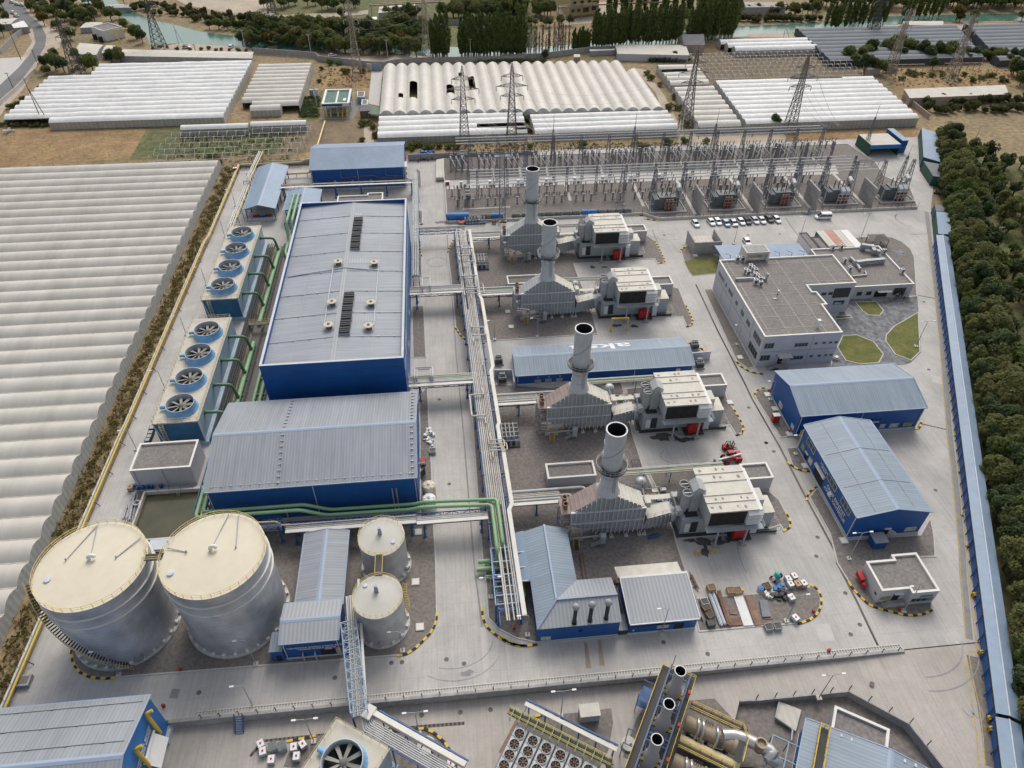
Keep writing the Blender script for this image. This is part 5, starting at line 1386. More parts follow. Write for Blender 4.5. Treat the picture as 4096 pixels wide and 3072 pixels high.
 mb=MB();lr(mb,(1.9,2.2),(7.6,2.2),12.2,z2=8.6);lr(mb,(7.7,-1.5),(7.7,2),8.6);lr(mb,(8.2,-1.9),(13.2,-1.3),4.7,z2=5.4);mb.bd('railing','galv',b)
 mb=MB();mb.box(7.5,9.2,-1.0,2.2,7.0,7.1);mb.box(8.8,14.5,2.0,3.2,5.6,5.7);mb.box(7.8,9.0,-.8,1.2,7.1,8.3);mb.bd('platform','gtr',b)
 for x in(9,11.5,14.2):
  mb=MB();mb.bar((x,3.1,0),(x,3.1,5.6),.14);mb.bd('platform_post','galv',b)
 s_=th_('sampling_cabin','small grey cabin with steps in front of the boiler, %s'%where,'cabin',(cx-.9,cy-4.1,.13))
 mb=MB();mb.box(-.5,.5,-.5,.5,1.0,3.1);mb.box(-.56,.56,-.56,.56,3.1,3.25);mb.bd('body','boiler',s_)
 mb=MB();mb.box(-.5,-.42,-.5,-.42,0,1);mb.box(.42,.5,-.5,-.42,0,1);mb.box(-.5,-.42,.42,.5,0,1);mb.box(.42,.5,.42,.5,0,1);mb.bd('frame','galv',s_)
 mb=MB()
 for k in range(5):mb.box(-2.3+k*.36,-1.9+k*.36,-.45,.45,.15+k*.2,.22+k*.2)
 mb.bar((-2.4,-.48,1.0),(-.5,-.48,2.0),.05);mb.bar((-2.4,.48,1.0),(-.5,.48,2.0),.05);mb.bd('stair','galv',s_)
 t=th_('access_stair','short yellow railed steps under the boiler left end, %s'%where,'steps',(cx-6.2,cy-4.0,.13))
 mb=MB()
 for k in range(5):mb.box(-.5,.5,-.9+k*.3,-.6+k*.3,.1+k*.25,.18+k*.25)
 mb.bd('tread','wood' if lean else 'bks',t)
 mb=MB()
 for x in(-.52,.52):mb.bar((x,-.9,.1),(x,.7,1.3),.08);mb.bar((x,-.9,1.0),(x,.7,2.2),.06);mb.bar((x,-.9,0),(x,-.9,1.0),.06);mb.bar((x,.7,1.2),(x,.7,2.2),.06)
 mb.bd('railing','yellow',t)
 g=th_('gas_turbine','gas turbine package with a cream roofed air intake house, %s'%where,'gas turbine',(cx+23,cy,0))
 X=-23
 mb=MB();mb.box(X+14.6,X+31.6,-3.9,3.4,.13,.55);mb.bd('foundation','bks',g)
 mb=MB();mb.box(X+15.2,X+31.2,-3.3,3.0,.55,5.0)
 for k in range(12):mb.box(X+15.6+k*1.3,X+15.68+k*1.3,-3.36,-3.3,.7,4.9)
 mb.bd('enclosure','gtw',g)
 mb=MB();mb.box(X+16.0,X+17.0,-3.42,-3.3,1.2,3.7);mb.bd('door','white',g)
 mb=MB();mb.box(X+17.2,X+18.6,-3.4,-3.3,1.0,4.2);mb.bd('door','bks',g)
 for x in(20.3,24.6):
  mb=MB();mb.box(X+x,X+x+.5,-3.38,-3.3,2.0,2.6);mb.bd('warning_plate','yellow',g)
 mb=MB();mb.box(X+16.0,X+18.6,-2.6,.4,5.0,5.1);mb.bd('roof_opening','bks',g)
 z0,z1=6.4,10.55
 mb=MB()
 mb.box(X+18.9,X+28.6,-6.2,5.2,z0,z1)
 fh=mb.bd('intake_house','boiler',g)
 mb=MB();mb.box(X+18.8,X+28.7,-6.3,5.3,z1,z1+.14)
 for y in(-4.0,-2.2,1.2,3.4):mb.box(X+18.75,X+28.75,y,y+.16,z1+.14,z1+.32)
 mb.bd('roof','gtr',fh)
 mb=MB();rnd=random.Random(int(cx*10+cy))
 for k in range(14):
  x,y=X+19.8+(k%7)*1.25+rnd.uniform(-.2,.2),(-5.2,-3.2,2.3,4.3)[k%4]+rnd.uniform(-.2,.2)
  mb.disc(x,y,z1+.146,rnd.uniform(.18,.36),10,rnd.uniform(.25,.5))
 mb.bd('roof_stain','stb',fh)
 mb=MB();mb.box(X+19.2,X+26.4,-6.27,-6.2,z0+.15,z1-.35);mb.bd('intake_screen','gt_dark',fh)
 mb=MB()
 for k in range(4):
  z=z0+.3+k*.95;mb.add([(X+26.5,-6.2,z+.8),(X+29.5,-6.2,z+.8),(X+29.5,-7.0,z+.3),(X+26.5,-7.0,z+.3),(X+26.5,-6.2,z+.72),(X+29.5,-6.2,z+.72),(X+29.5,-7.0,z+.22),(X+26.5,-7.0,z+.22)],[(3,2,1,0),(4,5,6,7),(0,1,5,4),(2,3,7,6),(1,2,6,5),(3,0,4,7)])
 mb.box(X+28.6,X+29.5,-6.2,4.6,z0+.2,z1-.1)
 mb.bd('weather_hood','white',fh)
 mb=MB();mb.box(X+18.6,X+30.2,-7.6,-6.3,6.1,6.2);mb.bd('gallery','gtw',g)
 mb=MB();lr(mb,(X+18.6,-7.6),(X+30.2,-7.6),6.2);lr(mb,(X+30.2,-7.6),(X+30.2,-3),6.2);mb.bd('railing','galv',g)
 for x in(21.7,27.6):
  mb=MB();mb.bar((X+x,-6.4,.3),(X+x,-6.4,6.3),.3);mb.bar((X+x,-6.4,4.6),(X+x-1.4,-6.4,6.2),.2);mb.bar((X+x,-6.4,4.6),(X+x+1.4,-6.4,6.2),.2);mb.bar((X+x,-6.4,4.4),(X+x,-3.4,6.2),.2);mb.m=1;mb.box(X+x-.6,X+x+.6,-7.0,-5.8,0,.45);mb.bd('leg',['gtw','cwl'],g)
 mb=MB();mb.add([(X+16.9,-1.3,5),(X+18.9,-1.3,5),(X+18.9,1.6,5),(X+16.9,1.6,5),(X+16.9,-1.3,11.2),(X+18.0,-1.3,12.3),(X+18.0,1.6,12.3),(X+16.9,1.6,11.2),(X+19.6,-1.3,11.2),(X+19.6,1.6,11.2),(X+18.9,-1.3,10.0),(X+18.9,1.6,10.0)],[(0,1,10,8,5,4),(3,7,6,9,11,2),(0,4,7,3),(4,5,6,7),(5,8,9,6),(8,10,11,9),(1,2,11,10)]);mb.bd('intake_duct','boiler',g)
 for y in(1.6,-.7):
  mb=MB();mb.lt([(.55,5.0),(.6,6.0),(.95,6.6),(.98,10.4),(1.04,10.5),(.9,10.5),(.88,9.2)],X+16.1,y,20);mb.disc(X+16.1,y,9.4,.9,20);v=mb.bd('vent_stack','boiler',g,True)
  mb=MB();mb.box(X+15.3,X+16.9,y-.09,y+.09,10.3,10.45);mb.bd('baffle','gtr',v)
 for y in(2.4,-1.2):
  mb=MB();mb.obox(X+14.9,y,4.6,6.4,1.4,1.3);mb.bd('silencer_box','boiler',g)
 mb=MB();mb.box(X+29.9,X+32.4,-1.4,1.8,5.0,7.2);mb.bd('cooler_box','gtr',g)
 mb=MB();mb.box(X+31.3,X+34.3,-3.2,1.2,.4,5.2);mb.m=1;mb.box(X+31.25,X+34.35,-3.25,1.25,5.2,5.3);mb.bd('generator_box',['gtw','gtr'],g)
 mb=MB();mb.box(X+29.6,X+31.0,-4.5,-3.4,.5,3.8);mb.bd('terminal_box','plinth',g)
 mb=MB();mb.box(X+25.8,X+28.6,-5.4,-4.1,.5,2.9);mb.bd('fire_cabinet','red',g)
 mb=MB();mb.box(X+25.0,X+29.6,-5.9,-3.9,.3,.5);mb.box(X+30,X+35.5,-4.4,-3.9,.2,.7);mb.bd('skid','bks',g)
 mb=MB()
 for k in range(5):mb.box(X+23.6,X+24.4,-5.4+k*.3,-5.15+k*.3,.15+k*.22,.22+k*.22)
 mb.bar((X+23.6,-5.4,1.1),(X+23.6,-4,2.2),.05);mb.bar((X+24.4,-5.4,1.1),(X+24.4,-4,2.2),.05);mb.bd('stair','galv',g)
 mb=MB();lr(mb,(X+31.4,-4.6),(X+36,-4.6),.7);lr(mb,(X+36,-4.6),(X+36,-1),.7);lr(mb,(X+14.4,-2.4),(X+14.4,3),5.6);lr(mb,(X+12.5,-2.4),(X+14.4,-2.4),5.6);mb.bd('railing','galv',g)
 v=th_('vessel','upright steel vessel with a domed top behind the boiler, %s'%where,'vessel',(cx+9.6,cy+8.4,.13))
 mb=MB();mb.lt([(1.2,.3),(1.2,3.9),(1.0,4.4),(.5,4.65),(.01,4.7)],0,0,20);mb.bd('shell','steel',v,True)
 mb=MB();mb.tb([(.2,-1.2,.5),(.2,-1.35,4.2),(.2,-.4,4.9)],.09,6);mb.tb([(-.2,-1.2,.5),(-.2,-1.35,4.2),(-.2,-.4,4.9)],.09,6);mb.bd('pipe','ppg',v)
 r=th_('pipe_rack','low blue rack of pipes running behind the turbine, %s'%where,'pipe rack',(cx+16,cy+11,0))
 for k,(y,m_)in enumerate(((0,'ppg'),(.45,'ppb'),(.9,'pgn'),(1.35,'ppg'),(1.8,'tray'))):
  mb=MB();mb.cyl((-12,y,3.2+.1*(k%2)),(13,y,3.2+.1*(k%2)),.13+.05*(k%2),n=6);mb.bd('pipe',m_,r)
 for x in(-11,-5,1,7,12.5):
  mb=MB();mb.bar((x,-.2,.1),(x,-.2,3.2),.16);mb.bar((x,2.1,.1),(x,2.1,3.2),.16);mb.bar((x,-.2,3.0),(x,2.1,3.0),.16);mb.bd('support','rkb',r)
 mb=MB();rnd=random.Random(5)
 sk=th_('equipment_skid','skid of small pumps between boiler and turbine, %s'%where,'skid',(cx+12,cy+5.8,.13))
 for k in range(9):
  x,y=rnd.uniform(-2.8,3),rnd.uniform(-1.5,3.2);mb=MB();h=rnd.uniform(.5,1.6)
  mb.obox(x,y,0,h,rnd.uniform(.5,1.3),rnd.uniform(.5,1.1),0);mb.bd('box',('gtr','galv','rkb','iron','clad_tan')[k%5],sk)
 for k in range(7):
  x,y=rnd.uniform(-2.8,2),rnd.uniform(-1.5,3.2);mb=MB();mb.tb([(x,y,.2),(x,y,1.3+.1*k),(x+rnd.uniform(1,2.4),y,1.3+.1*k),(x+2.2,y+.5,.4)],.09,6);mb.bd('pipe',('ppg','ppb')[k%2],sk)
UNITS=[(28.5,88.0,2,'frontmost unit',0),(27.9,118.1,1,'second unit from the front',1),(27.1,163.7,0,'third unit from the front',1),(26.5,195.5,0,'farthest unit',1)]
for u in UNITS:turbine_unit(*u)
SL=-0.0187
rxl=lambda y:4.9+SL*(y-93)
def rack_pt(off,y,z):return(rxl(y)+off,y,z)
R0=th_('pipe_rack','long main rack of silver pipes and a cream tray along the middle road','pipe rack',(6.5,130,0))
for k in range(22):
 y=68.5+k*6.4
 mb=MB()
 for off in(0,4.1):
  p=rack_pt(off,y,0);mb.box(p[0]-.15,p[0]+.15,y-.15,y+.15,.2,5.3)
  mb.box(p[0]-.4,p[0]+.4,y-.4,y+.4,.1,.35)
 for z in(3.9,5.1):mb.bar(rack_pt(0,y,z),rack_pt(4.6,y,z),.2)
 wp(mb,'post','rkb',R0)
mb=MB()
for off in(0,4.1):
 for z in(3.7,5.0):
  mb.bar(rack_pt(off,66,z),rack_pt(off,204,z),.16)
for k in range(21):
 y=68.5+k*6.4
 if k%3==0:mb.bar(rack_pt(0,y,.4),rack_pt(0,y+6.4,5),.12);mb.bar(rack_pt(4.1,y,.4),rack_pt(4.1,y+6.4,5),.12)
for k in range(66):mb.bar(rack_pt(0,69+k*2.05,4.95),rack_pt(4.1,69+k*2.05,4.95),.1)
wp(mb,'beam','rkb',R0)
for off,r_,m_,y0,y1,z in((.35,.17,'ppg',92,203,5.45),(.8,.20,'ppg',92,204,5.45),(1.25,.16,'ppp',66,160,5.42),(1.65,.12,'ppb',66,204,5.4),(2.05,.2,'ppg',92,204,5.45),(2.5,.12,'ppp',66,204,5.4),(2.85,.1,'ppb',92,204,5.38),(3.2,.17,'ppg',66,132,5.43),(3.2,.17,'ppp',136,203,5.43),(3.6,.12,'ppp',66,204,5.4),(.6,.2,'pgn',96,204,4.2),(1.5,.2,'ppg',70,204,4.2),(2.6,.2,'ppg',70,204,4.2),(3.4,.14,'ppb',70,204,4.2)):
 mb=MB();mb.cyl(rack_pt(off,y0,z),rack_pt(off,y1,z),r_,n=7);wp(mb,'pipe',m_,R0)
mb=MB()
TP=[(66.5,4.35),(86,4.35),(90,4.35),(91.5,5.1),(107,5.0),(108.5,4.6),(114,4.6),(115,5.0),(133,4.9),(135,5.6),(164,5.4),(166,4.9),(203,4.9)]
for(ya,oa),(yb,ob)in zip(TP,TP[1:]):
 a,b=rack_pt(oa,ya,5.9),rack_pt(ob,yb,5.9)
 mb.add([(a[0]-.42,ya,5.8),(a[0]+.42,ya,5.8),(b[0]+.42,yb,5.8),(b[0]-.42,yb,5.8),(a[0]-.42,ya,6.0),(a[0]+.42,ya,6.0),(b[0]+.42,yb,6.0),(b[0]-.42,yb,6.0)],[(3,2,1,0),(4,5,6,7),(0,1,5,4),(1,2,6,5),(2,3,7,6),(3,0,4,7)])
wp(mb,'cable_tray','tray',R0)
def loop(o0,o1,y0,y1,out,z,r_,m_):
 mb=MB();mb.tb([rack_pt(o0,y1+2.5,z-.3),rack_pt(o0,y1,z-.3),rack_pt(o0,y1,z),rack_pt(out,y1,z),rack_pt(out,y0,z),rack_pt(o1,y0,z),rack_pt(o1,y0,z-.3),rack_pt(o1,y0-2.5,z-.3)],r_,7);wp(mb,'expansion_loop',m_,R0)
loop(2.3,2.0,117.3,124.5,-1.0,6.3,.2,'ppp');loop(2.6,2.6,107.0,109.2,5.4,6.4,.14,'ppb');loop(2.1,2.1,106.2,108.2,5.9,6.3,.13,'ppp');loop(1.6,1.6,147.2,150.6,4.9,6.5,.18,'ppp');loop(.8,.8,168.0,175.0,5.0,6.7,.2,'ppp');loop(1.4,1.4,169.2,173.8,4.3,6.6,.17,'ppg');loop(.6,.6,186.5,192.0,3.9,6.6,.18,'ppp');loop(1.8,1.8,182.5,190.0,4.9,6.8,.18,'ppg');loop(2.6,2.6,166.5,171.0,6.3,6.5,.13,'ppp')
t=th_('valve_frame','blue steel frame with green manifold pipes at the near end of the rack','frame',(7.2,72,0))
for x,y in((4.9,69.3),(9.1,69.4),(4.9,75.5),(9.1,75.5),(4.9,81.5),(9.1,81.5)):
 mb=MB();mb.box(x-.17,x+.17,y-.17,y+.17,.1,5.4);wp(mb,'post','rkb',t)
mb=MB()
for y in(69.4,71.2,73,75.5,78.4,81.5):mb.bar((4.9,y,5.3),(9.1,y,5.3),.2);mb.bar((4.9,y,3.2),(9.1,y,3.2),.16)
mb.bar((4.9,69.3,5.3),(4.9,81.5,5.3),.2);mb.bar((9.1,69.3,5.3),(9.1,81.5,5.3),.2);mb.bar((4.9,69.3,3.2),(4.9,81.5,3.2),.16);wp(mb,'beam','rkl',t)
for(y,z,r_,xa,xb)in((81.4,1.4,.45,2.4,11.9),(79.8,1.2,.45,2.0,11.6),(78.3,.9,.25,3.6,11),(76.6,1.0,.3,7.0,10.8)):
 mb=MB();mb.cyl((xa,y,z),(xb,y,z),r_,n=12);wp(mb,'manifold','pgn',t)
for x,pts in((9.9,[(9.9,81,1.5),(9.9,81,3.0),(9.9,73,3.0),(9.9,71,.8)]),(10.6,[(10.6,79.8,1.2),(10.6,78,2.4),(10.6,72.5,2.4),(9.6,71.5,2.0),(9.2,70.3,.6)])):
 mb=MB();mb.tb(pts,.22);wp(mb,'pipe','pgn',t)
mb=MB();mb.box(6.6,10.6,70.4,79.5,.1,.35);wp(mb,'slab','cpl',t)
mb=MB();mb.lt([(.6,.4),(.6,2.4),(.3,2.8),(.01,2.85)],6.4,77.3,14);wp(mb,'pressure_vessel','red',t,True)
for x in(7.2,8.6):
 mb=MB();mb.box(x-.5,x+.5,70.7,71.9,.35,.8);mb.cyl((x-.4,71.3,1.0),(x+.4,71.3,1.0),.3,n=10);wp(mb,'pump','rkb',t)
for(a,b)in(((9.2,74.2),(12,74.2)),((9.2,77.2),(12,77.2)),((9.2,80.6),(12,80.6))):
 mb=MB();mb.cyl((*a,4.6),(*b,4.6),.16,n=7);wp(mb,'pipe','ppp',t)
def rackx(label,x0,x1,yc,z,pipes,posts,wd=3.0,truss=True,tray=None,m_='rkb'):
 t=th_('pipe_bridge',label,'pipe bridge',((x0+x1)/2,yc,0))
 for x in posts:
  mb=MB()
  for y in(yc-wd/2,yc+wd/2):
   mb.box(x-.15,x+.15,y-.15,y+.15,.15,z-.1);mb.box(x-.4,x+.4,y-.4,y+.4,0,.3)
  mb.bar((x,yc-wd/2,z-.2),(x,yc+wd/2,z-.2),.2)
  wp(mb,'post',m_,t)
 if truss:
  mb=MB()
  for y in(yc-wd/2,yc+wd/2):
   mb.bar((x0,y,z-.15),(x1,y,z-.15),.17);mb.bar((x0,y,z-1.2),(x1,y,z-1.2),.14)
   n=max(2,int((x1-x0)/1.7))
   for k in range(n):
    a,b=x0+(x1-x0)*k/n,x0+(x1-x0)*(k+1)/n
    mb.bar((a,y,z-.15),(a,y,z-1.2),.1);mb.bar((a,y,z-(1.2 if k%2 else .15)),(b,y,z-(.15 if k%2 else 1.2)),.1)
  n=max(2,int((x1-x0)/2.2))
  for k in range(n+1):
   a=x0+(x1-x0)*k/n;mb.bar((a,yc-wd/2,z-.15),(a,yc+wd/2,z-.15),.13)
  wp(mb,'truss',m_,t)
 for dy,dz,r_,pm in pipes:
  mb=MB();mb.cyl((x0,yc+dy,z+dz),(x1,yc+dy,z+dz),r_,n=8);wp(mb,'pipe',pm,t)
 if tray is not None:
  mb=MB();mb.box(x0,x1,yc+tray-.4,yc+tray+.4,z+.05,z+.22);wp(mb,'cable_tray','tray',t)
 return t
t=rackx('pipe bridge over the road with white loops, nearer of two at the tallest hall',-11.1,5.2,132.0,5.2,[(-1.0,.25,.22,'ppp'),(-.5,.25,.2,'ppp'),(0,.25,.2,'ppg'),(.45,.2,.15,'pgn'),(.85,.2,.14,'ppb'),(1.3,.25,.2,'ppp'),(-1.4,-.6,.2,'ppg')],[-8.6,3.0],tray=-1.9)
for o,x0,x1 in((0,-9.6,-5.2),(.35,-9.0,-5.7)):
 mb=MB();mb.tb([(x0,131.2+o,5.5),(x0,131.2+o,7.0-o),(x0,134.6-o,7.2-o),(x1,134.6-o,7.2-o),(x1,131.2+o,7.0-o),(x1,131.2+o,5.5)],.2);wp(mb,'expansion_loop','ppp',t)
t=rackx('pipe bridge over the road with one white loop, farther of two at the tallest hall',-11.1,4.4,171.0,5.2,[(-1.2,.25,.22,'ppp'),(-.7,.25,.2,'ppp'),(-.2,.2,.16,'ppp'),(.3,.2,.16,'ppg'),(.8,.2,.14,'ppp'),(1.3,.25,.2,'ppg')],[-9.3,2.2],tray=-1.9)
mb=MB();mb.tb([(-7.4,170,5.5),(-7.4,170,7.2),(-7.4,174,7.4),(-5.2,174,7.4),(-5.2,170,7.2),(-5.2,170,5.5)],.2);wp(mb,'expansion_loop','ppp',t)
rackx('blue truss carrying the green pipes over the middle road',-9.2,5.0,90.6,5.0,[(-.9,.2,.14,'ppp'),(-.5,.2,.14,'ppp'),(-.1,.2,.12,'ppg')],[-7.9,3.7],wd=2.0,tray=-1.5)
Yn=A(1,1,1540,335,5)[1]
rackx('dark ladder like pipe bridge over the road at the far end of the main rack',-9.5,6.4,Yn,5.0,[(.9,.3,.22,'ppb'),(-.6,.2,.14,'ppp')],[-8.6,3.2],wd=1.8)
yb=A(1,2,700,1190,5)[1]
rackx('pipe bridge of thin pipes and a cream tray in front of the steam hall',-35,-9.3,91.2,4.6,[(-.8,.2,.14,'ppp'),(-.4,.2,.12,'ppg'),(0.1,.2,.16,'ppp')],[-33.5,-26,-18.5,-10.5],wd=2.2,tray=-1.4)
rackx('blue cross braced pipe frame between the taller tank and the steam hall',-49,-36,92.0,5.6,[(-.6,-1.2,.18,'ppb'),(-.1,-1.2,.18,'ppg')],[-46.5,-40.6,-36.5],wd=2.4)
for lab,y,xe,dz in(('light green pipe along the steam hall and over the road, the upper one',94.7,7.3,0),('light green pipe along the steam hall and over the road, the lower one',93.4,6.1,0)):
 t=th_('green_pipe',lab,'pipe',(-20,y,0))
 o=94.7-y
 K1,K2,K3,K4=-31.6-o*.5,-26.6-o*.6,-9.4-o*.5,-7.6-o*.5
 pts=[(-51.3-o*.9,107,6.6),(-51.3-o*.9,y,6.6),(K1,y,6.6),(K2,y,4.4),(K3,y-.6,4.9),(K4,y-1.3,6.2),(xe-.2,y-2.0,6.2),(xe,82.2-o*1.3,6.1),(xe,81.6-o*1.5,1.4)]
 mb=MB();mb.tb(pts,.36,12);wp(mb,'pipe','pgn',t,True)
 if o==0:
  mb=MB();mb.tb([(-51.8,107,5.9),(-51.8,93.0,5.9),(-50,91.8,5.9),(-37,91.8,5.6),(-35.8,91.3,4.9),(-34,91.3,4.9)],.17);t2=th_('steam_pipe','cream pipe following the green pipes round the steam hall corner','pipe',(-45,92,0));wp(mb,'pipe','ppb',t2)
t=th_('pipe_bridge','dark blue rack standing against the back of the steam hall west wall','pipe bridge',(-52,104,0))
for y in(97,103,109,115):
 mb=MB();mb.bar((-53.4,y,.1),(-53.4,y,6.2),.2);mb.bar((-51.0,y,.1),(-51.0,y,6.2),.2);mb.bar((-53.4,y,6.1),(-51.0,y,6.1),.2);wp(mb,'post','rkb',t)
mb=MB();mb.bar((-53.4,95,6.1),(-53.4,117,6.1),.2);mb.bar((-51,95,6.1),(-51,117,6.1),.2);wp(mb,'beam','rkb',t)
for(cx,cy,ru,wh,le),n in zip(UNITS,('frontmost','second','third','farthest')):
 y=cy+6.4
 t=rackx('pipe bridge from the main rack to the %s boiler'%n,rxl(cy)+4.4,cx-8.2,y,4.4,[(-1.3,.2,.26,'ppp'),(-.6,.2,.26,'ppg'),(0,.15,.14,'ppb'),(.4,.15,.14,'pgn' if n=='third' else 'ppg'),(1.1,.25,.3,'ppp')],[rxl(cy)+10.5-.2*(cx-28)],wd=3.0,tray=-2.1)
 mb=MB();mb.tb([(cx-8.4,y+1.1,4.65),(cx-3,y+1.1,4.65),(cx-2,y-1.5,4.8),(cx-2,cy+2.2,5.5)],.3);mb.tb([(cx-8.4,y-.6,4.6),(cx-6,y-.6,4.6),(cx-6,cy+2.2,6)],.26);wp(mb,'pipe','ppg',t)
for(c,r,x,y,lab)in((1,1,1860,660,'skid of pumps and white pipes beside the third boiler pipe bridge'),(1,2,2090,575,'skid of pumps and white pipes between the rack and the second boiler')):
 px_,py_=A(c,r,x,y)
 t=th_('pump_skid',lab,'skid',(px_,py_,.13))
 mb=MB();mb.box(-2.2,2.4,-.6,5.6,0,.3);mb.bd('base','bks',t)
 for k in range(3):
  mb=MB();mb.cyl((-1.6+k*1.3,.3,.8),(-1.6+k*1.3,1.5,.8),.35,n=10);mb.box(-1.9+k*1.3,-1.3+k*1.3,1.5,2.1,.3,1.2);mb.bd('pump','rkb',t)
 for k in range(6):
  z=1.4+(k%3)*.5;y0=.4+k*.9
  mb=MB();mb.tb([(-2.4,y0,z),(2.2,y0,z),(2.2,y0,.4)],.11,6);mb.bd('pipe','ppp',t)
 for k in range(4):
  mb=MB();mb.tb([(-1.6+k*.9,.6,.9),(-1.6+k*.9,.6,2.4),(-1.6+k*.9,5.2,2.6),(-1.6+k*.9,5.2,.6)],.13,6);mb.bd('pipe','ppg',t)
 mb=MB()
 for x in(-2.2,2.3):
  for yy in(-.5,2.5,5.4):mb.bar((x,yy,.3),(x,yy,2.8),.1)
 mb.bd('frame','galv',t)
t=th_('pipe_rack','light blue ladder rack running back along the tallest hall east wall','pipe rack',(-9.3,215,0))
mb=MB()
for x in(-10.3,-8.5):
 mb.bar((x,178,5.6),(x,246,5.6),.2);mb.bar((x,178,3.6),(x,246,3.6),.14)
for k in range(36):mb.bar((-10.3,178+k*1.95,5.6),(-8.5,178+k*1.95,5.6),.12);mb.bar((-8.5,178+k*1.95,5.6),(-8.5,178+(k+(1 if k%2 else-1))*1.95,3.6),.09)
wp(mb,'truss','rkl',t)
for y in(180,190,201,212,223,234,245):
 mb=MB();mb.bar((-10.3,y,.1),(-10.3,y,5.6),.2);mb.bar((-8.5,y,.1),(-8.5,y,5.6),.2);wp(mb,'post','rkb',t)
for x,m_ in((-9.9,'ppp'),(-9.4,'ppb'),(-8.9,'ppp')):
 mb=MB();mb.cyl((x,178,5.85),(x,246,5.85),.14,n=6);wp(mb,'pipe',m_,t)
pa,pb=A(1,0,250,1490,5),A(1,0,1290,1455,5)
t=rackx('long dark truss of yellow pipes crossing in front of the far blue hall',pa[0],-8.4,(pa[1]+pb[1])/2,5.0,[(-.9,-.3,.26,'yep'),(-.2,.2,.2,'ppp'),(.6,.1,.12,'rust')],[-56,-47,-38,-29,-20,-11],wd=2.2,tray=-1.9)
for lab,dx,m_ in(('white pipe on blue trestles beside the open shed, outer one',-.9,'ppp'),('white pipe on blue trestles beside the open shed, middle one',-.3,'ppp'),('pale yellow pipe on blue trestles beside the open shed',.5,'yep')):
 t=th_('service_pipe',lab,'pipe',(-69,240,0))
 mb=MB();mb.tb([(-68.6+dx,211.5,.6),(-68.6+dx,212.5,4.8),(-68.4+dx,243,4.8),(-68.0+dx,247,6.2),(-67.2+dx,268.5,6.2),(-67.2+dx,269.5,1.5)],.2);wp(mb,'pipe',m_,t)
t=th_('pipe_trestle','row of blue trestles carrying white pipes past the open shed','trestle',(-69,240,0))
for k in range(10):
 y=214+k*6;z=4.5 if y<244 else 5.9
 mb=MB();mb.bar((-70.0,y,0),(-69.8,y,z),.16);mb.bar((-67.5,y,0),(-67.6,y,z),.16);mb.bar((-69.9,y,z),(-67.5,y,z),.16);mb.bar((-70,y,.3),(-67.5,y,z),.1);wp(mb,'support','rkb',t)
for lab,pts in(('yellow gas pipe running along the back wall to the far blue hall',[(-76.0,267.6,1.6),(-53.5,267.8,1.6),(-51.5,267.8,2.6),(-48.4,267.8,2.6),(-48.4,274,2.6),(-48.2,309,1.2)]),('second yellow gas pipe on short posts left of the far blue hall',[(-68,257.6,1.5),(-49,258.4,1.5),(-48.2,258.4,4.5),(-47.6,262,4.5)])):
 t=th_('gas_pipe',lab,'pipe',(pts[0][0],pts[0][1],0))
 mb=MB();mb.tb(pts,.34,10);wp(mb,'pipe','yep',t,True)
 mb=MB()
 for k in range(5):mb.bar((pts[0][0]+2+k*4,pts[0][1]+k*.1,0),(pts[0][0]+2+k*4,pts[0][1]+k*.1,1.4),.16)
 wp(mb,'support','rkb',t)
t=th_('gas_pipe','thin yellow pipe fixed on blue brackets along the west boundary wall','pipe',(-76.8,150,0))
WW=[A(0,0,1905,1290,1.6)]+PL(0,1,[(1815,10),(1685,285),(1682,330),(1150,1560)],1.6)+PL(0,2,[(1145,100),(640,1240)],1.6)+PL(0,3,[(395,440),(250,760),(95,1115),(0,1330)],1.6)
WX=lambda y:-77.1
mb=MB();mb.tb([(-76.3,267.3,1.7),(-76.3,214,1.7),(-76.9,211,1.7),(-76.9,128,1.7),(-77.0,123,1.7),(-77.0,52,1.6),(-77.0,30,1.2)],.2,8);wp(mb,'pipe','yellow',t)
for k in range(24):
 mb=MB();y=60+k*8.8;mb.bar((-77.1,y,1.5),(-76.2,y,0.05),.13);wp(mb,'bracket','rkb',t)
t=th_('pipe_bridge','light blue lattice bridge of silver pipes crossing the lower road','pipe bridge',(-19.4,60,0))
PA,PB=V((-20.8,67.4,5.6)),V((-18.1,51.6,5.6))
dv=(PB-PA).normalized();nv=V((dv.y,-dv.x,0))
if nv.x<0:nv=-nv
mb=MB()
N=9
for i in range(N+1):
 c=PA.lerp(PB,i/N)
 l,r=c-nv*1.3,c+nv*1.3
 up=V((0,0,1.9))
 mb.bar(l,l+up,.13);mb.bar(r,r+up,.13);mb.bar(l+up,r+up,.15);mb.bar(l,r,.13)
 if i<N:
  c2=PA.lerp(PB,(i+1)/N);l2,r2=c2-nv*1.3,c2+nv*1.3
  for a,b in((l,l2),(r,r2),(l+up,l2+up),(r+up,r2+up)):mb.bar(a,b,.17)
  mb.bar(l+up,r2+up,.1);mb.bar(r+up,l2+up,.1)
  mb.bar(l if i%2 else l+up,(l2+up)if i%2 else l2,.1);mb.bar(r if i%2 else r+up,(r2+up)if i%2 else r2,.1)
wp(mb,'truss','rkl',t)
for k,o in enumerate((-1.0,-.7,-.35,0,.3,.55)):
 mb=MB();mb.cyl(PA+nv*o+V((0,6,.35)),PB+nv*o+V((0,0,.35)),(.16,.12,.17,.12,.1,.12)[k],n=7);wp(mb,'pipe',('ppp','ppg','ppp','ppb','ppg','steel')[k],t)
mb=MB();a,b=PA+nv*1.0+V((0,9,.4)),PB+nv*1.0+V((0,0,.4));mb.cyl(a,b,.3,n=4);wp(mb,'cable_tray','tray',t)
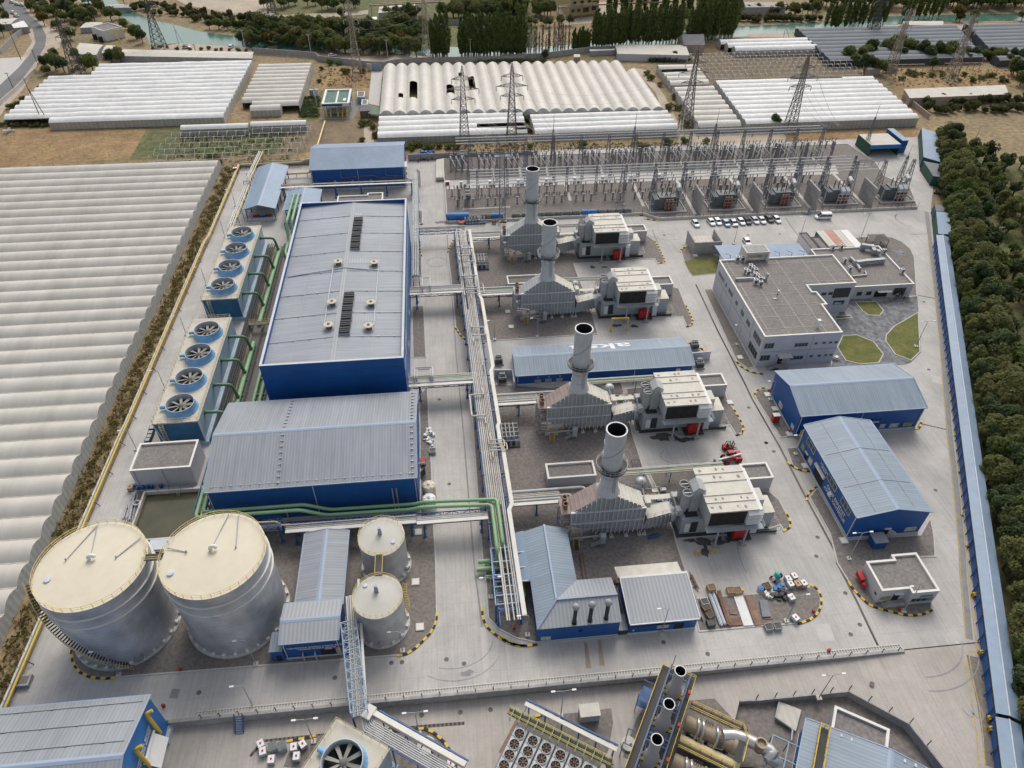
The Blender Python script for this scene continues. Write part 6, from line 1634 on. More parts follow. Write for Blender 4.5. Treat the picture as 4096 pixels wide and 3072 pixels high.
for c,o in((PA,-1.2),(PA,1.2)):
 mb=MB();p=c+nv*o+dv*1.6;mb.bar(p,(p.x,p.y,.1),.24);mb.box(p.x-.45,p.x+.45,p.y-.45,p.y+.45,0,.3);wp(mb,'post','rkb',t)
for o in(-1.2,1.2):
 mb=MB();p=PB+nv*o;mb.bar(p,(p.x,p.y,-1.8),.24);wp(mb,'post','rkb',t)
t=th_('pipe_rack','diagonal rack of grey pipes and tray beside the near cooling tower','pipe rack',(-10,46,-1.8))
a0,a1=V((-17.6,51.4,5.4)),V((-2.6,41.6,5.4))
d0=(a1-a0).normalized();n0=V((-d0.y,d0.x,0))
for k in range(7):
 o=-1.6+k*.3;mb=MB();mb.tb([a0+n0*.3+V((-.7+k*.25,.6,.5)),a0+n0*o+d0*(1.2+k*.1)+V((0,0,.2)),a1+n0*o+V((0,0,.2))],.12,6);wp(mb,'pipe',('ppg','galv')[k%2],t)
mb=MB();mb.cyl(a0+n0*1.2+d0*.6+V((0,0,.4)),a1+n0*1.2+V((0,0,.4)),.6,n=4);mb.obox(a0.x+.9,a0.y+.5,5.2,6.4,1.5,2.2,-.57);wp(mb,'cable_tray','tray',t)
mb=MB();mb.bar(a0+n0*2.1+d0*1.5,a1+n0*2.1,.25);mb.bar(a0-n0*1.9+d0*1.5,a1-n0*1.9,.2)
for k in range(6):
 c=a0+d0*(1.5+3*k);mb.bar(c-n0*1.9,c+n0*2.1,.16)
wp(mb,'beam','rkb',t)
for k in range(4):
 mb=MB();c=a0+d0*(2+4.6*k);mb.bar((c+n0*1.8),(c.x+n0.x*1.8,c.y+n0.y*1.8,-1.8),.2);mb.bar((c-n0*1.8),(c.x-n0.x*1.8,c.y-n0.y*1.8,-1.8),.2);wp(mb,'post','rkb',t)
ANG=math.radians(-32.6)
E1,E2=V((cos(ANG),sin(ANG),0)),V((sin(ANG),-cos(ANG),0))
n_before=set(o.name for o in S.objects)
t=cooling_tower('single fan cooling tower with a cream deck at the near edge of the yard',-4.85,4.85,-4.9,4.9,7.5,[(.15,-.1)])
c=V((-21.7,51.4,0))+E1*4.85+E2*4.9
t.location=(c.x,c.y,-1.9);t.rotation_euler=(0,0,ANG)
def dry_cooler(loc):
 t=th_('dry_cooler','grey dry cooler module with one row of black fans near the front edge','cooler',loc,ANG,'dry cooler modules side by side in the lower yard')
 mb=MB();mb.box(-1.1,1.1,-10.2,0,4.2,5.3);mb.bd('casing','condenser',t)
 mb=MB();mb.box(-1.14,-1.06,-10.2,0,5.3,5.36);mb.box(1.0,1.1,-10.2,0,5.3,5.34)
 for k in range(6):mb.box(-1.05,1.0,-.05-k*1.75,.0-k*1.75,5.3,5.33)
 mb.bd('seam','iron',t)
 for x in(-.9,.9):
  for y in(-.5,-9.5):
   mb=MB();mb.box(x-.1,x+.1,y-.1,y+.1,0,4.2);mb.bd('leg','galv',t)
 for k in range(5):
  y=-1.15-k*1.76
  mb=MB();mb.lt([(.86,5.3),(.86,5.55),(.78,5.55),(.78,5.32)],0,y,22);f=mb.bd('fan','condenser',t)
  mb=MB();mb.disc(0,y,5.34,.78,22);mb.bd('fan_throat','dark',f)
  mb=MB()
  for j in range(7):
   a=j*6.283/7;c_,s_=cos(a),sin(a);c2,s2=cos(a+.45),sin(a+.45)
   mb.add([(.15*c_,y+.15*s_,5.42),(.7*c_,y+.7*s_,5.46),(.7*c2,y+.7*s2,5.40),(.15*c2,y+.15*s2,5.38)],[(0,1,2,3)])
  mb.lt([(.17,5.38),(.17,5.5),(.01,5.52)],0,y,10)
  mb.bd('fan_blade','fan_copper',f)
 return t
D0=V((6.35,48.9,-1.9))+E1*1.2
dc=None
for k in range(7):
 p=D0+E1*2.36*k
 if dc is None:dc=dry_cooler(p);remember(dc)
 else:dup(dc,p)
t=th_('gallery','yellow railed gallery and blue tray along the dry coolers','gallery',(11.03,44.5,-1.9),ANG)
mb=MB();mb.box(-8.2,9.5,1.9,2.9,5.7,5.8);mb.bd('deck','bks',t)
o_=th_
mb=MB()
for y in(1.9,2.9):
 for z in(6.3,6.8):mb.bar((-8.2,y,z),(9.5,y,z),.06)
 for k in range(13):mb.bar((-8.2+k*1.45,y,5.7),(-8.2+k*1.45,y,6.8),.05)
mb.bd('railing','yellow',t)
mb=MB()
for k in range(12):mb.tb([(-7.4+k*1.4,1.2,5.5),(-7.4+k*1.4,1.2,6.3),(-7.4+k*1.4,3.2,6.3),(-7.4+k*1.4,3.2,5)],.09,6)
mb.bd('pipe','pgn',t)
mb=MB();mb.box(-6.5,9.5,4.6,5.3,5.0,5.2);mb.bd('cable_tray','tray',t)
mb=MB();mb.bar((-6.5,5.6,5.2),(9.5,5.6,5.2),.25)
for k in range(6):mb.bar((-6+k*3,5.5,0),(-6+k*3,5.5,5.2),.2);mb.bar((-6+k*3,2.9,5.1),(-6+k*3,5.6,5.1),.14)
mb.bd('frame','rkb',t)
mb=MB();mb.tb([(-8,2.2,5.2),(10,2.2,5.2)],.2);mb.bd('pipe','clad_tan',t)
mb=MB()
for j in range(5):mb.tb([(5.5+j*.5,3.2,4.8),(5.9+j*.5,3.2,4.8),(9.8,2.8-j*.4,4.6)],.16,7)
mb.bd('pipe','pgd',t)
t=th_('exhaust_platform','yellow railed steel platform round three short exhaust stacks','platform',(30,47,-1.9),ANG)
def L3(x,y,z):return(x,y,z)
mb=MB()
for x0,x1 in((-3.0,-1.7),(1.8,2.6)):mb.box(x0,x1,-13.5,8.2,7.0,7.12)
for y in(3.6,-2.2,-8.0):mb.box(-1.7,1.8,y-.1,y+.9,7.0,7.12)
mb.box(-1.7,1.8,7.2,8.2,7.0,7.12)
mb.bd('deck','bks',t)
mb=MB()
for x in(-3.0,-1.7,1.8,2.6):lr(mb,(x,-13.5),(x,8.2),7.1,1.6,1.1,.08)
lr(mb,(-3,8.2),(2.6,8.2),7.1,1.5,1.1,.08)
for y in(3.6,4.5,-2.2,-1.3,-8,-7.1):lr(mb,(-1.7,y),(1.8,y),7.1,1.2,1.1,.08)
mb.bd('railing','yellow',t)
mb=MB()
for y in(-13,-10,-7,-4,-1,2,5,8):
 for x in(-3.0,-1.5,1.7,2.6):mb.bar((x,y,0),(x,y,7),.2)
 mb.bar((-3,y,6.8),(2.6,y,6.8),.2);mb.bar((-1.5,y,.3),(-1.5,y+3,6.8),.12)
for x in(-1.6,1.7):mb.bar((x,-13.5,8.8),(x,8,8.8),.2)
for y in(6.2,1.6,0.4,-4.2,-5.4,-10.2):mb.bar((-1.6,y,8.8),(1.7,y,8.8),.16);mb.bar((-1.6,y,7),(-1.6,y,8.8),.14);mb.bar((1.7,y,7),(1.7,y,8.8),.14)
mb.bd('frame','rkb',t)
mb=MB()
for z in(2.2,4.4):
 mb.box(-4.9,-3.2,2.0,4.6,z,z+.1)
for y in(2,4.6):mb.bar((-4.9,y,0),(-4.9,y,6.4),.14);mb.bar((-4.9,y,6.4),(-3,y,6.4),.12)
for y in(-6,-3.6):mb.bar((-4.6,y,0),(-4.6,y,5.4),.14);mb.bar((-4.6,y,5.4),(-3,y,5.4),.12)
mb.bd('stair_frame','rkb',t)
for k,y in enumerate((5.6,-.2,-6.0,-11.8)):
 w3=t.matrix_basis@V((0.0,y-1.2,0))
 s_=th_('exhaust_stack','short steel exhaust stack in the railed platform, %s'%('farthest from the camera','between the other two','at the near edge of the picture','cut by the frame edge')[k],'stack',(w3.x,w3.y,0),ANG)
 mb=MB();mb.lt([(1.25,3.5),(1.2,6.6),(.85,7.6),(.85,12.2),(.93,12.25),(.93,12.5),(.78,12.5)],n=24);mb.bd('shaft','steel',s_,True)
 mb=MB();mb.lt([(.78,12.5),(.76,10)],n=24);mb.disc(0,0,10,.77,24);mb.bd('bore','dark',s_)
 mb=MB();mb.box(-1.3,1.3,-1.3,1.3,-1.8,3.6);mb.bd('silencer','gtw',s_)
 b=th_('horn_box','small red box on the platform handrail beside the %s exhaust stack'%('farthest','middle','near','hidden')[k],'box',tuple(t.matrix_basis@V((2.35,y-.6,8.0))),ANG);mb=MB();mb.box(-.22,.22,-.3,.3,0,.45);mb.bd('case','red',b);mb=MB();mb.cyl((-.3,0,.22),(-.22,0,.22),.16,n=10);mb.bd('horn','dark',b)
for k,(y,wh)in enumerate(((2.4,'farther'),(-4.4,'nearer'))):
 w3=V((30,47,-1.9))+E1*0+V((0,0,0))
 b=th_('boiler_drum','rust streaked tan drum with silver bent pipes right of the stacks, %s one'%wh,'boiler',tuple(t.matrix_basis@V((7.2,y,0))),ANG)
 mb=MB();mb.cyl((-4.0,0,3.6),(3.8,0,3.6),1.35,n=20);mb.cyl((3.8,0,3.6),(4.6,0,3.6),1.5,n=20);mb.bd('shell','clad_tan',b,True)
 mb=MB();mb.cyl((-4,-2.7,2.6),(5.6,-2.7,2.6),.95,n=18);mb.bd('shell','rlc',b,True)
 mb=MB();mb.cyl((1.6,0,3.6),(2.3,0,3.6),1.5,n=20);mb.bd('flange','iron',b)
 for x in(-2.2,-1.4,.9):
  mb=MB();mb.tb([(x,1.0,4.6),(x,.4,5.5),(x+.4,-.6,5.4),(x+.5,-1.5,4.2),(x+.3,-1.7,3)],.24,8);mb.bd('pipe','slv',b,True)
 mb=MB()
 for j in range(4):mb.bar((-1+j*.35,.6,4.9),(-1+j*.35,.9,5.7),.1)
 mb.bd('valve','iron',b)
 mb=MB()
 for x in(-3,0,3):mb.box(x-.2,x+.2,-1,1,0,2.6)
 mb.bar((-3.6,-1.3,.2),(3.6,-1.3,2.8),.18);mb.bar((-3.6,-1.3,2.8),(3.6,-1.3,.2),.18)
 mb.bd('support','rkb',b)
 mb=MB();mb.box(-4,4.4,1.7,2.7,5.0,5.1);mb.box(4.4,5.4,-3,2.7,5.0,5.1);g=mb.bd('gallery','bks',b)
 mb=MB();lr(mb,(-4,2.7),(4.4,2.7),5.1,w_=.08);lr(mb,(-4,1.7),(4,1.7),5.1,w_=.08);lr(mb,(4.4,2.7),(5.6,1.0),5.1,w_=.08);lr(mb,(5.6,1.0),(5.6,-3),5.1,w_=.08);mb.bd('railing','yellow',g)
t=th_('exhaust_duct','thick silver exhaust duct with an open stub near the bottom edge','duct',(43,43,-1.8))
dp=[A3(2,3,1790,1390,2.6),A3(2,3,1900,1385,2.6),A3(2,3,2212,1530,2.6),A3(3,3,130,1560,2.4),A3(3,3,225,1620,1.2),A3(3,3,235,1700,.5)]
mb=MB();mb.tb(dp,1.0,18);wp(mb,'duct','slv',t,True)
x,y=A(2,3,2090,1480,3.4);mb=MB();mb.lt([(.78,2.4),(.78,4.6),(.9,4.65),(.9,4.8),(.7,4.8),(.68,4.2)],x,y,20);mb.disc(x,y,4.25,.7,20);wp(mb,'stub','clad_tan',t,True)
t=th_('duct_frame','grey blue steel frame under the silver duct beside the near blue building','frame',(48,40,-1.8),ANG)
mb=MB()
for x in(-2.5,0,2.5):
 for y in(-3,0,3):mb.bar((x,y,0),(x,y,3.6),.2)
 mb.bar((x,-3,3.5),(x,3,3.5),.18)
for y in(-3,0,3):mb.bar((-2.5,y,3.5),(2.5,y,3.5),.18)
mb.bd('frame','rkl',t)
t=gb('engine_house','near blue building turned askew with ribbed roof and yellow railed roof walk','house',-12,12,-11,11,5.6,7.4,'Y','roof_blue_y',downpipes=False)
c=V((53.3,44.9,0))+E1*12.0+E2*11.0
t.location=(c.x,c.y,-2.3);t.rotation_euler=(0,0,ANG)
mb=MB();mb.box(-10.3,-8.9,-11,10.6,6.25,6.35);mb.bd('roof_walk','bks',t)
mb=MB()
for x in(-10.3,-8.9):lr(mb,(x,-11),(x,10.6),6.35,1.6,1.1,.09)
lr(mb,(-10.3,10.6),(-8.9,10.6),6.35,.7,1.1,.09)
mb.bd('railing','yellow',t)
mb=MB()
for k in range(9):mb.obox(-10+k*1.5+3,10.5,6.2+k*.1,6.6+k*.13,.3,.5)
mb.bd('clamp','ppp',t)
b=th_('barrel','light blue barrel on the yellow railed roof walk','barrel',tuple(t.matrix_basis@V((-9.5,-3.5,6.36))));mb=MB();mb.lt([(.42,0),(.45,.5),(.42,1.0),(.01,1.02)],n=16);mb.bd('body','tpb',b,True);mb=MB();mb.disc(0,0,1.03,.36,14);mb.bd('lid','rfb',b)
p0=V((59.2,47.1,0))
Q=[p0,p0+E1*8.4,p0+E1*8.4+E2*7.5,p0+E2*7.5]
flat('control_house','grey house with a bright white parapet behind the near blue building','house',[(q_.x,q_.y)for q_ in Q],2.5,z0=-2.3,wall='cwl')
t=th_('wash_basin','square pale steel tray split into panes beside the near blue building','tray',(0,0,-2.2))
q_=PL(3,3,[(235,1120),(415,1190),(370,1360),(205,1255)],-1.7)
mb=MB();mb.pr_(q_,-2.2,-1.7);wp(mb,'tray','tin',t)
mb=MB();mb.bar((*q_[0],-1.6),(*q_[3],-1.6),.25);mb.tb([(*q_[3],-1.5),(*PL(3,3,[(345,1345)],-1.5)[0],-1.5),(*PL(3,3,[(335,1440)],-1.5)[0],-1.5)],.16);wp(mb,'pipe','galv',t)
t=gb('compressor_house','blue building with yellow vent pipes and grey roof at the bottom left corner','house',-112,-50.5,36.2,56.2,9.3,12.6,'X','roof_grey',wall='wall_blue_bright',z0=-1.7,plinth=False,downpipes=False)
for(ax,ay),(bx_,by_)in(((1180,1215),(1290,1370)),((1095,1500),(1210,1640))):
 p,q_=AX(0,3,ax,ay,-50.0),AX(0,3,bx_,by_,-50.0)
 mb=MB();mb.tb([(-49.2,p[0]+.3,p[1]+.2),(-50.0,p[0],p[1]),(-50.0,p[0]-.2,p[1]-.4),(-50.0,q_[0],q_[1])],.3,10);wp(mb,'vent_pipe','yellow',t,True)
mb=MB();mb.quad((-50.4,48.0,5.0),(-50.4,52.6,5.0),(-48.6,52.6,2.6),(-48.6,48.0,2.6));mb.quad((-48.6,48.0,2.55),(-48.6,52.6,2.55),(-50.4,52.6,4.95),(-50.4,48.0,4.95));wp(mb,'awning','white',t)
mb=MB();mb.cyl((-50.2,47.8,5.05),(-50.2,52.8,5.05),.25,n=8);wp(mb,'awning_roll','white',t)
ltr('GAZ KOMPRESSOR BINOSI\nGAZ KOMPRESÖR BİNASI',t,.8,(-50.38,48.3,6.3),ar((0,1,0),(0,0,1)),'white',squash=.95)
mb=MB();mb.box(-50.5,-49.9,53.4,56.3,-1.7,-.5);mb.box(-50.5,-49.9,40,47.3,-1.7,-.5);wp(mb,'plinth','plinth',t)
wq(t,'door','wbl','X',-50.5,48.2,52.4,-1.7,3.0,1,.05)
wq(t,'sign','red','X',-50.5,53.2,53.8,2.2,2.9,1,.05);ltr('aksa',t,.7,(-50.38,46.0,.6),ar((0,1,0),(0,0,1)),'white')
mb=MB()
for k in range(3):
 for j in range(9):
  x=-54-j*5.2;y=55.4-k*3.4;z=9.3+3.3*(56.2-y)/10+.16
  mb.box(x-.25,x+.25,y-.1,y+.1,z,z+.2)
for k in range(3):
 y=55.4-k*3.4;z=9.3+3.3*(56.2-y)/10+.25;mb.bar((-110,y,z),(-51,y,z),.09)
wp(mb,'lightning_wire','galv',t)
def wr(name,label,pts,h,th,m_='cwl',z0=-.15,cat='wall',posts=None,ph=1.0,pm='bks',cap=None):
 t=th_(name,label,cat,(pts[0][0],pts[0][1],0))
 mb=MB()
 for(ax,ay),(bx_,by_)in zip(pts,pts[1:]):
  d=V((bx_-ax,by_-ay,0));L_=d.length;d.normalize();n_=V((-d.y,d.x,0))*th/2
  mb.pr_([(ax-n_.x,ay-n_.y),(bx_-n_.x,by_-n_.y),(bx_+n_.x,by_+n_.y),(ax+n_.x,ay+n_.y)],z0,h)
 wp(mb,'wall',m_,t)
 if posts:
  k=0;prev=None
  for(ax,ay),(bx_,by_)in zip(pts,pts[1:]):
   L_=math.hypot(bx_-ax,by_-ay);n_=max(1,int(L_/posts))
   for i in range(n_):
    x,y=ax+(bx_-ax)*i/n_,ay+(by_-ay)*i/n_
    if k<95:
     mb=MB();mb.bar((x,y,h),(x,y,h+ph),.07);wp(mb,'post',pm,t)
    k+=1
 return t
wr('boundary_wall','long concrete wall with black posts along the west side beside the greenhouse',[(-77.8,24),(-77.8,123),(-77.6,128),(-77.6,210),(-76.9,214),(-76.9,268.8)],1.5,.35,'cpl',posts=2.9,ph=1.2)
wr('boundary_wall','concrete wall behind the yellow gas pipes at the far west corner',[(-76.7,269),(-48,269.2)],1.9,.3,posts=3.2)
wr('boundary_wall','concrete wall left of the switchyard behind the tarpaulin heap',[(-12.6,269.4),(0,269.6),(38,268.8)],2.4,.3,posts=4)
t=th_('retaining_wall','long concrete retaining wall between upper and lower road','wall',(15,56.3,0))
mb=MB();mb.add([(-50.3,56.0,-2.4),(77,56.0,-.3),(77,56.0,.32),(-50.3,56.0,.32),(-50.3,56.55,-2.4),(77,56.55,-.3),(77,56.55,.32),(-50.3,56.55,.32)],[(0,1,2,3),(7,6,5,4),(3,2,6,7),(1,5,6,2),(0,3,7,4)]);wp(mb,'wall','cwl',t)
mb=MB();mb.box(-46,77,56.55,56.75,0,.3);mb.box(-46,77,57.45,57.62,0,.16)
for k in range(246):mb.box(-45.8+k*.5,-45.62+k*.5,56.75,57.45,.1,.15)
wp(mb,'gutter','cpl',t)
t=th_('fence','row of dark leaning fence posts with wires on the retaining wall','fence',(15,56.3,.3))
for k in range(41):
 x=-45+k*3.02
 mb=MB();mb.bar((x,56.3,.3),(x+.0,56.3,1.5),.11);mb.bar((x,56.3,1.5),(x-.1,55.9,1.75),.09);wp(mb,'post','bks',t)
mb=MB()
for z in(.7,1.1,1.5):mb.bar((-45,56.3,z),(75.8,56.3,z),.025)
wp(mb,'wire','galv',t)
pw_=[PIT[0],PIT[1],PIT[2],PIT[3],PIT[4]]
t=th_('retaining_wall','angled concrete wall with mesh fence posts round the sunken gravel yard','wall',(PIT[2][0],PIT[2][1],0))
mb=MB()
for(ax,ay),(bx_,by_)in zip(pw_,pw_[1:]):
 d=V((bx_-ax,by_-ay,0)).normalized();n_=V((d.y,-d.x,0))*.28
 za,zb=zl(ax)+.05,zl(bx_)+.05
 vs=[(ax,ay,-2.4),(bx_,by_,-2.4),(bx_,by_,zb),(ax,ay,za)]+[(ax+n_.x,ay+n_.y,-2.4),(bx_+n_.x,by_+n_.y,-2.4),(bx_+n_.x,by_+n_.y,zb),(ax+n_.x,ay+n_.y,za)]
 mb.add(vs,[(0,1,2,3),(7,6,5,4),(3,2,6,7),(0,3,7,4),(1,5,6,2)])
wp(mb,'wall','cwl',t)
k=0
mbw=MB()
for(ax,ay),(bx_,by_)in zip(pw_[1:],pw_[2:]):
 L_=math.hypot(bx_-ax,by_-ay);n_=int(L_/3.0)
 for i in range(n_):
  x,y=ax+(bx_-ax)*i/n_,ay+(by_-ay)*i/n_
  mb=MB();mb.bar((x,y,zl(x)),(x,y,zl(x)+1.8),.11);wp(mb,'post','bks',t)
 for z in(.6,1.2,1.75):mbw.bar((ax,ay,zl(ax)+z),(bx_,by_,zl(bx_)+z),.025)
wp(mbw,'wire','galv',t)
DE=V((.504,1,0)).normalized();NE=V((DE.y,-DE.x,0))
def ept(y,o,z):
 p=V((EX(y),y,z))+NE*o
 return(p.x,p.y,z)
for y0,y1,lab,dz in((42.6,190.0,'very long light blue canopy roof over the blue east fence',0),(8,42.2,'light blue canopy roof at the lower right corner, set lower than the long one',-.3)):
 t=th_('fence_canopy',lab,'canopy',ept(y0,0,0))
 mb=MB()
 a,b,c,d=ept(y0,-1.1,3.3+dz),ept(y1,-1.1,3.3+dz),ept(y1,.8,3.75+dz),ept(y0,.8,3.75+dz)
 e,f_=ept(y1,2.7,3.3+dz),ept(y0,2.7,3.3+dz)
 mb.add([a,b,c,d],[(0,3,2,1),]);mb.add([(p[0],p[1],p[2]-.1)for p in(a,b,c,d)],[(0,1,2,3)]);wp(mb,'roof','rfb',t)
 mb=MB();mb.add([d,c,e,f_],[(0,3,2,1)]);mb.add([(p[0],p[1],p[2]-.1)for p in(d,c,e,f_)],[(0,1,2,3)]);wp(mb,'roof','rfb',t)
 mb=MB();mb.bar((c[0],c[1],c[2]+.03),(d[0],d[1],d[2]+.03),.22);wp(mb,'ridge_cap','plinth',t)
 mb=MB();p,q_=ept(y0,-.75,0),ept(y1,-.75,0);p2,q2=ept(y0,-.6,0),ept(y1,-.6,0)
 mb.pr_([(p[0],p[1]),(q_[0],q_[1]),(q2[0],q2[1]),(p2[0],p2[1])],.3,3.15+dz);wp(mb,'panel','wbl',t)
 mb=MB();mb.bar(ept(y0,-1.12,3.25+dz),ept(y1,-1.12,3.25+dz),.18);wp(mb,'gutter','dark',t)
 n=int((y1-y0)/3.2)
 for k in range(n):
  y=y0+1+k*3.2
  mb=MB();mb.bar(ept(y,-.95,-.1),ept(y,-.95,3.2+dz),.16);mb.bar(ept(y,-.95,2.4),ept(y,-1.3,3.1+dz),.1);wp(mb,'post','wbl',t)
for i,(x,y)in enumerate(((1800,275),(1855,740),(1920,1270),(1930,1355))):
 p=A(3,3,x,y);bmp=th_('bumper_post','yellow and black striped guard post in front of the blue east fence','bollard',(p[0],p[1],0),0,'striped guard posts along the east fence')
 mb=MB()
 for k in range(5):mb.m=k%2;mb.box(-.35,.35,-.35,.35,k*.2,k*.2+.2)
 mb.bd('post',['kerb_yellow','kerb_black'],bmp);mb=MB();mb.tb([(-.3,0,.9),(-.3,0,1.1),(.8,.2,1.1)],.08,6);mb.bd('arm','yellow',bmp)
for c,r,x,y in((3,2,1655,490),(3,2,1690,780),(3,2,1710,1130),(3,2,1750,1380),(3,1,1500,460),(3,1,1600,1490)):
 p=A(c,r,x,y);b2=th_('floodlight','small yellow bracket lamp at the foot of the blue east fence','lamp',(p[0],p[1],0),0,'bracket lamps along the east fence')
 mb=MB();mb.box(-.3,.3,-.2,.2,0,.3);mb.bd('base','kerb_yellow',b2);mb=MB();mb.tb([(0,0,.3),(0,0,1.2),(.5,.2,1.6)],.07,6);mb.bd('arm','galv',b2)
def lean(name,label,P,z,m_roof,m_wall,z_low=None,front=None):
 t=th_(name,label,'shed',(sum(p[0]for p in P)/4,sum(p[1]for p in P)/4,0))
 mb=MB();mb.pr_(P,z,z+.15);wp(mb,'roof',m_roof,t)
 mb=MB()
 n=len(P)
 for i in range(n):
  a,b=P[i],P[(i+1)%n]
  if i in(front or()):continue
  mb.quad((*a,0),(*b,0),(*b,z),(*a,z))
 wp(mb,'wall',m_wall,t)
 for p in P:
  mb=MB();mb.bar((*p,0),(*p,z),.2);wp(mb,'post','rkb',t)
 return t
lean('equipment_shed','open blue fronted shed with a flat beige roof at the switchyard corner',[(169.6,257.4),(181.9,257.4),(181.9,268.2),(169.6,268.2)],4.4,'tin','gsh',front=(0,))
mb=MB();mb.box(169.5,182.0,257.2,257.4,3.0,4.6);tag(mb.bd('fascia','wall_blue_bright'),'blue fascia board along the front of the beige roofed shed','fascia')
for z0,lab in((0,'lower blue shipping container of a stack of two beside the beige roofed shed'),(2.6,'upper blue shipping container of a stack of two beside the beige roofed shed')):
 container('shipping_container',lab,183.2,185.8,259.2,271.4,2.6,'wbl','rfb',z0)
lean('long_shed','long grey roofed shed with green side sheets at the far east corner',PL(3,0,[(1385,1035),(1510,1075),(1535,1310),(1400,1270)],4.0),4.0,'rfb','gsh',front=())
lean('long_shed','short grey roofed shed with curved green side beside the far east trees',PL(3,0,[(1400,1303),(1568,1335),(1582,1440),(1478,1422)],3.6),3.6,'net_light','gsh',front=())
lean('small_shed','small blue roofed shed with a green door at the head of the long fence canopy',PL(3,1,[(1502,196),(1610,208),(1624,382),(1520,376)],3.6),3.6,'rfb','gsh',front=())
lean('small_shed','small grey roofed shed just behind the blue roofed one by the east fence',PL(3,1,[(1490,140),(1585,150),(1590,200),(1500,192)],3.2),3.2,'net_light','container_teal',front=())
SZ=.8
mb=MB();SP=[(.8,218.0),(68.4,218.0),(73.0,213.9),(166.4,213.9),(171.5,228.5),(166.5,238),(169,250),(166,268),(.8,268)]
P0,P1=inset(SP,.3)
n=len(P0)
mb.add([(x,y,0)for x,y in P0]+[(x,y,SZ+.12)for x,y in P0]+[(x,y,SZ+.12)for x,y in P1]+[(x,y,SZ-.02)for x,y in P1],[(k*n+i,k*n+(i+1)%n,(k+1)*n+(i+1)%n,(k+1)*n+i)for k in range(3)for i in range(n)])
wt=th_('yard_wall','low concrete wall round the raised switchyard beside the parked cars','wall',(80,214,0));wp(mb,'wall','cpl',wt)
mb=MB()
for i in range(60):
 f=i/59
 if i<38:p=(73.5+(166.2-73.5)*i/37,213.75)
 else:p=(1.2+67*(i-38)/21,217.85)
 m2=MB();m2.bar((*p,SZ),(*p,SZ+1.9),.08);wp(m2,'fence_post','bks',wt)
gs('gravel_bed',P1,SZ,'gravel')
gs('path',[(1.5,242.0),(150,241.5),(152,248.8),(1.5,248.8)],SZ+.01,'patch')
for x0,y0,x1,y1 in((45.1,242,44.9,229.3),(70.3,242,69.9,222.9),(87.0,241.6,86.3,215.5),(107.5,241.6,107,216),(128.5,241.6,128,216),(148,241.6,148,217)):
 strip([(x0,y0),(x1,y1)],1.1,'cable_trench','cpl',SZ+.014)
for x in(19.4,29.8,40,50.2,60.8,71.5,82.3,92.9,103.6,114.3,125,135.5,146):
 strip([(x,257.6),(x-.3,248.8)],.9,'cable_trench','cpl',SZ+.014)
for p in([(6.5,226.3),(23.2,226.6)],[(5,257.4),(17.8,257.6)]):strip(p,.8,'cable_trench','cpl',SZ+.016)
BAYS=[5.8,16.4,26.8,37.2,47.7,58.2,68.9,79.6,90.2,100.9,111.6,122.3,133,143.7,154]
def isl(mb,x,y,z0,z1,r=.17):
 n=5
 pr=[(.06,z0)]
 for i in range(n):
  z=z0+(z1-z0)*i/n;dz=(z1-z0)/n
  pr+=[(r,z+dz*.2),(r*.55,z+dz*.7)]
 mb.lt(pr+[(.05,z1)],x,y,7)
def lp_(mb,x,y,z0,z1,w_=.3,bw=.06):
 for sx in(-1,1):
  for sy in(-1,1):mb.bar((x+sx*w_/2,y+sy*w_/2,z0),(x+sx*w_/2,y+sy*w_/2,z1),bw)
 n=max(2,int((z1-z0)/(w_*2)))
 for i in range(n):
  a,b=z0+(z1-z0)*i/n,z0+(z1-z0)*(i+1)/n
  for sy in(-1,1):mb.bar((x-w_/2,y+sy*w_/2,a),(x+w_/2,y+sy*w_/2,b),bw*.7)
  for sx in(-1,1):mb.bar((x+sx*w_/2,y+w_/2,a),(x+sx*w_/2,y-w_/2,b),bw*.7)
def disconnector(label,group,h):
 t=th_('disconnector',label,'disconnector',(0,0,SZ),0,group)
 mb=MB();lp_(mb,0,0,.3,h,.34,.1);mb.box(-.35,.35,-.35,.35,0,.3);mb.bd('post','ltg',t)
 mb=MB();mb.box(-.95,.95,-.14,.14,h,h+.2);mb.bd('crossbar','galv',t)
 for s_ in(-1,1):
  mb=MB();isl(mb,s_*.85,0,h+.2,h+1.5,.2);mb.bd('insulator','insulator',t)
 mb=MB();mb.bar((-.85,0,h+1.5),(.85,0,h+1.55),.07);mb.bd('blade','galv',t)
 return t
d1=disconnector('two insulator disconnector on a lattice post in the near row of the switchyard','near row disconnectors',2.4)
d2=disconnector('two insulator disconnector on a lattice post just behind the near row','second row disconnectors',2.6)
d3=disconnector('two insulator disconnector at the back edge of the switchyard','back row disconnectors',2.6)
for d in(d1,d2,d3):remember(d)
def bay_ct():
 t=th_('current_transformer','white headed transformer post with a sloping tube in the back half of the switchyard','transformer post',(0,0,SZ),0,'white headed posts of the switchyard')
 mb=MB();lp_(mb,0,0,.3,2.6,.4,.1);mb.box(-.4,.4,-.4,.4,0,.3);mb.bd('post','ltg',t)
 mb=MB();isl(mb,0,0,2.6,5.0,.24);mb.bd('insulator','insulator',t)
 mb=MB();mb.lt([(.3,5.0),(.36,5.3),(.36,5.8),(.2,6.0),(.01,6.05)],0,0,12);mb.bd('head','plw',t,True)
 mb=MB();mb.cyl((0,0,5.5),(1.6,-5.2,4.2),.1,n=6);mb.bd('tube','plinth',t)
 mb=MB();lp_(mb,1.6,-5.2,.3,2.6,.3,.08);isl(mb,1.6,-5.2,2.6,4.2,.2);mb.bd('support','ltg',t)
 return t
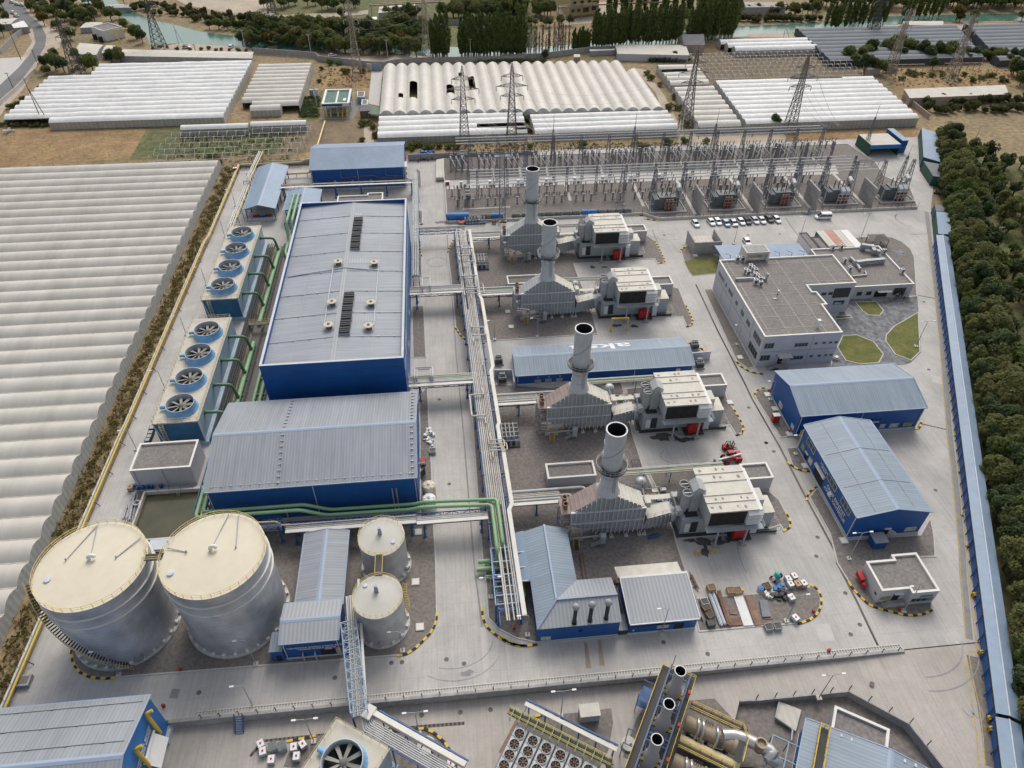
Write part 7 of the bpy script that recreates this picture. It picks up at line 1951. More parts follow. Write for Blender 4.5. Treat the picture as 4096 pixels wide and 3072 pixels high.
def breaker():
 t=th_('circuit_breaker','triple pole circuit breaker with grey lattice legs behind the white headed posts','circuit breaker',(0,0,SZ),0,'circuit breakers of the switchyard')
 for k in(-1,0,1):
  mb=MB();lp_(mb,k*2.1,0,.2,3.0,.5,.11);mb.bd('leg','ltg',t)
  mb=MB();isl(mb,k*2.1-.4,0,3.0,5.0,.2);isl(mb,k*2.1+.35,0,3.0,4.6,.2);mb.bd('insulator','insulator',t)
 mb=MB();mb.box(-2.9,2.9,-.2,.2,2.9,3.1);mb.bd('beam','galv',t)
 return t
def cubicle():
 t=th_('control_cubicle','pale control cubicle standing on the paved strip of the switchyard','cubicle',(0,0,SZ),0,'control cubicles on the switchyard strip')
 mb=MB();mb.box(-.5,.5,-.35,.35,.3,2.0);mb.box(-.55,.55,-.4,.4,2.0,2.1);mb.bd('case','plw',t)
 mb=MB();mb.box(-.4,.4,-.3,.3,0,.3);mb.bd('base','cwl',t)
 mb=MB();mb.box(.9,1.9,-.4,.4,0,1.0);mb.bd('box','ltg',t)
 return t
ct_,br,cu_=bay_ct(),breaker(),cubicle()
for o in(ct_,br,cu_):remember(o)
used={}
def put(o,loc):
 if o.name not in used:
  used[o.name]=1;o.location=loc
 else:dup(o,loc)
for i,bx_ in enumerate(BAYS):
 sk=.35*(i-3)*.25
 for k in(-1,0,1):
  if i<14:put(ct_,(bx_+k*2.1,256.6+sk,SZ))
  put(d3,(bx_+1.2+k*2.7,265.2,SZ))
  if i<13:
   put(d1,(bx_+1.8+k*2.7,228.8,SZ))if(bx_<62 or i%2==0)else put(d1,(bx_+1.8+k*2.7,231.4,SZ))
   put(d2,(bx_+.2+k*2.7,236.2,SZ))
 if i<13:put(br,(bx_,259.4+sk,SZ))
 if i<13:put(cu_,(bx_+1.0,243.2,SZ))
def capacitor(x,y,lab):
 t=th_('voltage_divider',lab,'divider',(x,y,SZ))
 for k in range(3):
  mb=MB();lp_(mb,0,k*2.4,.3,2.6,.5,.1);mb.bd('post','ltg',t);mb=MB();isl(mb,0,k*2.4,2.6,5.4,.22);mb.bd('insulator','insulator',t)
  mb=MB();lp_(mb,3.2,k*2.4,.3,2.2,.9,.1)
  for j in range(4):mb.box(2.5,3.9,k*2.4-.5,k*2.4+.5,2.2+j*.7,2.5+j*.7)
  mb.bd('rack','ltg',t)
capacitor(5.4,228.5,'column of grey racks and dark insulators at the near left corner of the switchyard');capacitor(5.0,259.4,'column of grey racks and dark insulators at the back left corner of the switchyard')
def busbar(label,x0,x1,y,z):
 t=th_('busbar',label,'busbar',(x0,y,z),0,None)
 mb=MB();mb.cyl((0,0,0),(x1-x0,0,0),.19,n=6);mb.bd('tube','white',t)
 for k in range(int((x1-x0)/21)):
  mb=MB();isl(mb,8+k*21.3,0,-1.5,-.1,.18);mb.bd('insulator','insulator',t)
for k,(y,nm)in enumerate(((264.6,'farthest'),(262.0,'middle'),(259.4,'nearest'))):busbar('white tube busbar high over the back of the switchyard, %s of three'%nm,6,150,y,10.2)
for k,nm in enumerate(('first','second','third','fourth','fifth','sixth')):busbar('white tube busbar high over the middle strip, %s of six from the back'%nm,10,150+k*1.3,240.6-k*2.3,8.2)
def column(x,y,h,base,top,label,group,beams=True,m_='ltg',cat='lattice column',spike=0):
 t=th_('lattice_column',label,cat,(x,y,SZ),0,group)
 mb=MB();n=max(4,int(h/1.6))
 for i in range(n):
  f0,f1=i/n,(i+1)/n
  w0,w1=base+(top-base)*f0,base+(top-base)*f1
  c0=[(sx*w0/2,sy*w0/2,h*f0)for sx,sy in((-1,-1),(1,-1),(1,1),(-1,1))]
  c1=[(sx*w1/2,sy*w1/2,h*f1)for sx,sy in((-1,-1),(1,-1),(1,1),(-1,1))]
  for j in range(4):
   mb.bar(c0[j],c1[j],.13);mb.bar(c0[j],c1[(j+1)%4],.07);mb.bar(c0[(j+1)%4],c1[j],.07)
 mb.bd('shaft',m_,t)
 if spike:
  mb=MB();mb.cyl((0,0,h),(0,0,h+spike),.12,.03,5);mb.bd('spike',m_,t)
 mb=MB()
 for sx,sy in((-1,-1),(1,-1),(1,1),(-1,1)):mb.box(sx*base/2-.3,sx*base/2+.3,sy*base/2-.3,sy*base/2+.3,0,.25)
 mb.bd('footing','cpl',t)
 return t
lc=column(0,0,11.5,1.7,.6,'grey lattice column between two bays in the back row of the switchyard','back row lattice columns');remember(lc)
for i in range(14):put(lc,(11.1+i*10.55,257.8,SZ))
l2=column(0,0,10.5,.8,.5,'grey lattice column carrying the near busbars of the switchyard','near busbar columns');remember(l2)
for i in range(14):
 put(l2,(12.3+i*10.6,234.2,SZ));put(l2,(9.7+i*10.6,246.6,SZ))
l3=column(0,0,12.2,2.4,.7,'heavy grey lattice portal column near a power transformer','portal columns near the transformers');remember(l3)
PX=[62,73.5,84,94.5,104.6,115,125.6,135.6,146,156.5,167]
for x in PX:put(l3,(x,225.8,SZ))
def gbeam(x0,x1,y,z,label):
 t=th_('gantry_beam',label,'beam',(x0,y,z))
 mb=MB();n=int((x1-x0)/.9)
 for a in((-.4,0),(.4,0),(0,.7)):mb.bar((0,a[0],a[1]),(x1-x0,a[0],a[1]),.1)
 for i in range(n):
  p,q_=(x1-x0)*i/n,(x1-x0)*(i+1)/n
  mb.bar((p,-.4,0),(q_,0,.7),.06);mb.bar((p,.4,0),(q_,0,.7),.06);mb.bar((p,-.4,0),(q_,.4,0),.06)
 mb.bd('truss','ltg',t)
 for k in range(3):
  mb=MB();xx=(x1-x0)*(k+1)/4;isl(mb,xx,0,-1.8,0,.15);mb.bd('insulator','prc',t)
for i,nm in((0,'leftmost'),(2,'second'),(4,'middle'),(6,'fourth'),(8,'fifth')):gbeam(PX[i],PX[i+1],225.8,SZ+12,'lattice beam across a transformer portal, %s from the left'%nm if nm!='leftmost' else 'lattice beam across the leftmost transformer portal')
for i in range(0,13):gbeam(11.1+i*10.55,11.1+(i+1)*10.55,257.8,SZ+11.3,'lattice beam of the back row portals, over bay %s'%('one','two','three','four','five','six','seven','eight','nine','ten','eleven','twelve','thirteen')[i])if i%1==0 else None
column(42.5,258.6,14,1.6,.4,'slim lightning mast with a long spike, left of three in the back row',None,cat='mast',spike=6);column(73.5,258.6,14,1.6,.4,'slim lightning mast with a long spike, middle of three in the back row',None,cat='mast',spike=6);column(105,258.6,14,1.6,.4,'slim lightning mast with a long spike, right of three in the back row',None,cat='mast',spike=6)
column(170.6,262.5,13,1.4,.3,'slim lightning mast in front of the beige roofed shed',None,cat='mast',spike=5);column(171.0,235.5,9,1.4,.5,'slim lightning mast at the east end of the switchyard',None,cat='mast',spike=4)
big=column(19.6,217.6,24,2.0,1.4,'tall two legged lattice mast with a platform near the tarpaulin covered drums',None,cat='mast')
mb=MB();mb.box(-2.6,2.6,-.8,.8,22.5,22.7);lr(mb,(-2.6,-.8),(2.6,-.8),22.7,1.2);lr(mb,(-2.6,.8),(2.6,.8),22.7,1.2);mb.bd('platform','ltg',big)
def transformer(x,lab,box):
 t=th_('power_transformer',lab,'transformer',(x,221.3,SZ))
 mb=MB();mb.box(-3.0,2.6,-1.7,1.8,.5,4.6);mb.box(-3.1,2.7,-1.8,1.9,4.6,4.75);mb.bd('tank','trafo',t)
 for s_,xs in((-1,(-3.5,-4.1,-4.7)),(1,(3.1,3.7))):
  for xx in xs:
   mb=MB();mb.box(xx-.2,xx+.2,-2.4 if s_<0 else-1.8,1.6,1.0,4.4);mb.bd('radiator','trafo',t)
 for k in range(3):
  mb=MB();isl(mb,-1.6+k*1.6,.9,4.75,7.2,.28);mb.bd('bushing','insulator',t)
  mb=MB();isl(mb,-.9+k*.8,-.8,4.75,5.6,.16);mb.bd('bushing','trr',t)
 mb=MB();mb.cyl((4.1,.2,6.6),(4.9,3.4,6.6),.75,n=16);mb.bd('conservator','prc',t,True)
 mb=MB();mb.bar((4.3,1,.3),(4.3,1,6),.25);mb.bar((4.7,2.6,.3),(4.7,2.6,6),.25);mb.tb([(4.2,.6,6),(2.5,.6,5.4),(2.0,.6,4.7)],.15);mb.bd('conservator_stand','trafo',t)
 if box:
  for k in range(2):
   mb=MB();mb.add([(-.6+k*1.7,-3.4,3.6),(.8+k*1.7,-3.4,3.6),(.8+k*1.7,-1.6,4.4),(-.6+k*1.7,-1.6,4.4),(-.6+k*1.7,-3.4,5.0),(.8+k*1.7,-3.4,5.0),(.8+k*1.7,-1.6,5.8),(-.6+k*1.7,-1.6,5.8)],[(3,2,1,0),(4,5,6,7),(0,1,5,4),(1,2,6,5),(2,3,7,6),(3,0,4,7)]);mb.bd('cable_box','prc',t)
 for k in range(2 if box else 3):
  xx=(-.3+k*1.7)if box else(-1.0+k*.95)
  mb=MB();mb.box(xx,xx+(1.0 if box else .55),-3.3,-2.5,.2,4.0 if box else 4.4);mb.bd('cable_duct','trr',t)
 mb=MB()
 for z in(1.6,2.8,4.0):mb.bar((-1.5,-3.6,z),(2.6,-3.6,z),.1)
 for xx in(-1.5,-.1,1.3,2.6):mb.bar((xx,-3.6,0),(xx,-3.6,4.2),.1);mb.bar((xx,-3.6,1.6),(xx+(1.2 if xx<2 else-1.2),-3.6,2.8),.08)
 mb.bd('cage','white' if box else 'bru',t)
 mb=MB()
 for a in((-6.4,6.4,-4.2,-3.9),(-6.4,6.4,3.6,3.9),(-6.4,-6.1,-3.9,3.6),(6.1,6.4,-3.9,3.6)):mb.box(*a,-.05,.5)
 mb.bd('bund','cpl',t)
 mb=MB();mb.box(-6.1,6.1,-3.9,3.6,0,.06);mb.bd('bund_floor','ptd',t)
 mb=MB();mb.box(-5.9,-5.3,-2.6,-1.8,1.2,2.6);mb.bar((-5.6,-2.2,0),(-5.6,-2.2,1.2),.15);mb.bd('control_box','trafo',t)
 mb=MB();mb.bar((-6.8,-3.9,0),(-6.8,-3.9,5.0),.3);mb.box(-7.1,-6.5,-4.2,-3.6,0,.3);isl(mb,-6.8,-3.9,5,6.2,.2);mb.bd('arrester','galv',t)
for x,lab,bx2 in((77.2,'power transformer with bare red conductors, leftmost of five',0),(98.2,'power transformer with bare red conductors, second from the left',0),(118.6,'power transformer with one grey cable box, in the middle of five',0),(139.4,'power transformer with two grey cable boxes, second from the right',1),(160.6,'power transformer with two grey cable boxes, rightmost of five',1)):
 transformer(x,lab,bx2)
for x,lab in((87.7,'leftmost'),(108.3,'second'),(128.8,'third'),(149.3,'rightmost')):
 t=th_('blast_wall','tall concrete slab wall between two power transformers, %s of four'%lab,'wall',(x,220,SZ))
 mb=MB();mb.box(-.3,.3,-5.2,3.6,0,7.2);mb.bd('wall','cwl',t)
 mb=MB()
 for z in(2.4,4.8):mb.box(-.32,.32,-5.22,3.62,z,z+.06)
 mb.box(-.32,.32,-2.2,-2.12,0,7.2);mb.box(-.32,.32,.8,.88,0,7.2);mb.bd('joint','ptd',t)
rnd=random.Random(3)
for k,(x,L_,r_,m_,lab)in enumerate(((4.6,7.6,1.25,'tpb','large drum under a pale blue tarpaulin, leftmost in the row'),(10.0,2.2,.8,'tpg','small drum under a grey green tarpaulin next to the large blue one'),(14.2,3.4,.95,'tpg','grey green tarpaulin drum left of the bright blue one'),(18.0,3.8,.95,'tpb','bright blue tarpaulin drum beside the tall lattice mast'),(24.6,2.8,.75,'tpg',''),(27.8,2.6,.75,'tpg',''),(33.2,2.4,.75,'tpg',''),(36.2,2.8,.8,'tpg',''),(39.4,2.6,.75,'tpg',''),(42.4,2.6,.75,'tpg',''),(45.4,2.6,.8,'tpg',''),(48.6,2.6,.85,'tpb','bright blue tarpaulin drum, left one of the pair behind the farthest turbine'),(51.2,2.4,.85,'tpb','bright blue tarpaulin drum, right one of the pair behind the farthest turbine'),(54.4,2.8,.8,'tpg',''),(57.6,2.6,.75,'tpg',''),(60.4,2.2,.75,'tpg',''),(63.2,2.8,.85,'tpg',''))):
 t=th_('covered_drum',lab or 'drum under a grey green tarpaulin in the row along the switchyard wall','covered drum',(x,219.6 if x>8 else 220.2,SZ),0,None if lab else 'grey green tarpaulin drums along the switchyard wall')
 mb=MB();n=14;vs=[]
 for i in range(9):
  for j in range(n):
   a=pi*(j/(n-1));rr=r_*(1+rnd.uniform(-.07,.07))*(.9 if i in(0,8)else 1)
   vs.append((-L_/2+L_*i/8,rr*cos(a)*1.05,r_*.55+rr*sin(a)*.95 if 0<j<n-1 else .02))
 mb.add(vs,[(i*n+j,i*n+j+1,(i+1)*n+j+1,(i+1)*n+j)[::-1]for i in range(8)for j in range(n-1)]+[list(range(n))[::-1],[8*n+j for j in range(n)]])
 mb.bd('tarpaulin',m_,t,True)
 mb=MB();mb.box(-L_/2-.1,L_/2+.1,-r_*.9,r_*.9,0,.2);mb.bd('pallet','dark',t)
def spare(x,y):
 t=th_('spare_bushings','rack of spare white headed insulators on a blue frame before the switchyard wall','rack',(x,y,0))
 mb=MB();mb.box(-3.6,3.6,-.5,.5,.1,.35);mb.bd('frame','rkb',t)
 for k in range(7):
  xx=-3.2+k*1.05
  mb=MB();isl(mb,xx,0,.35,1.6,.28);mb.bd('insulator','insulator' if k<5 else 'prc',t)
  mb=MB();mb.lt([(.25,1.6),(.34,1.9),(.3,2.5),(.1,2.7),(.01,2.72)],xx,0,10);mb.bd('head','prc',t,True)
spare(*A(1,1,1810,292))
t=th_('cover_disc','red round cover on a short drum before the switchyard wall','cover',(*A(1,1,1700,290),0));mb=MB();mb.lt([(1.0,.0),(1.0,.8)],0,0,20);mb.bd('drum','cwl',t);mb=MB();mb.lt([(1.25,.8),(1.2,.9),(.01,.95)],0,0,20);mb.bd('lid','red',t)
t=th_('notice_board','white notice board standing left of the large blue tarpaulin drum','board',(*A(1,1,1610,262),0));mb=MB();mb.box(-1.4,1.4,-.06,.06,.9,2.6);mb.bd('panel','sgw',t);mb=MB();mb.bar((-1.2,0,0),(-1.2,0,1),.1);mb.bar((1.2,0,0),(1.2,0,1),.1);mb.bd('post','galv',t)
for a,b in(((1,1,1350,298),(1,1,1392,296)),((1,1,1585,285),(1,1,1640,283)),((1,1,2005,284),(1,1,2060,282)),((2,1,0,284),(2,1,52,281)),((2,1,1095,232),(2,1,1150,226)),((2,1,1158,252),(2,1,1275,270))):
 p,q_=A(*a),A(*b);sk_([p,q_])
def gh_(label,axis,a0f,a1f,b0,pitch,n,wall,rise,m_='film',side='film_side',endm='film_end',skip=(),nseg=None,group=None,name='greenhouse',wave=.0,cat='greenhouse'):
 """arched bays side by side: each runs from a0f(i) to a1f(i) along the axis; b0 + i*pitch across it"""
 f0=a0f if callable(a0f)else(lambda i:a0f);f1=a1f if callable(a1f)else(lambda i:a1f)
 bf=b0 if callable(b0)else(lambda i,a:b0+i*pitch)
 sw=(lambda a,b,z:(a,b,z))if axis=='X' else(lambda a,b,z:(b,a,z))
 t=th_(name,label,cat,sw((f0(0)+f1(0))/2,bf(n/2,f0(0)),0),0,group)
 rnd=random.Random(n*31+int(f1(0)))
 K_=8
 flip=axis=='X'
 for i in range(n):
  a0,a1=f0(i),f1(i)
  m=nseg or max(2,int((a1-a0)/5))
  mb=MB();vs=[]
  for s_ in range(m+1):
   a=a0+(a1-a0)*s_/m
   jz=rnd.uniform(-.5,.5)*wave
   for k in range(K_+1):
    f=k/K_
    b=bf(i,a)+pitch*f
    z=wall+(rise+jz)*sin(pi*f)**.8
    vs.append(sw(a,b,z))
  fs=[]
  for s_ in range(m):
   for k in range(K_):
    if(i,s_,k)in skip:continue
    q_=(s_*(K_+1)+k,(s_+1)*(K_+1)+k,(s_+1)*(K_+1)+k+1,s_*(K_+1)+k+1)
    fs.append(q_ if flip else q_[::-1])
  mb.add(vs,fs)
  wp(mb,'roof_bay',m_,t,True)
  mb=MB();b_=bf(i,a0);mb.bar(sw(a0,b_,wall+.02),sw(a1,bf(i,a1),wall+.02),.3);wp(mb,'gutter','film_side',t)
  for a,fl in((a0,0),(a1,1)):
   mb=MB();P=[sw(a,bf(i,a),-.1),sw(a,bf(i,a)+pitch,-.1)]+[sw(a,bf(i,a)+pitch*k/K_,wall+rise*sin(pi*k/K_)**.8-.02)for k in range(K_,-1,-1)]
   mb.quad(*P);wp(mb,'end_wall',endm,t)
 for i in(0,n):
  mb=MB();j=min(i,n-1);a0,a1=f0(j),f1(j)
  if i==0:P=[sw(a0,bf(0,a0),-.1),sw(a1,bf(0,a1),-.1),sw(a1,bf(0,a1),wall),sw(a0,bf(0,a0),wall)]
  else:P=[sw(a0,bf(j,a0)+pitch,-.1),sw(a1,bf(j,a1)+pitch,-.1),sw(a1,bf(j,a1)+pitch,wall),sw(a0,bf(j,a0)+pitch,wall)]
  mb.quad(*P);wp(mb,'side_wall',side,t)
 return t
skA={(39,s_,k)for s_ in(14,)for k in(2,3,4)}
GL=gh_('huge cream film greenhouse of many parallel arches filling the left edge','X',-190,-83.4,38.0,5.63,41,2.8,1.25,'film_rib',wave=.08,nseg=20)
gh_('bright white film greenhouse of long arches beside the curving road','X',lambda i:(-161.6 if i==0 else-181.5 if i<11 else-163.5),-90.6,312.4,5.3,14,2.8,1.2,'fwh',wave=.3)
gh_('narrow beige film greenhouse between the bright white one and the gas station','X',lambda i:-80.9 if i<2 else-86,lambda i:-60.6 if i>0 else-68,319.5,5.0,12,2.6,1.5,'film',wave=.1)
sk4=set()
for i,s0,s1,k0,k1 in((2,3,7,2,7),(5,4,6,2,7),(7,5,8,1,5),(6,8,9,3,5),(1,3,4,3,6)):
 sk4|={(i,s_,k)for s_ in range(s0,s1)for k in range(k0,k1)}
gh_('wide film greenhouse of arches running away from us, with torn brown holes','Y',lambda i:308-.045*i*5.58,lambda i:370-.038*i*5.58-(13 if i==21 else 0),lambda i,a:-24.6+i*5.58,5.58,22,3.6,1.7,'film',wave=.1,skip=sk4)
sk5={(1,s_,k)for s_ in(8,9,10,11)for k in(1,2,3)}|{(0,s_,k)for s_ in(9,10,11)for k in(4,5,6)}|{(0,11,k)for k in(2,3)}
gh_('low film greenhouse of four arches with a long tear in its roof','X',-24.8,36.2,285.6,5.5,4,2.6,1.4,'fwh',wave=.15,skip=sk5)
gh_('low film greenhouse of four arches behind the switchyard, right of two','X',39.2,99.2,284.4,4.9,4,2.6,1.4,'fwh',wave=.15)
gh_('short cream greenhouse of eight arches between the lattice pylon and white rows','X',lambda i:108.4+i*.2,lambda i:126.8+i*.25,285.2,5.8,8,2.6,1.5,'film',wave=.1)
gh_('small patched greenhouse of five arches behind the short cream one','X',110.2,lambda i:129+i*.3,336,5.4,5,2.4,1.4,'film',wave=.3,skip={(3,s_,k)for s_ in(0,1)for k in(1,2,3)})
gh_('long white greenhouse of ten arches at the right','X',lambda i:128.6+i*.3,lambda i:205+i*.42,285.0,5.2,10,3.4,1.1,'fwh',wave=.05,skip={(9,s_,k)for s_ in range(7,12)for k in(3,4)})
gh_('white greenhouse of three arches near the river, behind the bare frames','X',lambda i:158-i*2,203,383,6.0,3,2.6,1.6,'fwh')
gh_('dark grey netted greenhouse rows near the river, left block','X',lambda i:200+i*.6,lambda i:283+i*2.0,362,6.2,9,3.2,1.0,'net_light','net_dark','net_dark')
gh_('dark grey netted greenhouse rows near the river, right block','X',lambda i:288+i*2.0,420,356,6.2,10,3.2,1.0,'net_light','net_dark','net_dark')
gh_('single pale tunnel with round holes over the bare frames, left of two','X',-105.5,-78.4,300.2,4.0,1,2.8,1.2,'fwh')
gh_('single pale tunnel with round holes over the bare frames, right of two','X',-77.6,-55,301.5,4.0,1,2.8,1.2,'fwh')
for c,x0,x1,lab in((0,1215,1780,'left'),(0,1810,2420,'right')):
 pass
def bare_frames(label,x0f,x1f,y0,y1,py,px_,h,m_='ppg',arches=True,bw=.2):
 t=th_('bare_greenhouse',label,'frame',(x0f(y0),y0,0))
 n=int((y1-y0)/py)
 for i in range(n+1):
  y=y0+i*py
  mb=MB();a,b=x0f(y),x1f(y)
  mb.bar((a,y,h),(b,y,h),bw)
  k=int((b-a)/px_)
  for j in range(k+1):
   x=a+(b-a)*j/k
   mb.bar((x,y,-.1),(x,y,h),.14)
   if i<n:
    if arches:
     prev=None
     for q_ in range(5):
      f=q_/4;p=(x,y+py*f,h+1.2*sin(pi*f))
      if prev:mb.bar(prev,p,.14)
      prev=p
  wp(mb,'frame_row',m_,t)
 return t
bare_frames('bare steel greenhouse frames over a ploughed plot at the upper right',lambda y:131+(y-341)*.02,lambda y:208-(y-341)*.02,342,380,5.4,3.2,2.8)
bare_frames('bare greenhouse frames over green weeds, left of two plots',lambda y:-112+(y-262)*.15,lambda y:-80.5+(y-262)*.07,271,299,5.4,3.4,2.6)
bare_frames('bare greenhouse frames over green weeds beside the ploughed plot',lambda y:-78+(y-262)*.07,lambda y:-56.5+(y-262)*.12,273,300,5.4,3.4,2.6)
bare_frames('low wire trellis lines over the dry brown field at the left',lambda y:-230,lambda y:-114+(y-262)*.15,272,306,5.6,9.0,1.3,'film_side',arches=False,bw=.05)
mb=MB();mb.quad((208,341,0),(216,334,0),(216,334,2.8),(208,341,2.8))
def seg_lattice(mb,z0,z1,w0,w1,n,leg=.16,br=.08):
 for i in range(n):
  f0,f1=i/n,(i+1)/n
  a,b=w0+(w1-w0)*f0,w0+(w1-w0)*f1
  za,zb=z0+(z1-z0)*f0,z0+(z1-z0)*f1
  c0=[(sx*a/2,sy*a/2,za)for sx,sy in((-1,-1),(1,-1),(1,1),(-1,1))]
  c1=[(sx*b/2,sy*b/2,zb)for sx,sy in((-1,-1),(1,-1),(1,1),(-1,1))]
  for j in range(4):
   mb.bar(c0[j],c1[j],leg);mb.bar(c0[j],c1[(j+1)%4],br);mb.bar(c0[(j+1)%4],c1[j],br);mb.bar(c1[j],c1[(j+1)%4],br)
def pylon(x,y,H,label,m_,arms,base=4.2,waist=1.4,rz=0.0,thick=1.0):
 t=th_('pylon',label,'pylon',(x,y,0),rz)
 mb=MB();zw=H*.62
 seg_lattice(mb,0,zw,base,waist+.5,7,.26*thick,.13*thick);seg_lattice(mb,zw,H*.93,waist+.5,waist*.7,6,.2*thick,.11*thick);seg_lattice(mb,H*.93,H,waist*.7,.2,2,.14*thick,.09*thick)
 mb.bd('tower',m_,t)
 for z,l in arms:
  for s_ in(-1,1):
   mb=MB();w_=waist*.5
   tip=(s_*l,0,z+.25)
   for sy in(-1,1):
    mb.bar((s_*w_,sy*w_,z),tip,.12*thick);mb.bar((s_*w_,sy*w_,z+1.3),tip,.12*thick)
    for k in range(1,4):
     f=k/4;p=V((s_*w_,sy*w_,z)).lerp(V(tip),f);q_=V((s_*w_,sy*w_,z+1.3)).lerp(V(tip),f-.2);mb.bar(p,q_,.07*thick)
   mb.bd('crossarm',m_,t)
   mb=MB();isl(mb,s_*l,0,z-1.6,z+.2,.2);mb.bd('insulator','prc',t)
 mb=MB()
 for sx in(-1,1):
  for sy in(-1,1):mb.box(sx*base/2-.5,sx*base/2+.5,sy*base/2-.5,sy*base/2+.5,-.1,.35)
 mb.bd('footing','cwl',t)
 return t
X3=lambda H:[(H*.60,4.6),(H*.72,6.2),(H*.84,4.2)]
pylon(10.1,280.0,31.5,'rusty brown pylon with three crossarms in front of the wide greenhouse, left of two','lattice',X3(31.5))
pylon(29.4,283.0,31,'rusty brown pylon with three crossarms in front of the wide greenhouse, right of two','lattice',X3(31))
pylon(104.2,290.2,32,'brown pylon standing in the alley between the wide and the cream greenhouse','lattice',X3(32),4.8)
pylon(147.4,283.6,31,'brown pylon rising in front of the long white greenhouse behind the switchyard','lattice',X3(31))
Y5=lambda H:[(H*.62,3.2),(H*.74,3.4),(H*.86,3.0),(H*.95,1.8)]
pylon(-38.2,371.5,33,'pale pylon with short arms standing in the weedy plot by the alley','lattice_light',Y5(33),4.6)
pylon(-3.8,389.5,34,'pale pylon with short arms behind the left part of the wide greenhouse','lattice_light',Y5(34),4.6)
pylon(224.2,346.5,31,'pale pylon with short arms beside dark trees at the right','lattice_light',Y5(31),4.8)
pylon(252.0,339.0,30,'pale pylon with short arms in the dry field at the far right','lattice_light',Y5(30),4.8)
pylon(-144.5,418,27,'dark pylon standing on the river bank beside the water','bks',[(18,4),(22,4.5)],6.5,1.6)
pylon(-172.5,378,27,'dark pylon among bushes at the bend of the road','bks',[(18,4),(22,4.5)],6.0,1.6)
pylon(248.5,413,26,'dark pylon among the trees near the river at the right','bks',[(17,4),(21,4.5)],6.0,1.6)
pylon(-93.0,470,27,'dark pylon on the far bank behind the reeds at the upper left','bks',[(18,4),(22,4.5)],6.0,1.6)
wires=th_('power_line','thin sagging power cables strung between pylons and switchyard','power line',(60,280,20))
def wire(a,b,sag=1.5,r_=.035):
 mb=MB();prev=None
 for i in range(9):
  f=i/8;p=V(a).lerp(V(b),f);p.z-=sag*4*f*(1-f)
  if prev is not None:mb.cyl(prev,p,r_,n=4,cap=False)
  prev=p
 wp(mb,'cable','galv',wires)
for x,tx in((10.1,21),(29.4,42),(104.2,94),(147.4,152)):
 for z,l in X3(31):
  for s_ in(-1,1):wire((x+s_*l,281,z-1.4),(tx+s_*l*.5,258.5,12.2),1.5)
for z,l in X3(31)[:2]:
 wire((29.4+l,283,z-1.4),(104-l,290,z-1.4),4);wire((104+l,290,z-1.4),(147-l,284,z-1.4),2)
 wire((-38+3,371,z+2),(-4-3,389,z+2),1.5)
def pole(c,r,b,tp,label,m_='cpl',brace=False,arm=False):
 x,y=A(c,r,*b);
 best=min(range(20,220),key=lambda k:(lambda p:math.hypot(p[0]-px(c,r,*tp)[0],p[1]-px(c,r,*tp)[1]))(proj(x,y,k/10)))
 h=best/10
 t=th_('utility_pole',label,'pole',(x,y,0))
 mb=MB();mb.cyl((0,0,-.1),(0,0,h),.2,.13,8);mb.bd('pole',m_,t)
 mb=MB();mb.bar((-.9,0,h-.3),(.9,0,h-.3),.12);mb.bd('crossarm',m_,t)
 for s_ in(-.8,0,.8):
  mb=MB();isl(mb,s_,0,h-.2,h+.2,.1);mb.bd('insulator','prc',t)
 if brace:
  mb=MB();mb.cyl((3.0,-.8,-.1),(0,0,h*.8),.16,n=7);mb.bd('brace',m_,t)
def proj(x,y,z):
 d=(x,y,z-CAMZ);c_=[sum(CR[i][k]*d[k]for k in range(3))for i in range(3)]
 return 2048+FPX*c_[0]/c_[2],1536+FPX*c_[1]/c_[2]
pole(0,0,(345,990),(182,632),'brown wooden double pole leaning over the front corner of the white greenhouse','bark',True)
pole(0,0,(170,478),(40,180),'dark pole beside the concrete wall at the left of the road','bark');pole(0,0,(305,520),(250,400),'thin dark pole at the right kerb of the curving road','bark');pole(0,0,(115,730),(48,585),'thin dark pole low on the left edge of the road','bark')
pole(1,0,(490,420),(468,275),'pale concrete pole by the river track near the round green trees');pole(1,0,(1108,462),(1096,318),'pale concrete pole by the track between the two pale pylons');pole(1,0,(1775,465),(1774,312),'pale pole in front of the dark poplar row, left one');pole(2,0,(445,430),(450,292),'pale pole in front of the bare brown poplars');pole(2,0,(1092,365),(1106,235),'pale pole behind the beige roofed farmhouse');pole(2,0,(1755,315),(1775,225),'pale pole beside the slate hipped house near the river')
pole(0,0,(1975,388),(1938,240),'pale pole by the round tree on the river bank');pole(0,0,(1440,360),(1335,212),'pale pole with a brace leaning over the river','cpl',True);pole(0,0,(1575,422),(1556,355),'short dark pole near the white car on the sandy bank','bark')
pole(1,0,(540,860),(508,675),'white lamp pole left of the teal gas station','cpl');pole(1,0,(870,845),(850,655),'white lamp pole behind the teal gas station','cpl')
pole(3,0,(1825,1110),(1860,1005),'pale pole in the orchard above the tree line');pole(3,1,(2160,1170),(2162,955),'braced pale pole in the orchard at the right edge','cpl',True);pole(3,1,(1960,470),(2040,318),'pale pole leaning in the orchard near the small sheds')
pole(3,0,(2212,110),(2125,48),'pale pole far away at the upper right corner');pole(3,0,(270,300),(300,195),'pale double pole on the near river bank at the right','cpl',True);pole(0,3,(930,360),(850,215),'hidden pole')if False else None
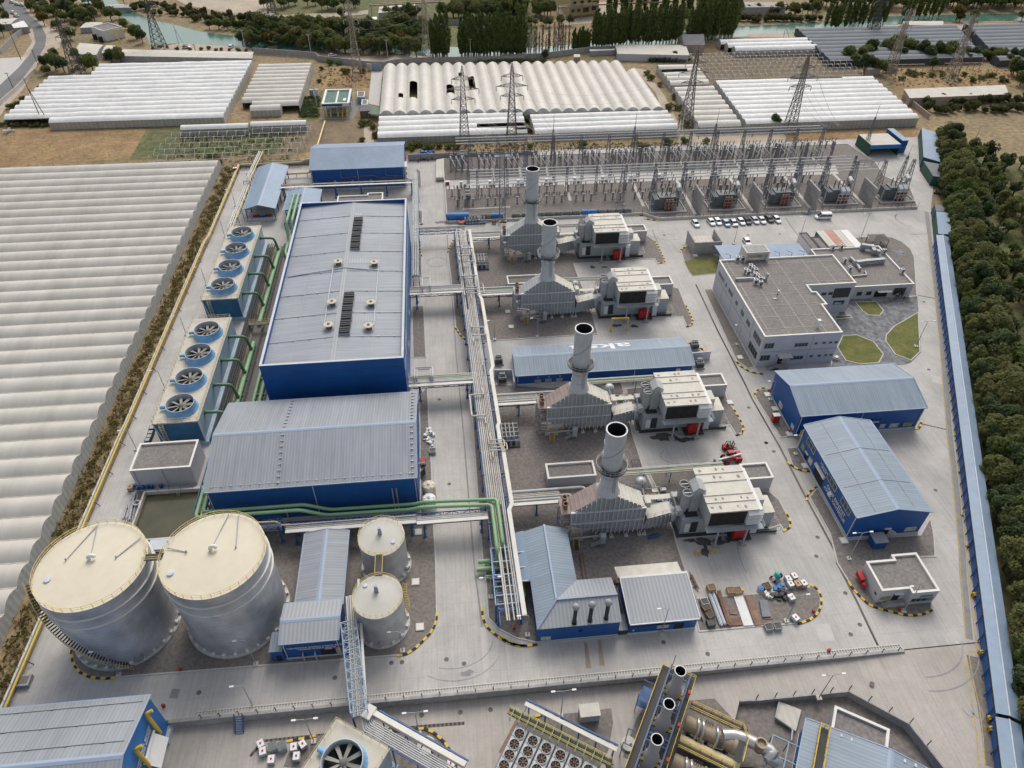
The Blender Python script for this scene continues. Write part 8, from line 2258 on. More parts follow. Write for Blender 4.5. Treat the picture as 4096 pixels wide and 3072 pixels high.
def bgg(label,c,r,P,z,rise,roof,wall,name='farm_house',cat='house'):
 Q=PL(c,r,P,z)
 t=th_(name,label,cat,(sum(p[0]for p in Q)/4,sum(p[1]for p in Q)/4,0))
 a,b,c_,d=Q
 m1,m2=((a[0]+d[0])/2,(a[1]+d[1])/2),((b[0]+c_[0])/2,(b[1]+c_[1])/2)
 mb=MB();mb.add([(*a,z),(*b,z),(*m2,z+rise),(*m1,z+rise)],[(0,1,2,3)]);wp(mb,'roof',roof,t)
 mb=MB();mb.add([(*m1,z+rise),(*m2,z+rise),(*c_,z),(*d,z)],[(0,1,2,3)]);wp(mb,'roof',roof,t)
 ins=lambda p:(p[0]*.985+.015*(m1[0]+m2[0])/2,p[1]*.985+.015*(m1[1]+m2[1])/2)
 mb=MB();W_=[ins(p)for p in Q];mb.pr_(W_,-.15,z-.02)
 mb.add([(*a,z-.01),(*d,z-.01),(*m1,z+rise-.02)],[(0,1,2)]);mb.add([(*b,z-.01),(*c_,z-.01),(*m2,z+rise-.02)],[(0,1,2)])
 wp(mb,'wall',wall,t)
 return t
def openings(t,c,r,pts,m_='dark',name='door'):
 """dark openings on the front wall, given by their lower middle in the photo"""
 for x,y,w_,h,z0 in pts:
  p=A(c,r,x,y,0)
  mb=MB();mb.obox(p[0],p[1]-.06,z0,z0+h,w_,.16);wp(mb,name,m_,t)
t=bgg('long low house with a cream tin roof behind the bright white greenhouse',0,0,[(880,448),(2030,470),(2040,418),(960,395)],3.2,.5,'tin','cwl');openings(t,0,0,[(1090,500,2,1.8,.2),(1150,500,1.5,1.4,.6)])
t=bgg('small cream tin roofed shed between the long house and the road bend',0,0,[(815,425),(905,432),(930,368),(855,362)],3.0,.3,'tin','cwl','shed','shed');openings(t,0,0,[(860,480,1.5,1.8,.1)])
bgg('cream tin roofed shed nearest the road bend, beside the dark pylon',0,0,[(600,432),(775,442),(830,360),(640,345)],3.0,.4,'tin','cwl','shed','shed')
bgg('low cream roofed house at the far left beside the road',0,0,[(-40,205),(90,190),(150,145),(-20,155)],3,.3,'tin','cwl','shed','shed');bgg('pale flat roofed hut at the far left corner of the road',0,0,[(110,225),(228,215),(190,165),(90,195)],3,.2,'white','cwl','shed','shed')
Q=PL(0,0,[(830,247),(980,212),(870,180),(728,212)],5.5)
t=flat('pumping_station','white plastered square house with a parapet and dark doors by the river','house',Q,5.5,wall='white');openings(t,0,0,[(775,325,2.2,3,.2),(822,345,2.2,3,.2)])
t=th_('jib_crane','orange jib crane standing beside the white river house','crane',(*A(0,0,972,342),0));mb=MB();mb.bar((0,0,0),(-2,0,6.4),.5);mb.bd('mast','yellow',t);mb=MB();mb.bar((-2,0,6.2),(5.5,1,6.6),.45);mb.bd('jib','yellow',t)
bgg('low shed with pale sheets behind the white river house',0,0,[(640,225),(800,215),(830,180),(700,175)],2.6,.3,'tin','galv','shed','shed')
t=th_('weir','white concrete weir across the river at the upper left','weir',(*A(0,0,950,80),0));mb=MB();mb.pr_(PL(0,0,[(800,45),(1050,35),(1055,60),(810,62)],2.5),-.1,2.4);wp(mb,'deck','cwl',t);mb=MB();q_=PL(0,0,[(882,62),(1008,58),(1012,98),(900,105)],.0);mb.add([(*q_[0],1.6),(*q_[1],1.6),(*q_[2],.02),(*q_[3],.02)],[(3,2,1,0)]);wp(mb,'spillway','white',t)
t=th_('gas_station','teal and blue canopied gas metering station with yellow bent pipes','gas station',(-44,325,0))
mb=MB();q_=[(-49.5,316.2),(-37.8,316.0),(-37.8,333.6),(-49.5,333.8)];P0,P1=inset(q_,.9);n=4
mb.add([(x,y,4.9)for x,y in P0]+[(x,y,6.0)for x,y in P0]+[(x,y,6.0)for x,y in P1]+[(x,y,5.3)for x,y in P1],[(k*n+i,k*n+(i+1)%n,(k+1)*n+(i+1)%n,(k+1)*n+i)for k in range(3)for i in range(4)]);wp(mb,'parapet','white',t)
mb=MB();mb.sheet(P1,5.4);wp(mb,'roof','shade_net',t)
mb=MB();mb.box(-44.0,-43.3,317,333,5.42,5.6);mb.box(-40.8,-39.6,320,323,5.42,5.7);wp(mb,'roof_strip','white',t)
for z0,z1,m_ in((4.9,5.25,'navy'),(5.25,5.6,'gsh'),(5.6,6.0,'ct_fan')):
 mb=MB();mb.box(-49.55,-37.75,316.05,316.2,z0,z1);mb.box(-37.8,-37.65,316.2,333.6,z0,z1);wp(mb,'fascia',m_,t)
for x in(-49,-43.6,-38.3):
 for y in(316.6,325,333):
  mb=MB();mb.bar((x,y,-.1),(x,y,4.9),.25);wp(mb,'post','galv',t)
for k,x in enumerate((-48.2,-46.4,-43.2,-41.4,-39.6)):
 mb=MB();mb.tb([(x,321,1.9),(x,317.2,1.9),(x,316.4,.1)],.35,9);wp(mb,'gas_pipe','yellow',t)
mb=MB();mb.box(-48.5,-39.3,319.5,323,.3,1.8);wp(mb,'meter_run','gtw',t)
gs('path',[(-51,314.2),(-36.6,314),(-34,335),(-50,335.5)],-.08,'ptd')
bgg('small shed with a grey slate gable right of the teal gas station',1,0,[(882,895),(965,890),(950,838),(905,842)],3.0,1.2,'slate','bark','shed','shed')
t=th_('shade_canopy','dark green shade net stretched beside the slate roofed shed','canopy',(*A(1,0,1000,890),0));mb=MB();q_=PL(1,0,[(950,910),(1036,922),(1040,865),(965,850)],2.6);mb.add([(*p,2.6)for p in q_],[(0,1,2,3)]);wp(mb,'net','shade_net',t)
for p in q_:
 mb=MB();mb.bar((*p,-.1),(*p,2.6),.12);wp(mb,'post','galv',t)
flat('kiosk','little white kiosk with a teal rim right of the teal gas station roof','kiosk',PL(1,0,[(858,780),(920,778),(925,735),(862,735)],2.8),2.8,wall='ct_fan',cap='pwh',par=.2)
flat('white_hut','plain cream block beside the alley below the teal rimmed kiosk','hut',PL(1,0,[(895,840),(945,838),(950,800),(900,800)],2.4),2.4,wall='cpl',cap='pwh',par=.1)
for lab,a in(('blue grey steel cabinet left of the teal gas station',(500,775,'rkl')),('white steel cabinet left of the teal gas station',(540,772,'white'))):
 t=th_('cabinet',lab,'cabinet',(*A(1,0,a[0],a[1]),0));mb=MB();mb.box(-.8,.8,-.6,.6,0,3.0);mb.bd('case',a[2],t);mb=MB();mb.box(-.85,.85,-.65,.65,3.0,3.1);mb.bd('lid','galv',t)
t=bgg('ivy covered farmhouse with a long cream roof behind the wide greenhouse',2,0,[(945,432),(1525,445),(1490,360),(925,360)],3.4,.3,'tin','wpl');openings(t,2,0,[(1100,488,1.2,2,.1),(1130,482,1.2,1.2,.9)])
t=bgg('stone house with a grey slate roof near the river',2,0,[(1480,360),(1650,362),(1610,290),(1430,300)],4.2,3.2,'slate','brick_wall')
bgg('narrow pale lean-to roof on the wall left of the ivy covered farmhouse',2,0,[(722,410),(925,402),(920,392),(720,398)],2.4,.2,'white','galv','shed','shed')
t=bgg('small beige cube hut in front of the wall behind the wide greenhouse',2,0,[(594,460),(645,458),(640,435),(592,437)],3,.1,'tin','clad_tan','hut','hut')
t=bgg('long low brick barn with a cream roof at the right by the tree tops',3,0,[(1290,792),(2090,760),(2060,685),(1242,718)],3.4,.1,'tin','brick_wall','barn','barn')
bgg('small shed with a white corrugated roof among trees at the right',3,0,[(950,560),(1060,555),(1040,490),(925,495)],3,.2,'white','brick_wall','shed','shed')
bgg('tiny white hut on the river bank behind the white arches',3,0,[(440,275),(535,270),(520,252),(430,256)],3,.1,'white','white','hut','hut');bgg('small tan hut on the river bank beside the dark pylon',3,0,[(845,260),(905,258),(890,222),(840,225)],3.4,.1,'tin','clad_tan','hut','hut')
t=bgg('ruined row of brick sheds with patched roofs near the river at the right',3,0,[(1230,200),(1560,205),(1560,170),(1240,170)],2.8,.4,'tin','cwl','shed','shed');openings(t,3,0,[(1360,222,2,1.4,.5),(1400,222,2,1.4,.5),(1440,220,2,1.4,.5)])
for lab,P in(('pale concrete goal like frame in the dry field, left of two',[(1065,525),(1410,518)]),('pale concrete goal like frame in the dry field, right of two',[(1570,512),(1870,508)])):
 a,b=A3(3,0,*P[0],3.2),A3(3,0,*P[1],3.2);t=th_('pergola_frame',lab,'frame',(a[0],a[1],0));mb=MB();mb.bar(a,b,.3);wp(mb,'beam','clad_tan',t)
 for k in range(7):
  p=V(a).lerp(V(b),k/6);mb=MB();mb.bar(p,(p.x,p.y,-.1),.25);wp(mb,'post','clad_tan',t)
t=th_('yellow_factory','yellow walled factory block half hidden behind poplars at the top','factory',(95,480,0))
fb=PL(2,0,[(480,60),(560,150),(790,120),(760,30)],0);mb=MB();mb.pr_([fb[1],fb[2],(fb[2][0]+6,fb[2][1]+50),(fb[1][0]-4,fb[1][1]+50)],-.1,11);wp(mb,'wall','yellow_wall',t);mb=MB();mb.pr_([(fb[1][0]-.5,fb[1][1]-.5),(fb[2][0]+.5,fb[2][1]-.5),(fb[2][0]+6.5,fb[2][1]+50),(fb[1][0]-4.5,fb[1][1]+50)],11,11.4);wp(mb,'roof','tin',t)
d=V((fb[2][0]-fb[1][0],fb[2][1]-fb[1][1],0));
for k,(f,z,w_,h)in enumerate(((.1,3.2,2,1.6),(.3,3.2,2,1.6),(.55,2.5,4,2.6),(.85,3,4,5),(.15,7.5,2,1.6),(.4,7.5,2,1.6),(.65,7.5,2,1.6))):
 p=V((*fb[1],0))+d*f;mb=MB();mb.obox(p.x,p.y-.1,z,z+h,w_,.3,math.atan2(d.y,d.x));w0=wp(mb,'window','glass',t)
p=V((*fb[1],0))+d*.5;mb=MB();mb.obox(p.x,p.y-.12,0,1.0,d.length,.3,math.atan2(d.y,d.x));wp(mb,'plinth','rust',t)
t=th_('pipe_bridge','rusty overhead pipe bridge in front of the yellow factory','pipe bridge',(*A(2,0,470,100),0));a,b,c_=A3(2,0,470,62,7),A3(2,0,780,38,7),A3(2,0,1400,10,7)
mb=MB();mb.bar(a,b,.8);mb.bar(b,c_,.8);mb.bar((a[0],a[1],8),(b[0],b[1],8),.4);wp(mb,'pipe','clad_tan',t)
for f in(0,.3,.6,1):
 p=V(a).lerp(V(b),f);mb=MB();mb.bar(p,(p.x,p.y,-.1),.5);wp(mb,'post','clad_tan',t)
t=th_('pipe_bridge','rusty overhead pipe bridge at the top left of the poplars','pipe bridge',(*A(1,0,960,100),0));a,b=A3(1,0,960,45,7),A3(1,0,1560,15,7);mb=MB();mb.bar(a,b,.7);mb.bar((a[0],a[1]+2,7.5),(b[0],b[1]+2,7.5),.4);wp(mb,'pipe','clad_tan',t)
for f in(.02,.25,.5,.75,.98):
 p=V(a).lerp(V(b),f);mb=MB();mb.bar(p,(p.x,p.y,-.1),.4);wp(mb,'post','clad_tan',t)
for lab,P,z,m1,m2 in(('flat grey warehouse roof at the top left of the poplars',[(1030,105),(1340,70),(1330,30),(1040,55)],5,'tin','cwl'),('grey box shaped pump building on the far bank at the top',[(60,160),(180,150),(170,110),(60,120)],5,'cwl','ltg'),('small white guard hut inside the far factory fence',[(965,158),(1022,155),(1020,135),(965,137)],4,'white','galv')):
 bgg(lab,1,0,P,z,.1,m1,m2,'warehouse' if z>4.5 else 'hut','building')
for lab,P in(('flat concrete factory hall at the top right behind the reeds',[(-130,60),(295,55),(290,20),(-130,15)]),('low grey hall far away at the top right edge',[(800,40),(960,35),(950,10),(790,12)])):
 bgg(lab,3,0,P,5,.2,'cwl','cwl','warehouse','building')
for lab,c,P,h in(('weathered concrete wall along the track behind the beige greenhouse',1,[(30,425),(530,462),(560,490),(950,535),(1070,540),(1170,520),(1360,505),(1620,500),(2212,490)],2.6),('ivy grown concrete wall behind the right half of the wide greenhouse',2,[(0,480),(330,470),(560,440),(720,415),(920,408)],2.6),('grey factory wall on the far bank at the top',1,[(200,175),(480,205),(1000,210),(1420,200),(2212,190)],2.6)):
 wr('boundary_wall',lab,PL(c,0,P),h,.3,posts=None)
wr('boundary_wall','white block wall beside the concrete yard left of the road',PL(0,0,[(10,430),(140,300),(250,225)]),2.4,.3)
wr('boundary_wall','low pale wall along the right side of the road before the white greenhouse',PL(0,0,[(-20,860),(130,730),(250,610),(290,575)]),1.6,.3,'cpl')
wr('boundary_wall','brown mud wall beside the end of the long white greenhouse',PL(3,0,[(1225,800),(1300,850),(1440,960)]),2.2,.4,'brick_wall')
wr('boundary_wall','pale gate wall behind the alley right of the weedy plot',PL(1,0,[(945,560),(985,565)]),3,.4,'cpl')
wr('metal_gate','blue grey sheet gate closing the alley by the wide greenhouse',PL(1,0,[(985,565),(1062,567)]),3.2,.1,'rkl',cat='gate')
def lcl(mb,rnd,c,r,n,s,squash=1.0,up=.35):
 for _ in range(n):
  while True:
   d=V((rnd.uniform(-1,1),rnd.uniform(-1,1),rnd.uniform(-1,1)))
   if .05<d.length<1:break
  d=d.normalized()*(d.length**.45)
  p=V(c)+V((d.x*r,d.y*r,d.z*r*squash))
  nrm=(d+V((rnd.uniform(-.8,.8),rnd.uniform(-.8,.8),rnd.uniform(-.6,.8)+up))).normalized()
  u=nrm.orthogonal().normalized();v=nrm.cross(u)
  a=rnd.uniform(0,6.28);u,v=u*cos(a)+v*sin(a),v*cos(a)-u*sin(a)
  k=s*rnd.uniform(.6,1.3)
  mb.add([p-u*k-v*k*.55,p+u*k-v*k*.6,p+u*k*.8+v*k*.6,p-u*k*.9+v*k*.5],[(0,1,2,3)])
def tree(name,label,cat,group,m_,seed,h,r,kind,leaves,s,bark='bark'):
 rnd=random.Random(seed)
 t=th_(name,label,cat,(0,0,0),0,group)
 if kind!='shrub':
  mb=MB();th=h*(.45 if kind!='poplar' else .8)
  mb.tb([(0,0,-.2),(rnd.uniform(-.2,.2),rnd.uniform(-.2,.2),th*.5),(rnd.uniform(-.4,.4),rnd.uniform(-.4,.4),th)],.06*h**.6+.05,6)
  for k in range(4):
   a=k*1.57+rnd.uniform(-.4,.4);mb.cyl((0,0,th*.55),(cos(a)*r*.5,sin(a)*r*.5,th*1.1),.09,.03,5)
  mb.bd('trunk',bark,t)
 mb=MB()
 if kind=='round':
  n=24
  for k in range(n):
   a,e=rnd.uniform(0,6.28),math.asin(rnd.uniform(-.55,1))
   q=rnd.uniform(.45,.95)
   lcl(mb,rnd,(cos(a)*cos(e)*r*.72*q,sin(a)*cos(e)*r*.72*q,h*.56+sin(e)*h*.34*q),r*rnd.uniform(.26,.44),leaves//n,s,.85)
 elif kind=='poplar':
  n=30
  for k in range(n):
   f=(k+rnd.random())/n;z=h*(.12+.84*f);w_=r*(sin(pi*min(1,f*.9+.1))**.6)*.75
   a=rnd.uniform(0,6.28);lcl(mb,rnd,(cos(a)*w_*.5,sin(a)*w_*.5,z),max(.35,w_*rnd.uniform(.6,.95)),leaves//n,s,1.6,.1)
 else:
  n=9
  for k in range(n):
   a=rnd.uniform(0,6.28);q=rnd.uniform(0,.75);lcl(mb,rnd,(cos(a)*r*q,sin(a)*r*q,h*rnd.uniform(.3,.62)),r*rnd.uniform(.35,.55),leaves//n,s,.8)
 mb.bd('crown' if kind!='shrub' else 'foliage',m_,t)
 remember(t)
 t['n']=0
 return t
R2=random.Random(11)
def plant(protos,x,y,sc,jit=.15,z=-.12):
 p=R2.choice(protos)
 k=sc*R2.uniform(1-jit,1+jit)
 loc=(x,y,z);rz=R2.uniform(0,6.28);sv=(k*R2.uniform(.9,1.12),k*R2.uniform(.9,1.12),k*R2.uniform(.9,1.15))
 if p['n']==0:
  p['n']=1;p.location=loc;p.rotation_euler=(0,0,rz);p.scale=sv
 else:
  dup(p,loc,rz,scale=sv)
LB='bushy %s tree in the dense belt behind the blue fence canopy'
BELT=[tree('fence_tree',LB%w_,'tree','trees behind the east fence',m_,s_,9.5,3.3,'round',4200,.21)for w_,m_,s_ in(('olive green','leafo',1),('mid green','leaf',2),('dark green','leafd',3),('green','leafo',4))]
ORCH=[tree('orchard_tree','small slender %s orchard tree in the rows beyond the tree belt'%w_,'tree','orchard trees',m_,s_,5.2,2.0,'round',700,.24)for w_,m_,s_ in(('green','leaf',5),('dull green','leafd',6),('olive','leafo',7))]
POP=[tree('poplar_tree','tall dark poplar in the row along the river behind the greenhouses','tree','dark poplars by the river','leaf',s_,19,2.4,'poplar',1900,.34,'bark_pale')for s_ in(8,9,10)]
BPOP=[tree('poplar_tree','thin brown half bare poplar between the dark poplar rows','tree','bare brown poplars','leaf_brown',s_,14,1.0,'poplar',420,.2,'bark_pale')for s_ in(12,13)]
ROUND=[tree('round_tree','round %s tree on the near river bank'%w_,'tree','round trees by the river',m_,s_,7.5,3.6,'round',2600,.27)for w_,m_,s_ in(('green','leaf',14),('dark green','leafd',15),('olive','leafo',16))]
AUT=[tree('round_tree','round golden autumn tree on the river bank','tree','golden trees by the river','leaf_autumn',s_,7,3.4,'round',2400,.27)for s_ in(17,18)]
FAR=[tree('far_tree','%s tree in the far belt across the river'%w_,'tree','trees across the river',m_,s_,9.5,4.8,'round',1500,.36)for w_,m_,s_ in(('dark green','leafd',19),('green','leaf',20),('olive','leafo',21))]
SHR=[tree('shrub','low %s shrub on rough ground outside the plant'%w_,'shrub','low shrubs outside the plant',m_,s_,2.0,1.5,'shrub',420,.2)for w_,m_,s_ in(('green','leaf',22),('olive','leafo',23),('dry brown','leaf_dry',24))]
REED=[tree('reed_clump','grey green clump of reeds on the river bank','reeds','reeds by the river','reed',s_,4.5,2.6,'shrub',900,.3)for s_ in(25,26)]
y=34
while y<268:
 for o,sc in((5.4,.95),(9.0,1.1),(13.0,1.0)):
  if o>12 and(y>110 or R2.random()<.35):continue
  p=ept(y+R2.uniform(-1,1),o+R2.uniform(-1,1),0)
  if p[1]>30:plant(BELT,p[0],p[1],sc*(1 if y<235 else 1.1))
 y+=3.6
for k in range(10):
 for j in range(29):
  p=ept(88+j*6.0+R2.uniform(-.8,.8),15+k*6.4+R2.uniform(-.5,.5),0)
  if p[1]<262 and R2.random()<.93:plant(ORCH,p[0],p[1],1.5,.3)
def ap(protos,c,r,pts,sc=1.0,jit=.15):
 for x,y_ in pts:
  p=A(c,r,x,y_);plant(protos,p[0],p[1],sc,jit)
def rp(protos,c,r,a,b,n,sc=1.0,jx=8,jy=8,jit=.2):
 ap(protos,c,r,[(a[0]+(b[0]-a[0])*(i+.5)/n+R2.uniform(-jx,jx),a[1]+(b[1]-a[1])*(i+.5)/n+R2.uniform(-jy,jy))for i in range(n)],sc,jit)
rp(POP,1,0,(1455,458),(1600,462),7,.95,5,5);rp(POP,1,0,(1465,440),(1600,445),6,1.0,5,4)
rp(POP,1,0,(1690,455),(2212,452),20,1.0,5,3,.1);rp(POP,1,0,(1690,438),(2212,436),18,1.05,6,3,.1)
rp(POP,2,0,(0,452),(185,446),8,.95,5,4);rp(BPOP,2,0,(200,446),(560,412),17,1.0,10,5,.25);rp(POP,2,0,(575,408),(720,398),9,.58,5,3)
rp(POP,2,0,(735,392),(1000,372),12,.95,6,5);rp(POP,2,0,(1000,365),(1450,345),17,1.0,8,6,.15);rp(POP,2,0,(1500,330),(1870,300),15,1.05,8,6,.15);rp(POP,2,0,(1560,290),(1880,275),10,1.1,8,6)
rp(POP,3,0,(590,235),(1080,205),13,.85,12,10,.25);rp(POP,3,0,(1230,150),(1540,140),8,.75,12,8,.25)
ap(ROUND,0,0,[(340,150),(430,130),(520,170),(600,140),(690,120),(610,230),(460,240),(570,320),(820,110),(900,170),(960,150),(1010,240),(1100,310),(1150,345),(450,480),(380,550),(520,580),(680,540),(750,575),(620,480),(380,600),(900,500),(980,510),(450,560),(760,160),(680,180),(540,100),(250,90),(280,40),(480,50),(600,60),(720,50),(1000,30),(300,90)],.95,.25)
ap(AUT,0,0,[(790,80),(740,130),(360,200),(2205,350)],.9);ap(ROUND,0,0,[(1950,350),(2020,345),(1985,330)],1.0);ap(FAR,0,0,[(20,130),(60,170),(20,60),(30,290)],.8)
rp(ROUND,0,0,(240,70),(760,180),20,.85,40,50,.3);rp(REED,0,0,(1060,70),(2150,255),34,1.0,25,16,.3);rp(REED,0,0,(1200,50),(2200,190),24,1.0,25,14,.3);rp(ROUND,0,0,(1650,225),(2200,270),8,.8,15,10)
ap(AUT,1,0,[(170,330),(230,345),(520,360),(1210,365),(1260,380),(740,150),(300,240),(130,370)],.95)
ap(ROUND,1,0,[(40,340),(70,380),(330,370),(400,375),(360,330),(650,420),(720,435),(680,390),(760,420),(900,380),(980,425),(1040,440),(1100,445),(1010,400),(1090,300),(1150,310),(1080,350),(1280,450),(1340,460),(450,300),(560,390),(480,400),(860,430),(1140,400)],1.1,.2)
ap(BPOP,1,0,[(1230,440),(1235,430)],.5)
rp(ROUND,1,0,(0,350),(1400,425),34,.95,20,40,.3);rp(FAR,1,0,(0,280),(1400,310),34,1.0,20,12,.25);rp(FAR,1,0,(0,250),(1400,265),34,.9,20,14,.25);rp(FAR,1,0,(100,60),(900,60),15,.75,30,22,.25);rp(FAR,1,0,(1080,160),(1340,150),12,.8,15,8);rp(FAR,1,0,(1560,150),(2212,120),26,.95,20,22);rp(FAR,1,0,(1650,80),(2212,60),18,.9,25,14)
rp(REED,1,0,(0,240),(1350,230),18,.8,30,8)
rp(FAR,2,0,(0,120),(220,90),8,1.0,20,20);rp(FAR,2,0,(270,130),(420,120),8,.9,15,18);rp(POP,2,0,(830,130),(1880,90),26,.9,18,14);rp(FAR,2,0,(200,210),(560,200),9,.6,20,14);rp(FAR,2,0,(1050,200),(1880,190),20,.9,15,15)
rp(REED,3,0,(-250,175),(560,165),26,1.0,15,8,.2);rp(FAR,3,0,(-120,120),(560,110),16,.7,15,10);ap(AUT,3,0,[(540,85),(500,60),(360,140),(590,40),(1660,165),(1690,175)],1.0)
rp(FAR,3,0,(600,60),(1180,60),16,1.1,20,20);rp(FAR,3,0,(1200,70),(2212,70),26,1.0,20,20);rp(FAR,3,0,(1560,40),(2300,30),18,1.0,20,14);ap(FAR,3,0,[(1800,160),(2190,165),(1240,150)],.7)
ap(ROUND,3,0,[(780,500),(830,530),(880,500),(930,470),(960,450),(1000,590),(1040,600),(1090,430),(1130,450),(1160,470),(1210,480),(1260,440),(1320,460),(1380,470),(1430,500),(1500,480),(1560,490),(1600,470),(1180,400),(1300,410),(920,580),(1470,560)],1.05,.2)
rp(ROUND,3,0,(1650,470),(2300,520),16,.8,20,26,.25);rp(ROUND,3,0,(2100,600),(2300,760),8,.9,20,30);rp(REED,3,0,(1330,830),(2250,830),26,.9,20,25,.3);rp(REED,3,0,(1380,900),(2250,900),22,.9,20,20,.3)
ap(SHR,1,0,[(1260,1190),(1330,1180),(1400,1175),(1460,1190),(1530,1185),(1600,1190),(1660,1190),(1300,1210),(1430,1210),(905,1010),(900,1130),(560,660),(640,520),(710,520),(970,1000),(985,1030),(1000,1100),(180,410),(130,420),(900,580),(580,560),(770,590)],1.3,.3)
ap(SHR,2,0,[(360,460),(240,1190),(670,1180),(1130,1190),(1170,1185),(1340,1160),(1480,1150),(1660,1150),(210,980),(230,1060),(1180,600),(1210,640),(1290,690),(1400,790),(1430,880),(1460,950),(1500,1010),(1360,880)],1.4,.3)
ap(ROUND,2,0,[(360,480),(1400,480)],.7);ap(ROUND,3,0,[(190,1040),(215,1040)],.75);rp(SHR,3,0,(1100,610),(2100,640),18,1.2,30,30,.3)
rp(SHR,0,0,(640,540),(60,900),14,1.2,20,20,.3);rp(SHR,0,0,(1700,1270),(1760,1330),5,1.4);rp(SHR,0,0,(1200,385),(2200,415),16,.9,20,10,.3);rp(SHR,0,0,(10,1010),(380,1020),8,1.0)
def stuff(name,label,m_,spots,r,n,s,squash=.5):
 mb=MB();rnd=random.Random(len(spots));
 for x,y_ in spots:lcl(mb,rnd,(x,y_,r*.25),r*rnd.uniform(.7,1.3),n,s,squash)
 o=mb.bd(name,m_);tag(o,label,'undergrowth',None,'stuff')
stuff('dry_scrub','strip of dry brown scrub between the cream greenhouse and the west wall','leaf_dry',[(-80.6+R2.uniform(-1.9,1.9),30+k*.42)for k in range(570)],1.0,16,.24)
stuff('weeds','green weeds scattered through the dry scrub along the west wall','leafo',[(-80.4+R2.uniform(-1.8,1.8),34+R2.random()*235)for k in range(120)],.8,16,.2)
stuff('weeds','green weeds under the bare greenhouse frames left of the far blue hall','leaf',[(R2.uniform(-106,-58),R2.uniform(272,300))for k in range(300)],.7,8,.25,.4)
stuff('crop_rows','green leafy plot beside the teal gas station','leafd',[A(1,0,480+R2.uniform(-75,80)-.12*(k/3),780+k*.55)for k in range(300)],.8,14,.25,.5)
stuff('ivy','dark ivy hedge along the front of the long roofed farmhouse','leafd',[A(2,0,1200+k*1.12,492+R2.uniform(-4,4))for k in range(290)],1.5,14,.3,1.3)
stuff('ivy','ivy draped over the concrete wall behind the wide greenhouse','leafo',[A(1,0,1800+k*3,495+R2.uniform(-5,3))for k in range(190)],1.2,12,.3,1.0)
stuff('dry_grass','dry weeds in the plots around the alley and behind the switchyard','leaf_dry',[A(1,0,R2.uniform(1240,2200),R2.uniform(1155,1215))for k in range(140)]+[A(2,0,R2.uniform(0,1450),R2.uniform(1150,1200))for k in range(160)]+[A(1,0,R2.uniform(560,960),R2.uniform(545,700))for k in range(140)]+[A(3,0,R2.uniform(1120,2200),R2.uniform(560,700))for k in range(260)],.5,9,.2,.4)
def car(label,x,y,rz,m_,van=False,L_=4.5,W_=1.78,H=1.45):
 t=th_('parked_van' if van else 'parked_car',label,'van' if van else 'car',(x,y,0),rz)
 h0,h1=.28,(1.0 if van else .78)
 def loft(secs,name,m2,smooth=True,par=t):
  mb=MB();n=len(secs[0]);vs=[p for s_ in secs for p in s_]
  fs=[(i*n+j,i*n+(j+1)%n,(i+1)*n+(j+1)%n,(i+1)*n+j)for i in range(len(secs)-1)for j in range(n)]
  fs+=[list(range(n))[::-1],[(len(secs)-1)*n+j for j in range(n)]]
  mb.add(vs,fs);return mb.bd(name,m2,par,smooth)
 def sec(xx,w_,zb,zt):
  w_/=2
  return[(xx,-w_,zb),(xx,w_,zb),(xx,w_*1.02,(zb+zt)/2),(xx,w_*.93,zt),(xx,-w_*.93,zt),(xx,-w_*1.02,(zb+zt)/2)]
 hl=L_/2
 loft([sec(-hl,W_*.82,.4,h1-.12),sec(-hl+.12,W_*.94,h0,h1+.02),sec(-hl+1.0,W_,h0,h1+.1),sec(0,W_,h0,h1+.1),sec(hl-1.2,W_,h0,h1+.06),sec(hl-.25,W_*.95,h0,h1-.06),sec(hl,W_*.8,.38,h1-.25)],'body',m_)
 a,b,c,d=(-hl+.1,-hl+.25,hl-1.75,hl-.75)if van else(-hl+.3,-hl+1.0,.35,hl-1.25)
 z0=h1+.06
 def cab(k,zt,zb):return[[(a,-W_*k/2,zb),(a,W_*k/2,zb),(b,W_*(k-.16)/2,zt),(b,-W_*(k-.16)/2,zt)],[(d,-W_*k/2,zb),(d,W_*k/2,zb),(c,W_*(k-.16)/2,zt),(c,-W_*(k-.16)/2,zt)]]
 loft(cab(.95,H-.05,z0),'window_band','glass',False)
 mb=MB();mb.box(b-.05,c+.05,-W_*.40,W_*.40,H-.05,H)
 for s_ in(-1,1):
  mb.bar((a,s_*W_*.46,z0),(b,s_*W_*.39,H-.03),.08);mb.bar((d,s_*W_*.46,z0),(c,s_*W_*.39,H-.03),.08);mb.bar(((a+d)/2-.2,s_*W_*.47,z0),((b+c)/2-.2,s_*W_*.4,H-.03),.07)
  if van:mb.box(a,d-.9,s_*W_*.49-.02,s_*W_*.49+.02,z0-.1,z0+.12);mb.box(b,c,s_*W_*.42-.03,s_*W_*.42+.03,H-.4,H-.04)
 mb.bd('roof',m_,t)
 for xx in(-hl*.6,hl*.62):
  for s_ in(-1,1):
   mb=MB();mb.cyl((xx,s_*W_*.40,.32),(xx,s_*W_*.515,.32),.32,n=14);w_=mb.bd('wheel','tyre',t)
   mb=MB();mb.cyl((xx,s_*W_*.5,.32),(xx,s_*W_*.525,.32),.19,n=12);mb.bd('rim','steel',w_)
 for s_ in(-1,1):
  mb=MB();mb.box(hl-.18,hl-.03,s_*W_*.36-.2,s_*W_*.36+.2,h1-.28,h1-.14);mb.bd('headlight','glass',t)
 return t
